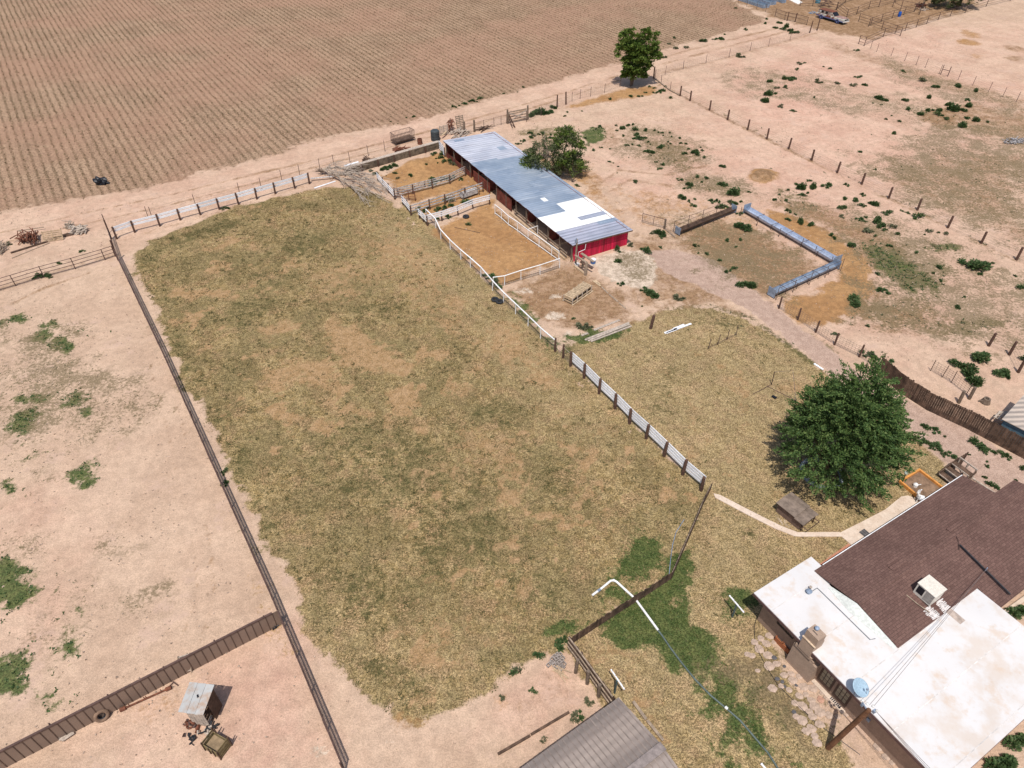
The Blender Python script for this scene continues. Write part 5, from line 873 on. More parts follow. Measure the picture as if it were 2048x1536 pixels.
def big_tree():
    b = P(1645, 950); t = thing('tree', 'big dense dark green tree with low sweeping branches in the back yard', 'tree', b); c = P(1702, 852, 4.9)
    lob = [((c.x-.2, c.y-.5, 2.9), 3.6, 2.2), ((c.x-1.6, c.y-.4, 3.0), 2.6, 2.0), ((c.x+1.6, c.y-.2, 3.4), 2.7, 2.2), ((c.x, c.y, 4.6), 3.3, 2.4), ((c.x+.6, c.y+.9, 4.4), 3.0, 2.2), ((c.x-.9, c.y+.8, 4.6), 2.6, 2.2), ((c.x+.1, c.y+.3, 6.2), 2.4, 2.0), ((c.x+.2, c.y+.5, 7.4), 1.6, 1.7), ((c.x+.25, c.y+.6, 8.6), .9, 1.3)]
    lob += [((c.x+math.cos(a)*rr, c.y+math.sin(a)*rr, z), .85, .75) for a, rr, z in [(random.uniform(0, 6.28), 3.9-.42*z+random.uniform(-.2, .35), z) for z in [1.6, 1.9, 2.2, 2.5, 2.9, 3.3, 3.8, 4.3, 4.8, 5.4, 6.0, 6.6, 2.0, 3.0, 4.0, 5.0, 7.0, 7.6]]]
    V = crown_cloud(lob, 980, 74, .20, .095, spray=1.0, thick=.20, droop=.12, inner=.55, up=.35, flat=.7, zmin=.5)
    crown(V, M['leaf_big'], t)
    tips = [(c.x+2.2*math.cos(a), c.y+2.2*math.sin(a), z) for a, z in ((0, 4), (1, 4.6), (2, 4), (3, 3.6), (4, 3.2), (5, 3.4), (.5, 5.2))]
    limbs(b, tips, .32, M['bark'], t)
    r = MB().torus((b.x-.1, b.y+.05, .16), 1.42, .17, 32, 8); o = r.build('tree_ring', smat('grey_ring', (.27, .29, .32), .7, .15, 2), None, (b.x, b.y, 0), smooth=True); tag(o, 'grey tubular ring lying round the foot of the big tree', 'tree ring')
big_tree()
def barn_tree():
    b = P(1118, 352); t = thing('tree', 'ragged olive tree with bare grey twigs overhanging the metal barn roof', 'tree', b); Y = b.y
    q = lambda x, y, dy=0: tuple(PD(x, y, Y+dy))
    lob = [(q(1085, 312, -.8), 1.75, 1.9), (q(1135, 300), 1.7, 2.1), (q(1140, 328), 1.5, 1.3), (q(1070, 330, -1.2), 1.2, 1.1), (q(1130, 276, .3), 1.1, 1.1), (q(1110, 335, -.8), 1.2, .9)]
    crown(crown_cloud(lob, 210, 42, .25, .12, spray=.9, thick=.30, droop=.25, inner=.35, up=.4), M['leaf_dry'], t)
    crown(crown_cloud(lob[1:3]+lob[3:5], 130, 46, .26, .13, spray=.7, thick=.30, inner=.6, up=.4), M['leaf_mid'], t, 'green_crown')
    limbs(b, [q(1085, 300, -.8), q(1135, 280), q(1145, 320), q(1075, 325, -1)], .25, M['bark'], t)
    m = MB()
    for i in range(26):
        s = Vector(q(1088+random.gauss(0, 6), 315+random.gauss(0, 6), -.9)); e = Vector(q(1088+random.gauss(0, 14), 285+random.gauss(0, 12), -.8+random.gauss(0, .6))); m.tube([s, s.lerp(e, .5)+Vector((random.gauss(0, .15),)*3), e], [.035, .025, .012], 5)
    m.tube([q(1086, 310, -.8), q(1090, 285, -.8), q(1089, 262, -.8)], [.06, .045, .015], 5); m.build('bare_twigs', M['deadwood'], t)
barn_tree()
def back_tree():
    b = P(1262, 172); t = thing('tree', 'tall heart shaped green tree at the fence corner beside the track', 'tree', b); Y = b.y; q = lambda x, y, dy=0: tuple(PD(x, y, Y+dy))
    lob = [(q(1258, 84), 1.55, 1.8), (q(1296, 82, .4), 1.35, 1.7), (q(1275, 105, -.2), 1.8, 1.7), (q(1266, 128, -.3), 1.6, 1.5), (q(1292, 112, .3), 1.5, 1.3), (q(1252, 104), 1.5, 1.2), (q(1268, 142, -.2), 1.4, 1.0), (q(1310, 106, .4), .9, .8), (q(1285, 132, .2), 1.3, 1.0), (q(1262, 150, -.2), 1.1, .8), (q(1276, 150, .2), 1.0, .7)]
    crown(crown_cloud(lob, 360, 52, .33, .22, spray=.55, thick=.34, droop=.2, inner=.4, up=.6), M['leaf_mid'], t)
    limbs(b, [q(1258, 90), q(1297, 90), q(1275, 105), q(1262, 125), q(1295, 112)], .22, M['bark'], t)
back_tree()
def corral_tree():
    b = P(1915, 16); t = thing('tree', 'low dark olive tree cut by the top edge beyond the corrals', 'tree', b); Y = b.y; q = lambda x, y, dy=0: tuple(PD(x, y, Y+dy))
    lob = [(q(1895, 0), 2.6, 1.9), (q(1915, -12, 1), 3.4, 2.4), (q(1940, -10), 3.0, 2.2), (q(1875, -14), 2.4, 2.0)]
    crown(crown_cloud(lob, 200, 44, .4, .26, spray=.6, thick=.4, inner=.4, up=.5), M['leaf_dry'], t); limbs(b, [q(1895, -5), q(1915, -20), q(1935, -12)], .25, M['bark'], t)
corral_tree()
# ------------------------------------------------------------------ weeds and bushes, each one a thing
def weed_mesh(nm, n, L, Wd, mat, sq=.75, spiky=0.0):
    k = 4+n % 3; cs = rng.normal(0, .20, (k, 3)); cs[:, 2] = np.abs(cs[:, 2])*.6; rs = rng.uniform(.16, .36, k); i = rng.integers(0, k, n)
    d = unit(rng.normal(0, 1, (n, 3))); d[:, 2] = np.abs(d[:, 2]); r = rng.random(n)**.45
    C = cs[i]+d*(r*rs[i])[:, None]*np.array([1, 1, 1.6*sq]); C[:, 2] = np.maximum(C[:, 2], .02); V = leaf_quads(C, d+np.array([0, 0, spiky]), L*rng.uniform(.5, 1.4, n), Wd*rng.uniform(.6, 1.3, n), .5); return quads_mesh(nm, V, M[mat])
WM = [weed_mesh('foliage', 260, .24, .12, 'leaf_weed'), weed_mesh('foliage', 190, .30, .14, 'leaf_weed', .6), weed_mesh('foliage', 260, .24, .14, 'leaf_weed', .85, .5), weed_mesh('foliage', 130, .34, .12, 'leaf_weed', .55, .6), weed_mesh('foliage', 120, .30, .13, 'leaf_weed', .45, .1)]
WG = [weed_mesh('foliage', 170, .28, .12, 'leaf_sage', .6, .3), weed_mesh('foliage', 150, .3, .12, 'leaf_sage', .5)]
WB_ = [weed_mesh('foliage', 900, .13, .075, 'leaf_weed', .7), weed_mesh('foliage', 800, .14, .08, 'leaf_weed', .8, .4)]
WS = smat('weed_stem', (.13, .11, .05), .9); sm = MB()
for i in range(7): a = i*.9; sm.tube([(0, 0, 0), (.22*math.cos(a), .22*math.sin(a), .4)], [.02, .008], 4)
STEM = bpy.data.meshes.new('stem'); STEM.from_pydata(sm.v, [], sm.f); STEM.materials.append(WS)
NW = 0
def weeds(region, where, items, ox=0, oy=0, k=1.0, name='weed', sage=False):
    global NW
    for it in items:
        x, y, d = it[0]/k+ox, it[1]/k+oy, (it[2] if len(it) > 2 else 24)/k
        w = d*mpp(x, min(y+d*.3, 1530))*1.16; p = P(x, y+d*.30); big = w > 1.15; g = sage or (len(it) > 3 and it[3] == 's')
        me = random.choice(WG if g else (WB_ if big else WM)); kind = 'bush' if big else 'weed'
        lab = ('grey green ' if g else 'dark green ')+('bush ' if big else 'weed ')+where
        t = thing('leafy_bush' if big else 'weed_plant', lab, kind, p, ('bushes ' if big else 'weeds ')+region, random.uniform(0, 6.28)); t.scale = (w*random.uniform(.8, 1.2), w*random.uniform(.75, 1.2), w*random.uniform(.6, 1.0)); NW += 1
        for nm, mm in (('foliage', me),)+((('stem', STEM),) if big else ()):
            o = bpy.data.objects.new(nm, mm); COL.objects.link(o); o.parent = t; ORG[o.name] = p
weeds('in the barn back lot', 'on the sandy lot between the barn and the back fence', [(800, 1010, 30), (925, 1000, 28), (980, 1015, 60), (1020, 995, 34), (1068, 990, 30), (1075, 1030, 50), (1160, 1035, 38), (990, 1080, 30), (1085, 1065, 50), (1100, 1100, 50), (1125, 1095, 26), (1160, 1100, 30), (1180, 1130, 30), (1240, 1035, 35), (1265, 1055, 26), (1300, 1060, 26), (1302, 1080, 22), (1355, 1060, 22), (1370, 1090, 26), (1440, 1100, 34), (1450, 1140, 30), (1490, 1140, 40), (1340, 1130, 28), (1365, 1145, 30), (1300, 1160, 50), (1270, 1175, 36), (1218, 1205, 62), (1160, 1205, 26), (1018, 1158, 28), (1055, 1150, 24), (1510, 1185, 28), (1545, 1205, 70), (1570, 1220, 48), (1604, 1172, 26), (1470, 1215, 50), (1620, 1200, 26), (1635, 1255, 36), (1245, 1290, 26), (1300, 1305, 36), (1275, 1345, 32), (1765, 1315, 62), (745, 1190, 36), (880, 1185, 18), (680, 1100, 28), (660, 1135, 28), (870, 1288, 26), (910, 1300, 22), (945, 1325, 26), (935, 1380, 16), (1080, 1445, 36), (1110, 1160, 26), (1200, 1150, 24), (935, 1040, 26), (770, 1030, 20), (805, 1175, 24)], 1000, 0, 4)
weeds('near the back tree', 'beside the fence corner under the heart shaped tree', [(1040, 762, 36), (1115, 765, 34), (1140, 765, 30), (1160, 735, 24), (1225, 738, 22), (1245, 740, 24), (1275, 728, 44), (1305, 720, 38), (1236, 700, 24), (1370, 772, 44), (880, 785, 30), (520, 925, 24), (535, 890, 32), (658, 885, 20), (1197, 690, 24), (1320, 690, 24)], 1000, 0, 4)
weeds('along the field edge', 'scattered along the far edge of the ploughed field', [(1290, 440, 66, 's'), (1408, 378, 44, 's'), (1395, 300, 22), (1485, 372, 40, 's'), (1610, 318, 52), (1718, 308, 32), (1765, 306, 40), (1797, 272, 26), (1968, 232, 30), (1880, 62, 22), (182, 692, 26), (32, 745, 20), (137, 733, 18), (1912, 437, 62, 's'), (1350, 348, 24, 's')], 1000, 0, 4)
weeds('along the field edge', 'on the field edge above the far barn end', [(910, 155, 56), (985, 140, 52), (1045, 105, 66), (1125, 75, 56), (1170, 65, 70), (1225, 85, 36), (1265, 40, 56), (343, 297, 46), (228, 313, 34), (115, 397, 26), (5, 370, 26)], 780, 190, 7.06)
weeds('by the wooden gate', 'in the leafy row right of the wooden gate', [(250, 905, 70), (290, 890, 80), (335, 880, 95), (375, 885, 80), (405, 875, 60), (440, 850, 62)], 1000, 0, 4)
weeds('on the far right lot', 'on the sandy lot beyond the long brown post fence', [(230, 165, 38), (270, 188, 50), (245, 212, 34), (290, 220, 48), (335, 235, 45), (307, 240, 28), (120, 135, 26), (110, 170, 28), (180, 197, 40), (795, 370, 32), (145, 600, 50), (250, 580, 50), (290, 575, 56), (320, 580, 44), (350, 515, 24), (370, 470, 36, 's'), (405, 468, 18), (550, 495, 22), (600, 507, 26), (655, 614, 42, 's'), (820, 570, 26), (795, 572, 26), (860, 630, 40), (770, 633, 38, 's'), (265, 645, 36), (195, 650, 36, 's'), (140, 688, 70), (185, 690, 40), (120, 742, 66), (225, 787, 40, 's'), (325, 825, 28), (480, 725, 20), (970, 722, 60), (1015, 738, 56), (1145, 735, 56), (1340, 722, 48), (1490, 765, 70), (1530, 800, 90), (1580, 808, 60), (1420, 812, 56), (1340, 812, 48), (1280, 842, 60), (1465, 880, 34), (1625, 740, 40), (1640, 780, 64), (1620, 872, 40), (1680, 890, 60), (1770, 905, 30), (1580, 922, 76), (1070, 990, 36), (830, 1127, 40), (935, 1262, 26), (1015, 885, 26), (1110, 900, 34), (1410, 850, 46), (505, 600, 60, 's'), (1690, 670, 52), (1560, 635, 60), (1145, 530, 26), (1290, 588, 60, 's'), (1400, 635, 56), (920, 768, 18), (980, 780, 18), (1055, 860, 22), (1185, 812, 40)], 1500, 0, 3.737)
weeds('right of the troughs', 'between the pale blue trough and the brown post fence', [(290, 142, 36), (350, 100, 46), (385, 112, 84), (465, 112, 70), (440, 75, 30), (570, 110, 56), (725, 105, 36), (175, 212, 42), (218, 182, 22), (270, 225, 26), (290, 300, 38), (335, 325, 24), (285, 360, 38), (370, 372, 74), (465, 395, 62), (385, 180, 36), (430, 165, 30), (715, 205, 40), (700, 260, 78), (785, 205, 62), (845, 180, 38), (935, 240, 76), (840, 258, 44), (1025, 310, 58), (950, 345, 100), (815, 360, 44), (850, 377, 26), (865, 345, 28), (1130, 298, 24), (1175, 313, 30), (1250, 338, 62), (970, 405, 62), (1110, 468, 48), (1005, 440, 30), (885, 440, 74, 's'), (1065, 410, 58, 's'), (680, 335, 42, 's'), (755, 552, 70), (600, 475, 54), (635, 502, 32), (1040, 556, 36), (935, 490, 32), (1405, 463, 30), (1460, 470, 38, 's'), (1335, 450, 44, 's'), (1300, 475, 28), (1245, 612, 40), (1375, 765, 36), (1405, 715, 50), (1000, 888, 66), (945, 765, 46), (872, 1160, 36), (632, 1217, 42), (1545, 1017, 50), (1430, 820, 28), (1815, 690, 30), (1975, 785, 26), (1600, 945, 26)], 1500, 340, 3.737)
weeds('at the right edge', 'in the group of round bushes at the right edge', [(1695, 690, 165), (1592, 682, 66), (1708, 762, 58), (790, 968, 132), (1722, 1380, 150), (1580, 1440, 120), (1630, 1490, 150), (1690, 1560, 120), (1895, 1480, 110), (1910, 1520, 60), (2030, 1400, 70), (2015, 868, 60), (1030, 1422, 70), (868, 1362, 80), (960, 1405, 50), (1020, 1470, 90), (1100, 1520, 70)], 1500, 340, 3.737)
weeds('round the trough pen', 'beside the feed troughs and the barn yard', [(1470, 212, 70), (1562, 230, 28), (1540, 272, 46), (1512, 246, 30), (1700, 242, 46), (1745, 243, 42), (1740, 285, 74), (1800, 285, 62), (1880, 250, 70), (1920, 245, 40), (1858, 266, 36), (1435, 70, 36), (1500, 100, 70), (1512, 135, 36), (1470, 140, 34), (1580, 50, 42), (1655, 50, 54), (1610, 90, 28), (1780, 110, 58), (1870, 152, 112), (1995, 170, 28), (1260, 482, 100), (1300, 527, 40), (1225, 495, 44, 's'), (1165, 632, 66), (1282, 612, 28), (1910, 425, 116), (1915, 340, 50), (1812, 552, 44), (1920, 546, 36), (1550, 597, 42), (1585, 602, 26), (1648, 660, 42), (1590, 660, 22), (1890, 607, 28), (1762, 717, 32), (1866, 780, 40), (1820, 800, 42), (1155, 945, 66), (1240, 978, 120), (1420, 1012, 74, 's'), (1960, 890, 96), (2015, 900, 100), (940, 625, 56), (1040, 590, 46, 's'), (935, 712, 66), (650, 1240, 80, 's'), (700, 1240, 60, 's'), (620, 122, 28), (965, 905, 46), (590, 1180, 30), (1140, 1085, 22)], 1000, 340, 4)
weeds('in the barn pens', 'growing inside the fenced pens beside the barn', [(895, 288, 110), (1045, 203, 40), (1066, 272, 38), (380, 428, 80), (260, 477, 36), (650, 457, 78), (430, 515, 60, 's'), (1435, 528, 78), (1175, 520, 110), (1240, 515, 110), (1310, 490, 80), (985, 590, 120), (1010, 540, 100), (935, 610, 60), (1535, 1235, 98), (1610, 695, 110), (1440, 750, 80), (1220, 850, 110), (1500, 880, 120), (1570, 860, 110), (1260, 925, 110), (1150, 980, 100), (1060, 1010, 90), (850, 1030, 90), (760, 1000, 90), (900, 980, 70, 's'), (200, 360, 120), (280, 340, 110), (380, 300, 120), (60, 430, 120), (20, 390, 90), (1130, 130, 100), (1110, 180, 80), (1170, 240, 80), (1250, 240, 90), (1300, 280, 90, 's'), (1370, 310, 60, 's'), (1005, 130, 70), (1050, 1150, 70), (1240, 1120, 80)], 740, 290, 7.877)
weeds('in the barn pens', 'at the corner of the orange paddock', [(977, 549, 17), (990, 562, 17), (1000, 572, 14), (938, 514, 7)])
weeds('behind the barn', 'in the row behind the barn at its far corner', [(380, 190, 90), (440, 190, 90), (400, 300, 110), (480, 250, 110, 's'), (700, 190, 110), (620, 220, 80), (910, 230, 80), (890, 310, 110), (980, 320, 90), (200, 390, 110), (110, 460, 100), (30, 470, 60), (1800, 320, 80), (1730, 440, 80)], 1030, 250, 12.8)
weeds('on the left lot', 'beside the left pipe fences', [(308, 1005, 60), (375, 995, 60), (470, 900, 36), (660, 800, 34), (66, 745, 40, 's'), (398, 1010, 40), (1785, 455, 44, 's'), (1822, 455, 40)], 0, 300, 4)
weeds('on the left lot', 'poking through the long pipe fence left of the pasture', [(449, 941, 13), (450, 965, 13)])
weeds('near the plank fence', 'on the bare ground left of the dark plank fence', [(275, 735, 64), (230, 982, 46), (120, 830, 60, 's'), (90, 860, 60), (20, 1030, 56, 's'), (420, 650, 84), (440, 625, 60), (520, 1160, 70, 's'), (560, 1150, 60), (310, 1330, 50, 's'), (620, 1060, 60, 's')], 1000, 1100, 3.523)
weeds('on the gravel drive', 'on the gravel drive between plank fence and house', [(1390, 818, 56), (1460, 865, 34), (1660, 895, 66), (1710, 930, 62), (1760, 950, 62), (1815, 968, 56), (1890, 995, 46), (1930, 1015, 46), (1290, 895, 60), (1320, 910, 40), (1360, 940, 46), (1405, 930, 60), (1425, 965, 50), (1500, 998, 52), (1450, 1000, 36), (1770, 1050, 24), (1770, 1082, 32), (1637, 1000, 22), (1755, 1170, 40), (1778, 1213, 54), (1847, 1245, 44), (1992, 1203, 28), (2005, 1245, 44), (1310, 790, 66), (2035, 1090, 60)], 1500, 640, 3.737)
for (x, y, d, lab) in ((2040, 1222, 44, 'leafy shrub below the brown roof at the right edge'), (2010, 1525, 60, 'sprawling shrub under the lower right corner of the white roof'), (2040, 1480, 50, 'leafy shrub right of the white roof at the lower right')):
    p = P(x, y); w = d*mpp(x, y); t = thing('garden_shrub', lab, 'shrub', p); t.scale = (w*1.2, w, w*.8)
    o = bpy.data.objects.new('foliage', WB_[0]); COL.objects.link(o); o.parent = t
print('weeds', NW)
Zv = lambda z: Vector((0, 0, z))
# ------------------------------------------------------------------ feed troughs
def trough(label, a, b, r, mat, frame, n, endmat):
    a, b = P(*a), P(*b); d = (b-a); L = d.length; d.normalize(); s = Vector((-d.y, d.x, 0)); t = thing('feed_trough', label, 'feed trough', a, 'feed troughs'); m = MB(); z = .62; k = 8
    ring = lambda p, rr: [p+s*rr*math.cos(x)+Zv(z+rr*math.sin(x)) for x in np.linspace(math.pi, 2*math.pi, k+1)]
    o1, o2, i1, i2 = ring(a, r), ring(b, r), ring(a, r-.03), ring(b, r-.03)
    for j in range(k): m.add([o1[j], o1[j+1], o2[j+1], o2[j]], [(0, 1, 2, 3)]); m.add([i1[j], i1[j+1], i2[j+1], i2[j]], [(3, 2, 1, 0)])
    m.build('trough', M[mat], t)
    for p in (a, b): MB().obox(p+Zv(z-.05), d*.02, s*(r+.05), (0, 0, r+.06)).build('end_plate', M[endmat], t)
    f = MB()
    for i in range(n+1):
        f = MB(); p = a+d*(L*i/n); f.bar(p+s*(r+.03), p+s*(r+.03)+Zv(.72), .04, .04, (1, 0, 0)).bar(p-s*(r+.03), p-s*(r+.03)+Zv(.66), .04, .04, (1, 0, 0)); f.bar(p-s*(r+.03)+Zv(.64), p+s*(r+.03)+Zv(.64), .035, .035); f.build('stand', M['pipe'], t)
    if frame:
        g = MB()
        for i in range(frame+1): p = a+d*(L*i/frame)+s*(r+.25); g.tube([p, p+Zv(1.5)], .03)
        for z2 in (.9, 1.4): g.tube([a+s*(r+.25)+Zv(z2), b+s*(r+.25)+Zv(z2)], .02)
        g.build('head_rail', M['tpost'], t)
    return t
trough('dark rusty half pipe feed trough with wire panels, nearest the barn', (1354, 470), (1466, 425), .36, 'darkwood', 4, 5, 'galvd')
trough('long pale blue half pipe feed trough bordering the orange ring of dirt', (1492, 425), (1672, 530), .5, 'galv', 0, 6, 'galvd')
trough('shorter blue grey feed trough at the near end of the trough pen', (1670, 536), (1541, 594), .42, 'galvd', 4, 6, 'galvd')
fence('wire_fence', 'wire fence on thin posts just inside the long pale blue trough', [(1480, 432), (1513, 452), (1557, 474), (1602, 494), (1628, 510), (1660, 532)], ('t', .035, 1.1, 'tpost'), [], None, (.2, .9, 0, .35, .009, 'wire'))
# ------------------------------------------------------------------ white pipe, hose, clothesline, small racks
t = thing('irrigation_pipe', 'bent white irrigation pipe passing under the picket fence into the green grass', 'pipe', P(1226, 1163)); MB().tube([P(1184, 1193)+Zv(.14), P(1204, 1178)+Zv(.14), P(1221, 1164)+Zv(.14), P(1227, 1163)+Zv(.14), P(1233, 1166)+Zv(.14), P(1270, 1199)+Zv(.09), P(1316, 1262)+Zv(.09)], .075, 8).build('pipe', M['whitep'], t)
MB().tube([P(1195, 1185)+Zv(.14), P(1200, 1181)+Zv(.14)], .09, 8).build('coupling', M['galvd'], t); MB().tube([P(1225.5, 1164)+Zv(.14), P(1228, 1162.5)+Zv(.14)], .09, 8).build('elbow', M['whitep'], t)
hp = [P(*q)+Zv(.06) for q in ((1316, 1262), (1324, 1272), (1340, 1296), (1364, 1328), (1390, 1360), (1420, 1391), (1450, 1416), (1480, 1442), (1510, 1477), (1535, 1506), (1562, 1548))]
t = thing('hose', 'thick dark green hose running from the white pipe down across the lawn', 'hose', hp[0]); MB().tube(hp, .055, 8).build('tube', smat('hose_green', (.10, .13, .12), .5, .2, 2), t); MB().tube([P(1450, 1415)+Zv(.07), P(1455, 1419)+Zv(.07)], .085, 8).build('coupling', M['whitep'], t)
for i, (b, l, r, lab) in enumerate((((1229, 1386), (1222, 1339), (1249, 1379), 'T shaped clothesline post beside the plank fence and the grey metal roof'), ((1464, 1234), (1459, 1191), (1488, 1225), 'T shaped clothesline post near the upper corner of the white roof'))):
    p = P(*b); t = thing('clothesline_post', lab, 'clothesline post', p, 'clothesline posts'); h = 1.5; a, c = P(l[0], l[1], h), P(r[0], r[1], h); MB().tube([p, p+Zv(h)], .06, 8).build('post', smat('teal_post', (.07, .10, .10), .6), t); MB().tube([a, c], .05, 8).build('crossbar', M['whitep'], t)
    k = MB(); [k.tube([a.lerp(c, f), a.lerp(c, f)+Zv(.1)], .015, 5) for f in (.1, .35, .65, .9)]; k.build('hook', M['pipe'], t)
t = thing('pipe_rack', 'row of three thin steel stakes joined by a low rail on the lawn', 'rack', P(1416, 699))
for q in ((1416, 699), (1435, 690), (1454, 680), (1472, 671)): add_post(t, P(*q), 't', .035, 1.25, 'tpost', .04)
m = MB(); m.tube([P(1416, 699)+Zv(.25), P(1435, 690)+Zv(.2), P(1454, 680)+Zv(.25), P(1472, 671)+Zv(.2)], .02).build('rail', M['pipe'], t)
t = thing('swing_frame', 'thin dark swing frame half hidden by the big tree', 'swing', P(1543, 769)); m = MB(); a, b = P(1543, 769), P(1592, 801)
m.tube([a, PD(1549, 744, a.y)], .035).tube([a, P(1505, 789)], .03).tube([P(1533, 772), b], .035).build('frame', M['pipe'], t); MB().tube([PD(1549, 744, a.y), PD(1549, 744, a.y)+Vector((1.6, .2, 0)), P(1592, 801)], .018).build('top_bar', M['wire'], t); MB().bar(P(1544, 793)+Zv(.1), P(1552, 798)+Zv(.1), .25, .05).build('seat', M['black'], t)
t = thing('fence_post', 'lone brown wooden post standing on the edge of the lawn', 'post', P(1301, 657)); add_post(t, P(1301, 657), 'round', .14, 1.5, 'post', .06)
# ------------------------------------------------------------------ lumber
def planks(name, label, cat, items, mat, w=.18, h=.06, z=.05, base=None):
    t = thing(name, label, cat, P(*items[0][0]))
    for i, (a, b, *zz) in enumerate(items): MB().bar(P(*a)+Zv(zz[0] if zz else z), P(*b)+Zv(zz[0] if zz else z), w*random.uniform(.85, 1.15), h).build('plank', M[mat], t)
    return t
planks('plank_stack', 'stack of long weathered planks on the green grass', 'lumber', [((1170, 681), (1256, 647), .06), ((1176, 683), (1260, 650), .06), ((1182, 684), (1263, 653), .06), ((1174, 680), (1258, 648), .13), ((1180, 682), (1257, 651), .13)], 'greywood')
planks('plank', 'single weathered plank above the plank stack', 'lumber', [((1188, 661), (1239, 641))], 'greywood', .22); planks('plank', 'short grey plank at the left of the plank stack', 'lumber', [((1163, 672), (1176, 667))], 'greywood', .22)
planks('white_planks', 'bright white boards dropped on the lawn by the lone post', 'lumber', [((1329, 667), (1360, 656), .05), ((1333, 667), (1378, 650), .05), ((1346, 659), (1368, 650), .05), ((1354, 659), (1382, 649), .1)], 'white', .2)
planks('plank', 'fallen white board by the end of the two board fence, nearest the dead tree', 'lumber', [((622, 362), (668, 358), .35)], 'oldwhite', .2); planks('plank', 'fallen white board lying on the ground below the dead tree', 'lumber', [((629, 377), (671, 363))], 'white', .22); planks('plank', 'white board lying before the plank wall', 'lumber', [((690, 339), (718, 331), .5)], 'white', .3)
planks('plank', 'pale plank lying on the barn yard soil', 'lumber', [((1186, 562), (1201, 573)), ((1190, 561), (1199, 569))], 'tanwood', .2); planks('plank', 'half buried board line across the barn yard soil', 'lumber', [((1203, 574), (1216, 587)), ((1218, 589), (1236, 604)), ((1238, 606), (1252, 618))], 'oldwood', .14, .05, .02); planks('pole', 'thin stick lying on the orange paddock', 'stick', [((909, 455), (960, 466))], 'darkwood', .05, .04, .03); planks('plank', 'short white board lying on the drive edge under the big tree', 'lumber', [((1628, 728), (1646, 740))], 'white', .2)
planks('timber_edging', 'dark timber edging on bare ground left of the grey metal roof', 'edging', [((996, 1509), (1060, 1472)), ((1062, 1470), (1138, 1425))], 'darkwood', .14, .12)
planks('timber_edging', 'weathered timber edging beside the right edge of the grey metal roof', 'edging', [((1266, 1404), (1292, 1440)), ((1294, 1442), (1326, 1482))], 'oldwood', .16, .14)
planks('concrete_curb', 'pale curb stub at the right edge below the brown roof', 'curb', [((2010, 1226), (2060, 1190))], 'concrete', .3, .15, .08)
# ------------------------------------------------------------------ slatted feeder bin
def feeder():
    a, b, c = P(1128, 602), P(1166, 576), P(1147, 603); d = (b-a); L = d.length; d.normalize(); s = Vector((d.y, -d.x, 0)); w, h = 1.0, .75; t = thing('wooden_feeder', 'long slatted wooden feeder box on skids in the barn yard', 'feeder', a); Q = lambda x, y, z: a+d*x+s*y+Zv(z); m = MB()
    for y in (0, w):
        for z in (.2, .68): m.bar(Q(0, y, z), Q(L, y, z), .05, .14)
    for x in (0, L):
        for z in (.2, .5, .68): m.bar(Q(x, 0, z), Q(x, w, z), .05, .14)
    m.build('frame', M['tanwood'], t); m = MB()
    for i in range(5): x = L*i/4; [MB().bar(Q(x, y, 0), Q(x, y, h), .09, .09, (1, 0, 0)).build('post', M['greywood'], t) for y in (-.04, w+.04)]
    m = MB()
    for i in range(4): x0 = L*i/4+.08; [m.bar(Q(x0+j*.21, .03, h), Q(x0+j*.21, w-.03, h), .16, .03) for j in range(4)]
    m.build('top_slats', M['tanwood'], t); MB().obox(Q(L/2, w/2, .3), d*(L/2-.04), s*(w/2-.05), (0, 0, .25)).build('dark_fill', M['black'], t)  # black block stands in for the shade inside the box
    m = MB(); [m.bar(Q(-.15, y, .06), Q(L+.2, y, .06), .12, .1) for y in (-.12, w+.14)]; m.build('skid', M['tanwood'], t)
feeder()
# ------------------------------------------------------------------ dead tree on the pasture edge
def dead_tree():
    b = P(648, 349); t = thing('dead_tree', 'fallen dead tree with bare fanned branches at the top of the pasture', 'dead tree', b); m = MB(); tw = MB()
    mains = [[(648, 347, .5), (668, 358, .7), (690, 369, .5), (706, 382, .4), (722, 396, .2)], [(648, 346, .5), (675, 346, .8), (700, 352, .8), (725, 362, .6), (745, 375, .4), (760, 385, .2)], [(670, 360, .6), (695, 362, .9), (720, 372, .7), (740, 386, .3)]]
    for pl in mains:
        pts = [P(x, y)+Zv(z) for x, y, z in pl]; n = len(pts); m.tube(pts, [.17-.14*i/(n-1) for i in range(n)], 7)
        for i in range(len(pts)-1):
            for k in range(10):
                s = pts[i].lerp(pts[i+1], random.random()); d = (pts[i+1]-pts[i]).normalized(); e = s+d*random.uniform(.8, 3.2)+Vector((random.gauss(0, 1.0), random.gauss(0, 1.0), random.uniform(-.2, .9))); e.z = max(.05, e.z); mid = s.lerp(e, .5)+Vector((random.gauss(0, .2), random.gauss(0, .2), .15)); tw.tube([s, mid, e], [.045, .03, .01], 5)
                for j in range(3): f = mid.lerp(e, random.random()); g = f+Vector((random.gauss(.3, .5), random.gauss(-.3, .5), random.uniform(-.3, .3))); g.z = max(.04, g.z); tw.tube([f, g], [.02, .008], 4)
    m.build('trunk', M['deadwood'], t); tw.build('branches', M['greywood'], t)
    r = MB()
    for k in range(12): r.tube([b+Zv(.4), b+Vector((random.gauss(-.7, .4), random.gauss(.2, .5), random.uniform(0, .9)))], [.09, .02], 5)
    r.build('roots', M['bark'], t)
dead_tree()
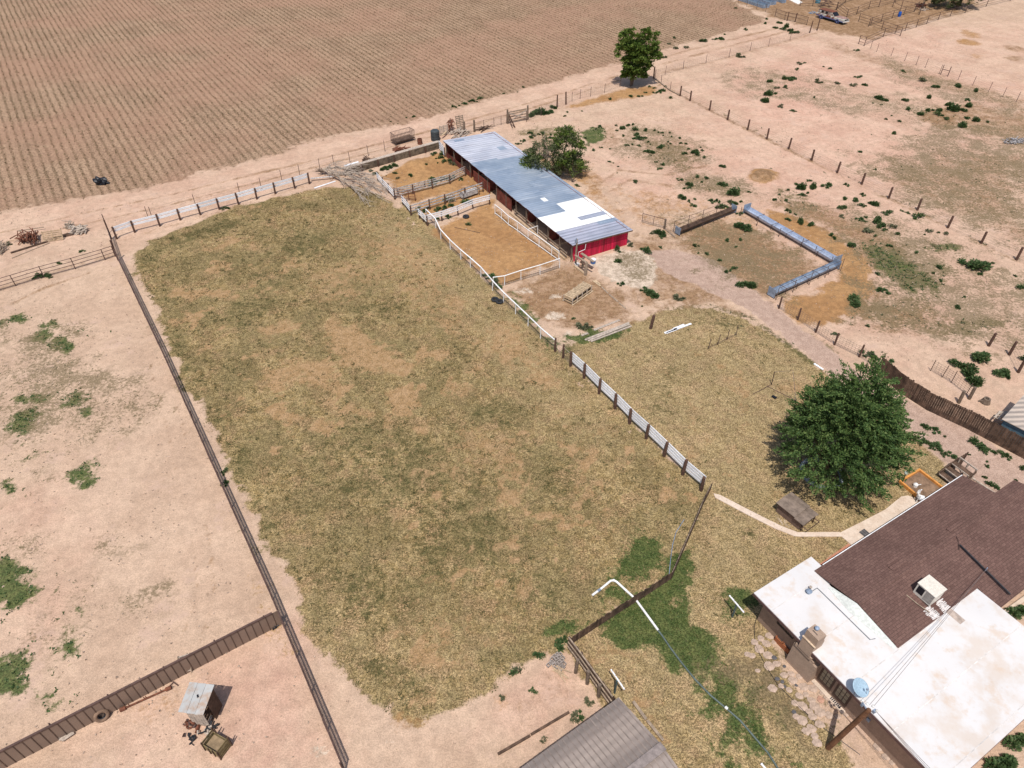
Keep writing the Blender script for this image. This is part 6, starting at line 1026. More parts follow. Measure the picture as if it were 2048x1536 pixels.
def sticks(name, label, x, y, n, rx, ry, L, r, mat, zmax=.5, fan=None, cat='wood pile'):
    p = P(x, y); t = thing(name, label, cat, p); m = MB(); s = mpp(x, y)
    for k in range(n):
        c = P(x+random.uniform(-rx, rx), y+random.uniform(-ry, ry)); a = random.uniform(0, 6.28) if fan is None else fan+random.gauss(0, .5); l = L*random.uniform(.5, 1.1); dv = Vector((math.cos(a), math.sin(a), 0))*l/2; z = random.uniform(.04, zmax); m.tube([c-dv+Zv(z), c+dv+Zv(max(.04, z+random.uniform(-.2, .3)))], [r, r*.7], 5)
    m.build('sticks', M[mat], t); return t
sticks('brush_pile', 'heap of brown sticks, the largest pile left of the corner pole', 58, 481, 60, 20, 6, 1.6, .06, 'rust', 1.0, 2.0); sticks('brush_pile', 'grey brush leaning in at the left edge', 2, 500, 26, 7, 6, 1.6, .05, 'oldwood', .8, 1.7); sticks('wood_pile', 'pile of pale split wood nearest the corner pole', 159, 464, 70, 15, 5, .8, .08, 'greywood', .5); sticks('wood_pile', 'small heap of pale branches beside the split wood', 139, 455, 22, 8, 4, .9, .06, 'deadwood', .5)
planks('plank', 'long dark beam lying below the wood piles', 'beam', [((22, 507), (96, 484)), ((104, 479), (150, 464)), ((110, 478), (146, 470))], 'darkwood', .22, .14, .08); planks('pole', 'long thin pole lying below the wood piles', 'pole', [((24, 517), (100, 486))], 'oldwood', .09, .06, .04); planks('pole', 'thin pole lying behind the stick heap', 'pole', [((37, 467), (90, 459))], 'oldwood', .1, .08, .3)
def leanpallet(x, y, label, w=1.4, h=1.2, mat='tanwood', rz=.4, tilt=.5, n=6, name='pallet', cat='pallet'):
    p = P(x, y); t = thing(name, label, cat, p, None, rz); m = MB(); Q = lambda a, z: Vector((a, z*math.sin(tilt), z*math.cos(tilt)+.03))
    org = p
    for k in range(n): z = h*(k+.5)/n; m.bar(org+Q(-w/2, z), org+Q(w/2, z), .03, h/n*.6)
    for a in (-w/2+.05, 0, w/2-.05): m.bar(org+Q(a, 0)+Vector((0, .06, 0)), org+Q(a, h)+Vector((0, .06, 0)), .09, .08, (1, 0, 0))
    m.build('slats', M[mat], t)
leanpallet(108, 483, 'tan slatted pallet leaning at the wood piles', 2.0, 1.2, 'tanwood', .3); leanpallet(905, 405, 'small dark slatted crate side in the weedy pen', 1.0, 1.0, 'oldwood', .45, .6); leanpallet(923, 262, 'tall slatted pallet standing behind the barn end', 1.2, 2.1, 'oldwood', .5, .3, 9); leanpallet(889, 270, 'pale wire basket crate behind the barn end', 1.3, 1.3, 'greywood', .5, .15, 7)
sticks('scrap_heap', 'heap of pale boards behind the far barn corner', 920, 270, 20, 14, 5, 2.0, .08, 'greywood', .5, .6, 'scrap'); sticks('scrap_heap', 'brown scrap heap beside the wire cart at the pens', 805, 301, 22, 14, 4, 1.2, .07, 'rust', .4, .6, 'scrap'); sticks('scrap_heap', 'dark rubbish on the track verge left of the pens', 738, 322, 18, 12, 5, 1.0, .06, 'darkwood', .3, None, 'scrap'); sticks('scrap_heap', 'flat grey planks behind the far barn end wire', 968, 259, 10, 10, 2, 2.2, .07, 'darkwood', .25, .55, 'scrap'); sticks('scrap_heap', 'dark tangle behind the slatted pallet', 902, 262, 24, 4, 5, 1.2, .07, 'rust', 1.4, 1.5, 'scrap')
planks('plank', 'tan board propped behind the dark tank', 'lumber', [((884, 278), (893, 270), .5)], 'tanwood', .2, .05)
p = P(871, 280); t = thing('water_tank', 'dark grey plastic tank standing behind the pens', 'water tank', p); MB().lathe(p, [(.62, 0), (.62, 1.3), (.5, 1.42), (.2, 1.48), (0, 1.48)], 18).build('tank', smat('tank_grey', (.05, .06, .065), .6, .2, 2), t, smooth=False)
m = MB(); [m.torus(p+Zv(z), .625, .02, 20, 5) for z in (.3, .65, 1.0)]; m.build('band', M['black'], t)
p = P(840, 288); t = thing('drum', 'rusty open drum between the wire cart and the dark tank', 'drum', p); MB().lathe(p, [(.34, 0), (.34, .75), (.30, .75), (.30, .1), (0, .1)], 14, False).build('barrel', M['rust'], t); MB().torus(p+Zv(.4), .345, .02, 16, 5).build('band', M['pipe'], t)
def wire_cart():
    a, b = P(792, 292), P(830, 281); d = (b-a).normalized(); n = Vector((-d.y, d.x, 0)); L = (b-a).length; t = thing('stock_rack', 'tall sided wire stock rack on the track verge behind the pens', 'stock rack', a); m = MB(); h = 1.5; w = 1.3; Q = lambda x, y, z: a+d*x+n*y+Zv(z)
    for y in (0, w):
        for z in (.5, .8, 1.5): m.bar(Q(0, y, z), Q(L, y, z), .04, .04)
        for i in range(15): m.bar(Q(L*i/14, y, .5), Q(L*i/14, y, 1.5), .03, .03, (1, 0, 0))
    for x in (0, L):
        for k in range(5): m.bar(Q(x, w*k/4, 0), Q(x, w*k/4, 1.5), .05, .05, (1, 0, 0))
        m.bar(Q(x, 0, 1.5), Q(x, w, 1.5), .05, .05)
    m.build('frame', M['tpost'], t); MB().bar(Q(0, w/2, .4), Q(L, w/2, .4), w, .1).build('floor', M['darkwood'], t)
wire_cart()
t = thing('crate', 'white lidded box inside the pipe frame of the weedy pen', 'box', P(937, 391)); a, b = P(922, 398), P(953, 387); MB().bar(a+Zv(.45), b+Zv(.45), .7, .5).build('box', M['oldwhite'], t); m = MB(); n = Vector((b-a).normalized().cross(Zv(1)))*.6; [m.tube([a+n*s+Zv(.9), b+n*s+Zv(.9)], .04) for s in (-1, 1)]; m.tube([a-n+Zv(.9), a+n+Zv(.9)], .04).tube([b-n+Zv(.9), b+n+Zv(.9)], .04); [m.tube([q, q+Zv(.9)], .04) for q in (a-n, a+n, b-n, b+n)]; m.build('frame', M['tpost'], t)
for q, lab in (((932, 435), 'black tyre lying in the orange paddock'), ((990, 601), 'black tyre half hidden by the white pipe fence, the left one'), ((999, 605), 'black tyre half hidden by the white pipe fence, the right one')):
    p = P(*q); t = thing('tyre', lab, 'tyre', p); MB().torus(p+Zv(.13), .27, .13, 22, 8).build('tread', M['rubber'], t, smooth=True); MB().torus(p+Zv(.13), .17, .05, 20, 6).build('bead', M['black'], t, smooth=True)
def bag():
    p = P(203, 368); t = thing('rubbish_bag', 'black plastic bag lying at the edge of the ploughed field', 'bag', p); bm = bmesh.new(); bmesh.ops.create_icosphere(bm, subdivisions=3, radius=1)
    for v in bm.verts:
        k = 1+.35*math.sin(v.co.x*5+v.co.y*3)*math.cos(v.co.z*4+v.co.x*2)+random.uniform(-.05, .05); v.co = Vector((v.co.x*.75*k, v.co.y*.5*k, max(0, v.co.z*.55*k+.35)))
    me = bpy.data.meshes.new('bag'); bm.to_mesh(me); bm.free(); me.materials.append(M['black']); link('sack', me, t, p); MB().tube([p+Vector((.6, 0, .3)), p+Vector((1.1, -.1, .12))], [.2, .05]).build('neck', M['black'], t)
bag()
# ------------------------------------------------------------------ concrete path, patio, brick strip
CONC = T('path_concrete'); cc = CONC.mix(CONC.ss(CONC.noise(1.3, 5, .65), .35, .65), (.60, .47, .37), (.68, .56, .46)); CONC = CONC.out(CONC.mul(cc, CONC.ss(CONC.noise(8, 3), .3, .7, .9, 1.06)), .9, CONC.noise(10, 3), .01, .4)
def slab(name, pts, z, mat): m = MB().prism(gpoly(pts), -.05, z); return tag(m.build(name, mat, None, (0, 0, 0)), kind='structure')
slab('concrete_path', [(1427, 988), (1440, 991), (1500, 1022), (1560, 1052), (1595, 1065.5), (1678, 1065), (1686, 1074), (1600, 1074), (1588, 1073), (1550, 1058), (1494, 1030), (1430, 996)], .07, CONC)
slab('patio', [(1676, 1068), (1720, 1046), (1770, 1020), (1802, 994), (1815, 992), (1850, 1004), (1880, 1010), (1720, 1110), (1702, 1090)], .06, CONC)
bk = T('brick_paving'); b_ = bk.n('TexBrick'); bk.nt.links.new(bk.map(rot=-HA), b_.inputs['Vector']); b_.inputs['Scale'].default_value = 4; b_.inputs['Color1'].default_value = (.42, .13, .07, 1); b_.inputs['Color2'].default_value = (.52, .21, .12, 1); b_.inputs['Mortar'].default_value = (.45, .33, .24, 1); slab('brick_strip', [(1640, 1128), (1696, 1088), (1706, 1094), (1652, 1140)], .05, bk.out(b_.outputs[0], .9))
p = P(1729, 1066, .06); t = thing('door_mat', 'dark grey square mat on the pale patio', 'mat', p); MB().box(p+Zv(.012), .55, .5, .024, HA).build('pad', smat('mat_grey', (.12, .11, .11), .95), t); m = MB(); [m.box(p+Zv(.028)+Hu*.19*i, .02, .46, .008, HA) for i in (-1, 0, 1)]; m.build('rib', M['black'], t)
# ------------------------------------------------------------------ planter, chair, lamp, steps
def planter():
    c = [P(1799, 966), P(1837, 943), P(1889, 983), P(1846, 1006)]; t = thing('garden_bed', 'garden bed edged with orange stained timbers beside the patio', 'garden bed', (c[0]+c[2])/2); om = smat('orange_timber', (.62, .27, .07), .7, .2, 3)
    for i in range(4): a, b = c[i], c[(i+1) % 4]; d = (b-a).normalized(); MB().bar(a-d*.07+Zv(.13), b-d*.07+Zv(.13), .14, .26).build('timber', om, t)
    MB().prism([tuple(q[:2]) for q in c], 0, .08).build('soil', smat('bed_soil', (.22, .14, .09), .95, .35, 2), t)
planter()
p = P(1803, 967); t = thing('garden_lamp', 'black lamp post with a pale globe at the corner of the orange garden bed', 'lamp', p); top = PD(1811, 948, p.y); MB().tube([p, top], [.05, .035], 8).build('pole', M['black'], t); MB().lathe(top, [(.02, -.02), (.1, .02), (.13, .12), (.1, .22), (0, .26)], 10).build('globe', smat('pale_globe', (.45, .52, .48), .3), t); m = MB(); [m.tube([p+Zv(.05), p+Vector((.35*math.cos(a), .35*math.sin(a), .02))], .04) for a in (0, 1.6, 3.1, 4.7)]; m.build('foot', M['black'], t)
def chair():
    p = P(1838, 1003); t = thing('garden_chair', 'white plastic garden chair against the patio edge of the brown roof', 'chair', p, None, HA+.6); W = lambda x, y, z: p+Vector((x, y, z)); m = M['whitep']
    MB().box(W(0, 0, .42), .5, .46, .05).build('seat', m, t); b = MB()
    for k in range(9): a = math.pi*(.1+.8*k/8); b.bar(W(.27*math.cos(a), .05+.25*math.sin(a), .44), W(.31*math.cos(a), .09+.29*math.sin(a), .88), .085, .03, (0, 1, 0))
    b.build('backrest', m, t); b = MB(); b.torus(W(0, .02, .66), .30, .03, 20, 6, a0=-.2, a1=math.pi+.2); b.build('armrest', m, t)
    for sx in (-.21, .21):
        for sy in (-.19, .2): MB().tube([W(sx, sy, .42), W(sx*1.2, sy*1.2, 0)], [.03, .025], 6).build('leg', m, t)
chair()
t = thing('watering_can', 'small white and dark watering jug on the bed soil', 'jug', P(1829, 974)); p = P(1829, 974); MB().lathe(p, [(.0, .08), (.16, .08), (.17, .3), (.1, .38), (.05, .42)], 10).build('body', M['whitep'], t); MB().tube([p+Zv(.2), p+Vector((.3, -.1, .4))], .03).build('spout', M['whitep'], t); planks('pole', 'white stick lying on the garden bed soil', 'stick', [((1833, 988), (1843, 981), .1)], 'white', .06, .04)
def steps():
    a, b = P(1889, 946), P(1923, 972); d = (b-a).normalized(); n = Vector((-d.y, d.x, 0)); t = thing('wooden_steps', 'dark wooden stair landing at the far corner of the brown roof', 'steps', a); Q = lambda x, y, z: a+d*x+n*y+Zv(z); L = (b-a).length
    for k in range(3): MB().bar(Q(0, -.55+k*.55, .3+.28*k), Q(L, -.55+k*.55, .3+.28*k), .5, .05).build('tread', M['darkwood'], t); MB().bar(Q(0, -.80+k*.55, .32+.28*k), Q(L, -.80+k*.55, .32+.28*k), .05, .07).build('nosing', M['greywood'], t)
    m = MB(); m.bar(Q(-.03, -.8, .3), Q(-.03, .9, 1.1), .06, .3).bar(Q(L+.03, -.8, .3), Q(L+.03, .9, 1.1), .06, .3); m.build('stringer', M['darkwood'], t); m = MB(); m.bar(Q(0, 1.0, 1.2), Q(L, 1.0, 1.2), .08, .1); [m.bar(Q(x, 1.0, 0), Q(x, 1.0, 1.2), .09, .09, (1, 0, 0)) for x in (.05, L/2, L-.05)]; m.build('rail', M['greywood'], t)
    q = thing('sloped_gate', 'dark brown pointed gate panel beside the gravel drive', 'gate', P(1895, 940)); e = P(1893, 938); f = P(1922, 930); g = (f-e).normalized(); s = Vector((-g.y, g.x, 0))*.03; hh = [.6, 1.5]; m = MB(); nn = 9; Lg = (f-e).length
    for i in range(nn): x0 = Lg*i/nn; h = hh[0]+(hh[1]-hh[0])*(i+.5)/nn; m.obox(e+g*(x0+Lg/nn/2)+Zv(h/2), g*(Lg/nn/2-.008), s*.5, (0, 0, h/2))
    m.build('panel', M['darkwood'], q); MB().bar(e+s+Zv(.35), f+s+Zv(.8), .04, .09).build('brace', M['darkwood'], q)
steps()
planks('timber_edging', 'pale timber edging strip between the far lawn corner and the gravel drive', 'edging', [((1916, 934), (1950, 962), .06), ((1952, 963), (1995, 992), .06)], 'greywood', .12, .1)
# ------------------------------------------------------------------ lower left clutter
def ladder_frame():
    p = P(372, 1340); t = thing('sawhorse', 'grey wooden trestle with rungs leaning on the sheet metal fence', 'trestle', p); m = MB(); a, b = P(360, 1352), P(383, 1345)
    for q in (a, b): m.bar(q, q+Vector((.1, .5, 1.3)), .06, .06, (1, 0, 0)); m.bar(q+Vector((.1, .5, 1.3)), q+Vector((.3, .9, 0)), .06, .06, (1, 0, 0))
    m.build('frame', M['oldwood'], t); m = MB()
    for k in range(6): f = .15+k*.16; m.bar(a+Vector((.1, .5, 1.3))*f, b+Vector((.1, .5, 1.3))*f, .07, .05)
    m.build('rung', M['greywood'], t)
    planks('pole', 'bent bar lying at the foot of the grey trestle', 'bar', [((337, 1376), (347, 1366)), ((346, 1364), (357, 1372))], 'pipe', .06, .05)
ladder_frame()
def axle():
    a, b = P(247, 1420), P(338, 1379); t = thing('iron_bar', 'rusty long bar with a knob at each end beside the sheet metal fence', 'bar', a); d = (b-a).normalized(); MB().tube([a+Zv(.12), b+Zv(.12)], .05, 8).build('bar', M['rust'], t); [MB().tube([q+Zv(.12)-d*.15, q+Zv(.12)+d*.15], .12, 8).build('knob', M['rust'], t) for q in (a, b)]; m = MB(); [m.tube([a.lerp(b, f)+Zv(.12), a.lerp(b, f)+Zv(.35)], .025) for f in (.15, .48, .52, .85)]; m.build('lug', M['rust'], t)
axle()
def leanring():
    p = P(208, 1437); t = thing('tyre', 'tan tyre casing leaning against the sheet metal fence', 'tyre', p); ax = Vector((.55, -.75, .35)).normalized(); MB().torus(p+Zv(.36), .30, .11, 22, 8, ax).build('tread', smat('dusty_rubber', (.20, .13, .09), .9), t, smooth=True); MB().torus(p+Zv(.36)-ax*.02, .2, .06, 20, 6, ax).build('bead', M['black'], t, smooth=True)
leanring()
def rusty_lump(x, y, label, sc, mat, n=12):
    p = P(x, y); t = thing('scrap_heap', label, 'scrap', p); m = MB(); k = MB()
    for i in range(n):
        q = p+Vector((random.gauss(0, .22)*sc, random.gauss(0, .22)*sc, random.uniform(.05, .3)*sc)); (m if i % 2 else k).tube([q, q+Vector((random.gauss(0, .2), random.gauss(0, .2), random.uniform(.0, .15)))*sc], random.uniform(.04, .09)*sc, 7)
    m.torus(p+Zv(.1), .2*sc, .06*sc, 16, 6); k.torus(p+Vector((.1, .1, .25))*sc, .16*sc, .05*sc, 16, 6, (random.random(), random.random(), .6)); m.build('scrap', M[mat], t); k.build('scrap', M['rubber' if mat != 'rust' else 'pipe'], t)
rusty_lump(381, 1452, 'column of rusty scrap leaning on the left of the plank hut', .85, 'rust', 16); rusty_lump(416, 1462, 'heap of pale metal coils at the right corner of the plank hut', .85, 'greywood', 12); rusty_lump(386, 1478, 'small scrap coil on the sand below the plank hut', .6, 'rubber'); rusty_lump(550, 1255, 'dark bent scrap at the end of the sheet metal fence', .6, 'black', 6)
def cart():
    p = P(432, 1503); t = thing('wooden_cart', 'weathered wooden slatted crate with corner posts below the plank hut', 'crate', p); a, b, c = P(413, 1500), P(443, 1518), P(424, 1484); d = (b-a); L = d.length; d.normalize(); s = Vector((-d.y, d.x, 0)); w = .75; Q = lambda x, y, z: a+d*x+s*y+Zv(z); m = MB(); om = smat('mossy_wood', (.19, .145, .07), .9, .35, 4)
    for y in (0, w):
        for z in (.15, .38, .6): m.bar(Q(0, y, z), Q(L, y, z), .03, .17)
    for x in (0, L):
        for z in (.15, .38, .6, .85): m.bar(Q(x, 0, z), Q(x, w, z), .03, .17)
    m.build('side', om, t); MB().bar(Q(0, w/2, .4), Q(L, w/2, .4), w-.06, .05).build('deck', smat('worn_deck', (.25, .18, .11), .9), t)
    for x in (-.02, L*.35, L*.65, L+.02): MB().bar(Q(x, -.03, 0), Q(x, -.03, .72 if 0 < x < L else .95), .07, .05, (1, 0, 0)).build('post', M['darkwood'], t)
    for x in (-.02, .15, L-.1, L+.02): MB().bar(Q(x, w+.03, 0), Q(x+.05, w+.03, 1.15), .07, .05, (1, 0, 0)).build('post', M['darkwood'], t)
cart()
planks('plank_stack', 'few weathered planks leaning on the sheet metal fence near the bottom left', 'lumber', [((120, 1482), (146, 1466), .1), ((126, 1484), (150, 1468), .16), ((118, 1478), (142, 1462), .2)], 'greywood', .16)
# cinder blocks by the plank fence
cb = smat('cinder_block', (.36, .31, .28), .95, .15, 4); nb = 0
for i, (x, y, z) in enumerate([(1099, 1330, 0), (1107, 1325, 0), (1115, 1320, 0), (1106, 1318, 0), (1112, 1313, 0), (1119, 1327, 0), (1126, 1332, 0), (1117, 1335, 0), (1124, 1338, 0), (1111, 1331, 0), (1118, 1313, 0), (1123, 1320, 0), (1121, 1325, .2), (1115, 1318, .2)]):
    p = P(x, y, z); t = thing('cinder_block', 'grey cinder block in the loose pile by the dark plank fence', 'cinder block', p, 'cinder blocks by the plank fence'); a = .5+random.gauss(0, .2); o = MB(); u = Vector((math.cos(a), math.sin(a), 0)); v = Vector((-u.y, u.x, 0))
    for s_ in (-.085, .085): o.obox(p+v*s_+Zv(.1), u*.2, v*.016, (0, 0, .1))
    for s_ in (-.185, 0, .185): o.obox(p+u*s_+Zv(.1), u*.016, v*.069, (0, 0, .1))
    o.build('block', cb, t)
sticks('wood_pile', 'few thin boards beside the cinder blocks', 1122, 1346, 7, 5, 5, 1.4, .04, 'tanwood', .15, -.9)
# ------------------------------------------------------------------ flagstones along the house front
FS = smat('flagstone', (.43, .32, .25), .9, .22, 2, isl=.0); FR = smat('red_flagstone', (.42, .24, .17), .9, .2, 2); FD = smat('slate_stone', (.10, .095, .10), .8, .2, 2)
def stone(x, y, d, mat, lab, grp):
    p = P(x, y); r = d*mpp(x, y)/2; n = random.randint(6, 9); a0 = random.random()*6; pts = [(p.x+r*random.uniform(.75, 1.1)*math.cos(a0+6.283*i/n), p.y+r*.85*random.uniform(.75, 1.1)*math.sin(a0+6.283*i/n)) for i in range(n)]
    o = MB().prism(pts, -.03, .035+random.random()*.02).build('flagstone', mat, None, p, bevel=.012); tag(o, lab, 'flagstone', grp)
fsl = [(300, 645, 50), (240, 665, 40), (200, 690, 46), (230, 735, 60), (280, 700, 50), (330, 690, 30), (290, 780, 56), (180, 780, 40), (150, 770, 36), (295, 850, 60), (350, 835, 44), (220, 880, 30), (400, 910, 46), (445, 900, 40), (320, 1000, 50), (380, 985, 36), (455, 945, 50), (500, 920, 40), (530, 990, 60), (430, 1010, 36), (590, 1000, 56), (500, 1050, 46), (545, 1040, 40), (580, 1080, 50), (660, 1030, 40), (470, 1100, 46), (520, 1120, 60), (600, 1120, 60), (565, 1155, 40), (640, 1160, 66), (590, 1190, 50), (520, 1215, 60), (480, 1190, 40), (640, 1245, 54), (580, 1270, 56), (545, 1290, 50), (600, 1320, 44), (620, 1365, 56), (700, 1180, 50), (770, 1120, 46), (810, 1170, 40), (760, 1190, 36), (720, 1095, 50), (690, 1060, 40)]
for x, y, d in fsl: stone(1450+x/3.368, 1080+y/3.368, d/3.368*1.35, FS, 'pale irregular flagstone in the loose paving along the house front', 'pale flagstones along the house front')
for x, y, d, l in ((645, 1075, 62, 'long brick red flagstone in front of the french doors'),): stone(1450+x/3.368, 1080+y/3.368, d/3.368, FR, l, None)
for x, y, d in ((330, 795, 40), (400, 852, 26), (350, 935, 36), (385, 955, 30), (403, 988, 26), (480, 980, 26), (465, 1160, 36)): stone(1450+x/3.368, 1080+y/3.368, d/3.368, FD, 'dark slate flagstone scattered among the pale paving', 'dark flagstones along the house front')
for x, y, d in ((1030, 1395, 70), (1085, 1460, 66), (1125, 1500, 50)): stone(1450+x/3.368, 1080+y/3.368, d/3.368, FS, 'large pale stepping stone in the strip below the bare house wall', 'stepping stones under the house wall')
for q, l in (((1560, 1285), 'terracotta planter box under the small front window, the left one'), ((1572, 1297), 'terracotta planter box under the small front window, the right one')):
    p = P(*q); t = thing('planter_box', l, 'planter', p); o = MB(); a = HA
    for s_ in (-1, 1): o.obox(p+Hv*.28*s_+Zv(.22), Hu*.2, Hv*.025, (0, 0, .22)); o.obox(p+Hu*.19*s_+Zv(.22), Hu*.025, Hv*.26, (0, 0, .22))
    o.build('box', smat('terracotta', (.36, .12, .05), .8), t); MB().obox(p+Zv(.28), Hu*.165, Hv*.25, (0, 0, .02)).build('soil', smat('pot_soil', (.10, .06, .04), .95), t)
p = P(1673, 1404); t = thing('door_mat', 'black slatted mat before the french doors', 'mat', p); MB().obox(p+Zv(.05), Hu*.24, Hv*.42, (0, 0, .02)).build('pad', M['black'], t); m = MB(); [m.obox(p+Zv(.075)+Hv*(.1*i), Hu*.22, Hv*.03, (0, 0, .008)) for i in range(-3, 4)]; m.build('slat', smat('mat_slat', (.05, .05, .06), .8), t)
c = HL(.55, 8.1, 0); MB().obox(HL(.50, 8.3, 1.2), Hu*.03, Hv*.09, (0, 0, .12)).build('meter', M['galvd']); tag(bpy.data.objects['meter'], 'small grey meter on the front wall behind the utility pole', 'meter')
# ------------------------------------------------------------------ utility pole and wires
def pole():
    b = P(1655, 1496); tp = Vector((17.9, 16.15, 4.25)); t = thing('utility_pole', 'leaning brown utility pole in front of the white roofed house', 'utility pole', b); MB().tube([b-Zv(.1), b.lerp(tp, .5), tp], [.15, .14, .12], 10).build('pole', smat('creosote_pole', (.13, .06, .03), .85, .3, 3), t)
    m = MB(); gz = M['galvd']; m.tube([tp+Zv(-.2), tp+Vector((-.25, .35, .1))], .03); m.box(tp+Vector((.25, -.05, -.05)), .16, .14, .22, .4).box(tp+Vector((-.2, .3, -.1)), .12, .12, .2, .4); m.build('bracket', gz, t); m = MB(); [m.lathe(tp+Vector(o), [(.03, 0), (.07, .03), (.05, .07), (.07, .1), (0, .14)], 8) for o in ((.3, -.1, .05), (.18, .12, .08), (-.05, .25, .05), (-.25, .4, .12))]; m.build('insulator', smat('porcelain', (.6, .58, .55), .3), t)
    def sag(a, b, s, n=10): return [a.lerp(b, i/n)-Zv(s*4*(i/n)*(1-i/n)) for i in range(n+1)]
    hp = HL(12.95, 6.3, 3.0); w = thing('service_wire', 'pair of thin service wires from the utility pole over the white roof', 'wire', tp)
    for k, o in enumerate((Vector((.2, .1, .1)), Vector((.05, .2, .12)))): MB().tube(sag(tp+o, hp+Zv(.1), .2+.03*k), .010, 5).build('strand', M['wire'], w)
    MB().tube([hp, hp+Zv(.3)], .03).build('mast', M['galvd'], w)
    w = thing('overhead_wire', 'dark overhead wires leaving the utility pole toward the bottom of the picture', 'wire', tp+Vector((0, 0, 0)))
    for k in range(3): MB().tube(sag(tp+Vector((.25, -.1, .1)), Vector((22.5+.35*k, 7.5, 4.6)), .2), .012, 5).build('strand', M['wire'], w)
    c = P(1522, 1528); t = thing('pipe_stub', 'short white pipe stub on the dry lawn at the bottom', 'pipe', c); MB().tube([c+Zv(.06), P(1532, 1540)+Zv(.06)], .06, 8).build('pipe', M['whitep'], t); MB().tube([c+Zv(.06), P(1523.5, 1530)+Zv(.06)], .075, 8).build('end_cap', M['whitep'], t)
    cb_ = [P(*q)+Zv(.03) for q in ((1514, 1232), (1508, 1255), (1510, 1290), (1530, 1330), (1555, 1370), (1590, 1405), (1625, 1440), (1660, 1466), (1720, 1510))]; t = thing('cable', 'thin dark cable curving over the flagstones', 'cable', cb_[0]); MB().tube(cb_, .018, 5).build('strand', M['black'], t)
    hs = [P(*q)+Zv(.05) for q in ((1368, 1040), (1352, 1065), (1345, 1090), (1341, 1120), (1338, 1150))]; t = thing('cable', 'thin grey hose loop beside the curved picket fence', 'hose', hs[0]); MB().tube(hs, .025, 5).build('strand', M['galvd'], t)
pole()
# ------------------------------------------------------------------ old wagon and corral clutter
def wagon():
    r, f = P(1640, 38), P(1672, 47.5); d = (f-r).normalized(); s = Vector((-d.y, d.x, 0)); t = thing('old_wagon', 'derelict two tone old station wagon with rusty roof parked by the corrals', 'old car', r, None); Wb = (f-r).length; Wd = 1.75
    X = lambda x, y, z: r+d*x+s*(y+.15)+Zv(z); k = Wb/2.9
    body = [(-1.0, .45), (-1.05, .95), (-.6, 1.05), (3.75, 1.05), (3.85, .85), (3.85, .45)]; hood = None
    def prof(m, pr, y0, y1):
        n = len(pr); v = [X(x*k, y0, z) for x, z in pr]+[X(x*k, y1, z) for x, z in pr]; m.add(v, [tuple(range(n)), tuple(range(n, 2*n))[::-1]]+[(i, n+i, n+(i+1) % n, (i+1) % n) for i in range(n)])
    bt = T('faded_paint'); cc = bt.mix(bt.ss(bt.noise(.9, 4, .6), .46, .56), (.52, .50, .44), (.20, .06, .03)); sp = bt.n('SeparateXYZ'); bt.nt.links.new(bt.vec, sp.inputs[0]); cc = bt.mix(bt.ss(sp.outputs[2], .55, .72, 1, 0), cc, (.10, .15, .36)); paint = bt.out(cc, .5, spec=.4)
    m = MB(); prof(m, body, 0, Wd); m.build('body', paint, t, bevel=.06)
    m = MB(); prof(m, [(-.95, 1.05), (-.75, 1.62), (1.55, 1.68), (2.15, 1.07)], .1, Wd-.1); m.build('cabin', smat('cabin_paint', (.36, .24, .19), .6, .5, 1.2, col2=(.55, .5, .44)), t, bevel=.05); m = MB(); prof(m, [(-.85, 1.64), (-.75, 1.72), (1.5, 1.76), (1.65, 1.66)], .05, Wd-.05); m.build('roof', M['rust'], t, bevel=.04)
    g = M['black']; m = MB(); [m.obox(X(x*k, .09, 1.38), d*.28, s*.02, (0, 0, .17)) for x in (.0, .75)]; m.build('window', g, t); a, b = X(1.64*k, Wd/2, 1.64), X(2.12*k, Wd/2, 1.12); MB().bar(a+d*.05, b+d*.05, 1.4, .03).build('windscreen', g, t); MB().obox(X(-.33*k, .085, 1.4), d*.13, s*.02, (0, 0, .14)).build('window', smat('white_panel', (.7, .7, .68), .5), t)
    MB().bar(X(2.2*k, Wd/2, 1.08), X(3.75*k, Wd/2, 1.07), 1.5, .06).build('hood', smat('hood_paint', (.33, .20, .17), .6, .4, 2), t)
    for x in (0, Wb):
        for y in (.02, Wd-.02): w = MB().tube([X(x, y-.1, .34), X(x, y+.1, .34)], .34, 16).build('wheel', M['rubber'], t); MB().tube([X(x, y-.115, .34), X(x, y+.115, .34)], .17, 12).build('rim', smat('blue_rim', (.12, .16, .36), .5), w)
    for x in (0, Wb): m = MB().torus(X(x, -.01, .36), .42, .05, 16, 6, s, 0, 2*math.pi); m.build('wheel_arch', smat('blue_arch', (.08, .10, .28), .5), t)
    MB().bar(X(3.92*k, 0, .55), X(3.92*k, Wd, .55), .14, .2).build('bumper', smat('dull_chrome', (.62, .6, .56), .35), t); MB().bar(X(3.87*k, .1, .85), X(3.87*k, Wd-.1, .85), .04, .2).build('grille', g, t)
    for y in (.2, Wd-.2): MB().tube([X(3.85*k, y, .86), X(3.93*k, y, .86)], .1, 10).build('headlight', smat('lamp_lens', (.6, .6, .55), .2), t)
wagon()
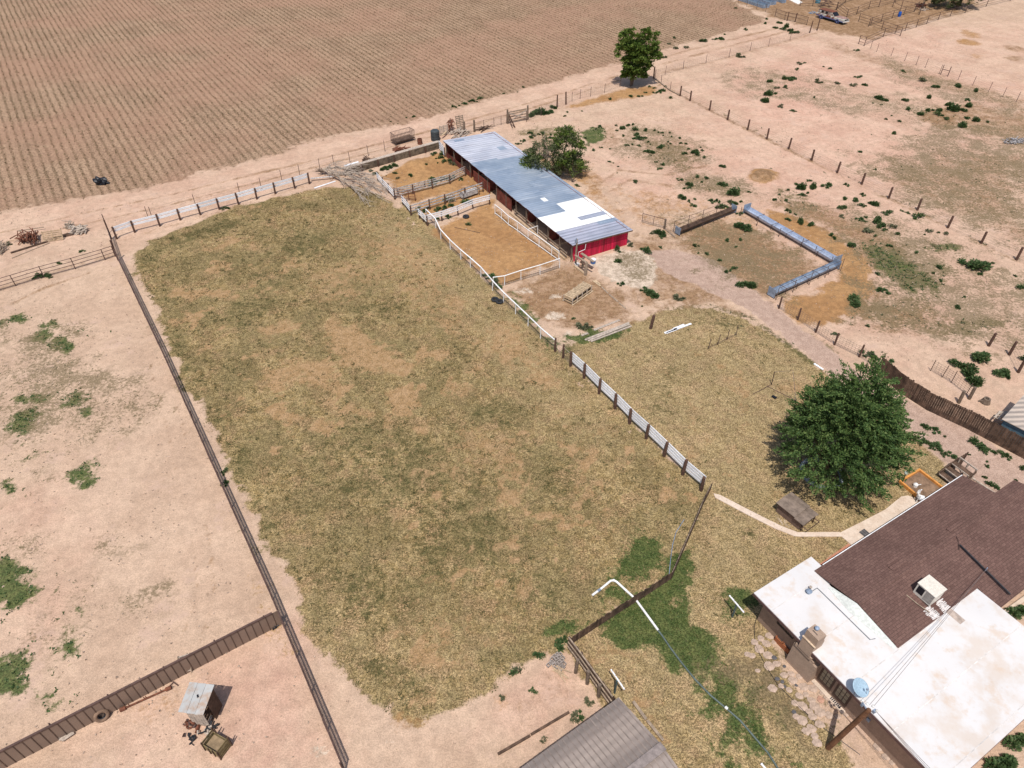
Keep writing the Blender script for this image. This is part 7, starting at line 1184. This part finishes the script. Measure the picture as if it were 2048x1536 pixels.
for i, (a, b, lab) in enumerate((((1478, -2), (1532, 16), 'long grey water trough in front of the corrals, the lower one'), ((1500, -6), (1545, 10), 'long grey water trough in front of the corrals, the upper one'), ((1540, -3), (1568, 6), 'dark trough piece right of the long grey troughs'))):
    a, b = P(*a), P(*b); d = (b-a).normalized(); s = Vector((-d.y, d.x, 0)); w = .9 if i < 2 else .5; t = thing('water_trough', lab, 'trough', a); m = MB()
    for q in (-1, 1): m.bar(a+s*w*q+Zv(.3), b+s*w*q+Zv(.3), .08, .6)
    m.bar(a-s*w+Zv(.3), a+s*w+Zv(.3), .08, .6).bar(b-s*w+Zv(.3), b+s*w+Zv(.3), .08, .6); m.build('wall', M['galvd'], t); MB().bar(a+Zv(.3), b+Zv(.3), w*1.9, .05).build('floor', smat('wet_floor', (.12, .16, .20), .3), t)
p = P(1798, 33); t = thing('barrel', 'bright blue plastic barrel inside the corrals', 'barrel', p); MB().lathe(p, [(.28, 0), (.32, .25), (.32, .65), (.28, .9), (0, .9)], 14).build('barrel', smat('bright_blue', (.01, .10, .45), .45), t); m = MB(); [m.torus(p+Zv(z), .32, .02, 16, 5) for z in (.3, .6)]; m.build('hoop', smat('blue_hoop', (.01, .08, .36), .5), t)
p = P(1635, 6); t = thing('barrel', 'faded teal barrel behind the old wagon', 'barrel', p); MB().lathe(p, [(.5, 0), (.55, .3), (.55, 1.1), (.5, 1.3), (0, 1.3)], 14).build('barrel', smat('teal_blue', (.10, .26, .34), .6), t); m = MB(); [m.torus(p+Zv(z), .55, .03, 16, 5) for z in (.4, .9)]; m.build('hoop', M['galvd'], t)
sticks('scrap_heap', 'heap of bent pipes behind the rusty wagon roof', 1652, 12, 26, 12, 4, 1.8, .05, 'pipe', .9, None, 'scrap'); sticks('scrap_heap', 'pale scrap on the ground left of the old wagon', 1624, 27, 9, 5, 1, 1.0, .08, 'galvd', .3, None, 'scrap'); sticks('scrap_heap', 'dark scrap boxes by the tall pipe pen', 1840, 14, 14, 8, 2, 1.0, .12, 'rust', .6, None, 'scrap'); sticks('scrap_heap', 'pale boards lying on the ground left of the dark tree', 1848, 20, 8, 6, 1.5, 1.4, .09, 'greywood', .2, None, 'scrap')
slab('white_slab', [(1566, -6), (1582, -8), (1605, 5), (1596, 9)], .08, smat('white_slab', (.75, .70, .64), .8))
sticks('burnt_heap', 'ash grey burnt heap at the right edge of the weedy lot', 2032, 284, 60, 24, 5, 1.0, .06, 'ash', .25, None, 'ash heap')
p = P(1970, 805); t = thing('tree_stump', 'short hollow grey stump by the tall plank fence', 'stump', p); MB().lathe(p, [(.4, 0), (.3, .3), (.27, .45), (.15, .45), (.12, .2)], 12, False).build('stump', M['greypost'], t); MB().tube([p+Vector((-.5, .1, .1)), p+Vector((-.2, 0, .25))], .08).build('root', M['greypost'], t)
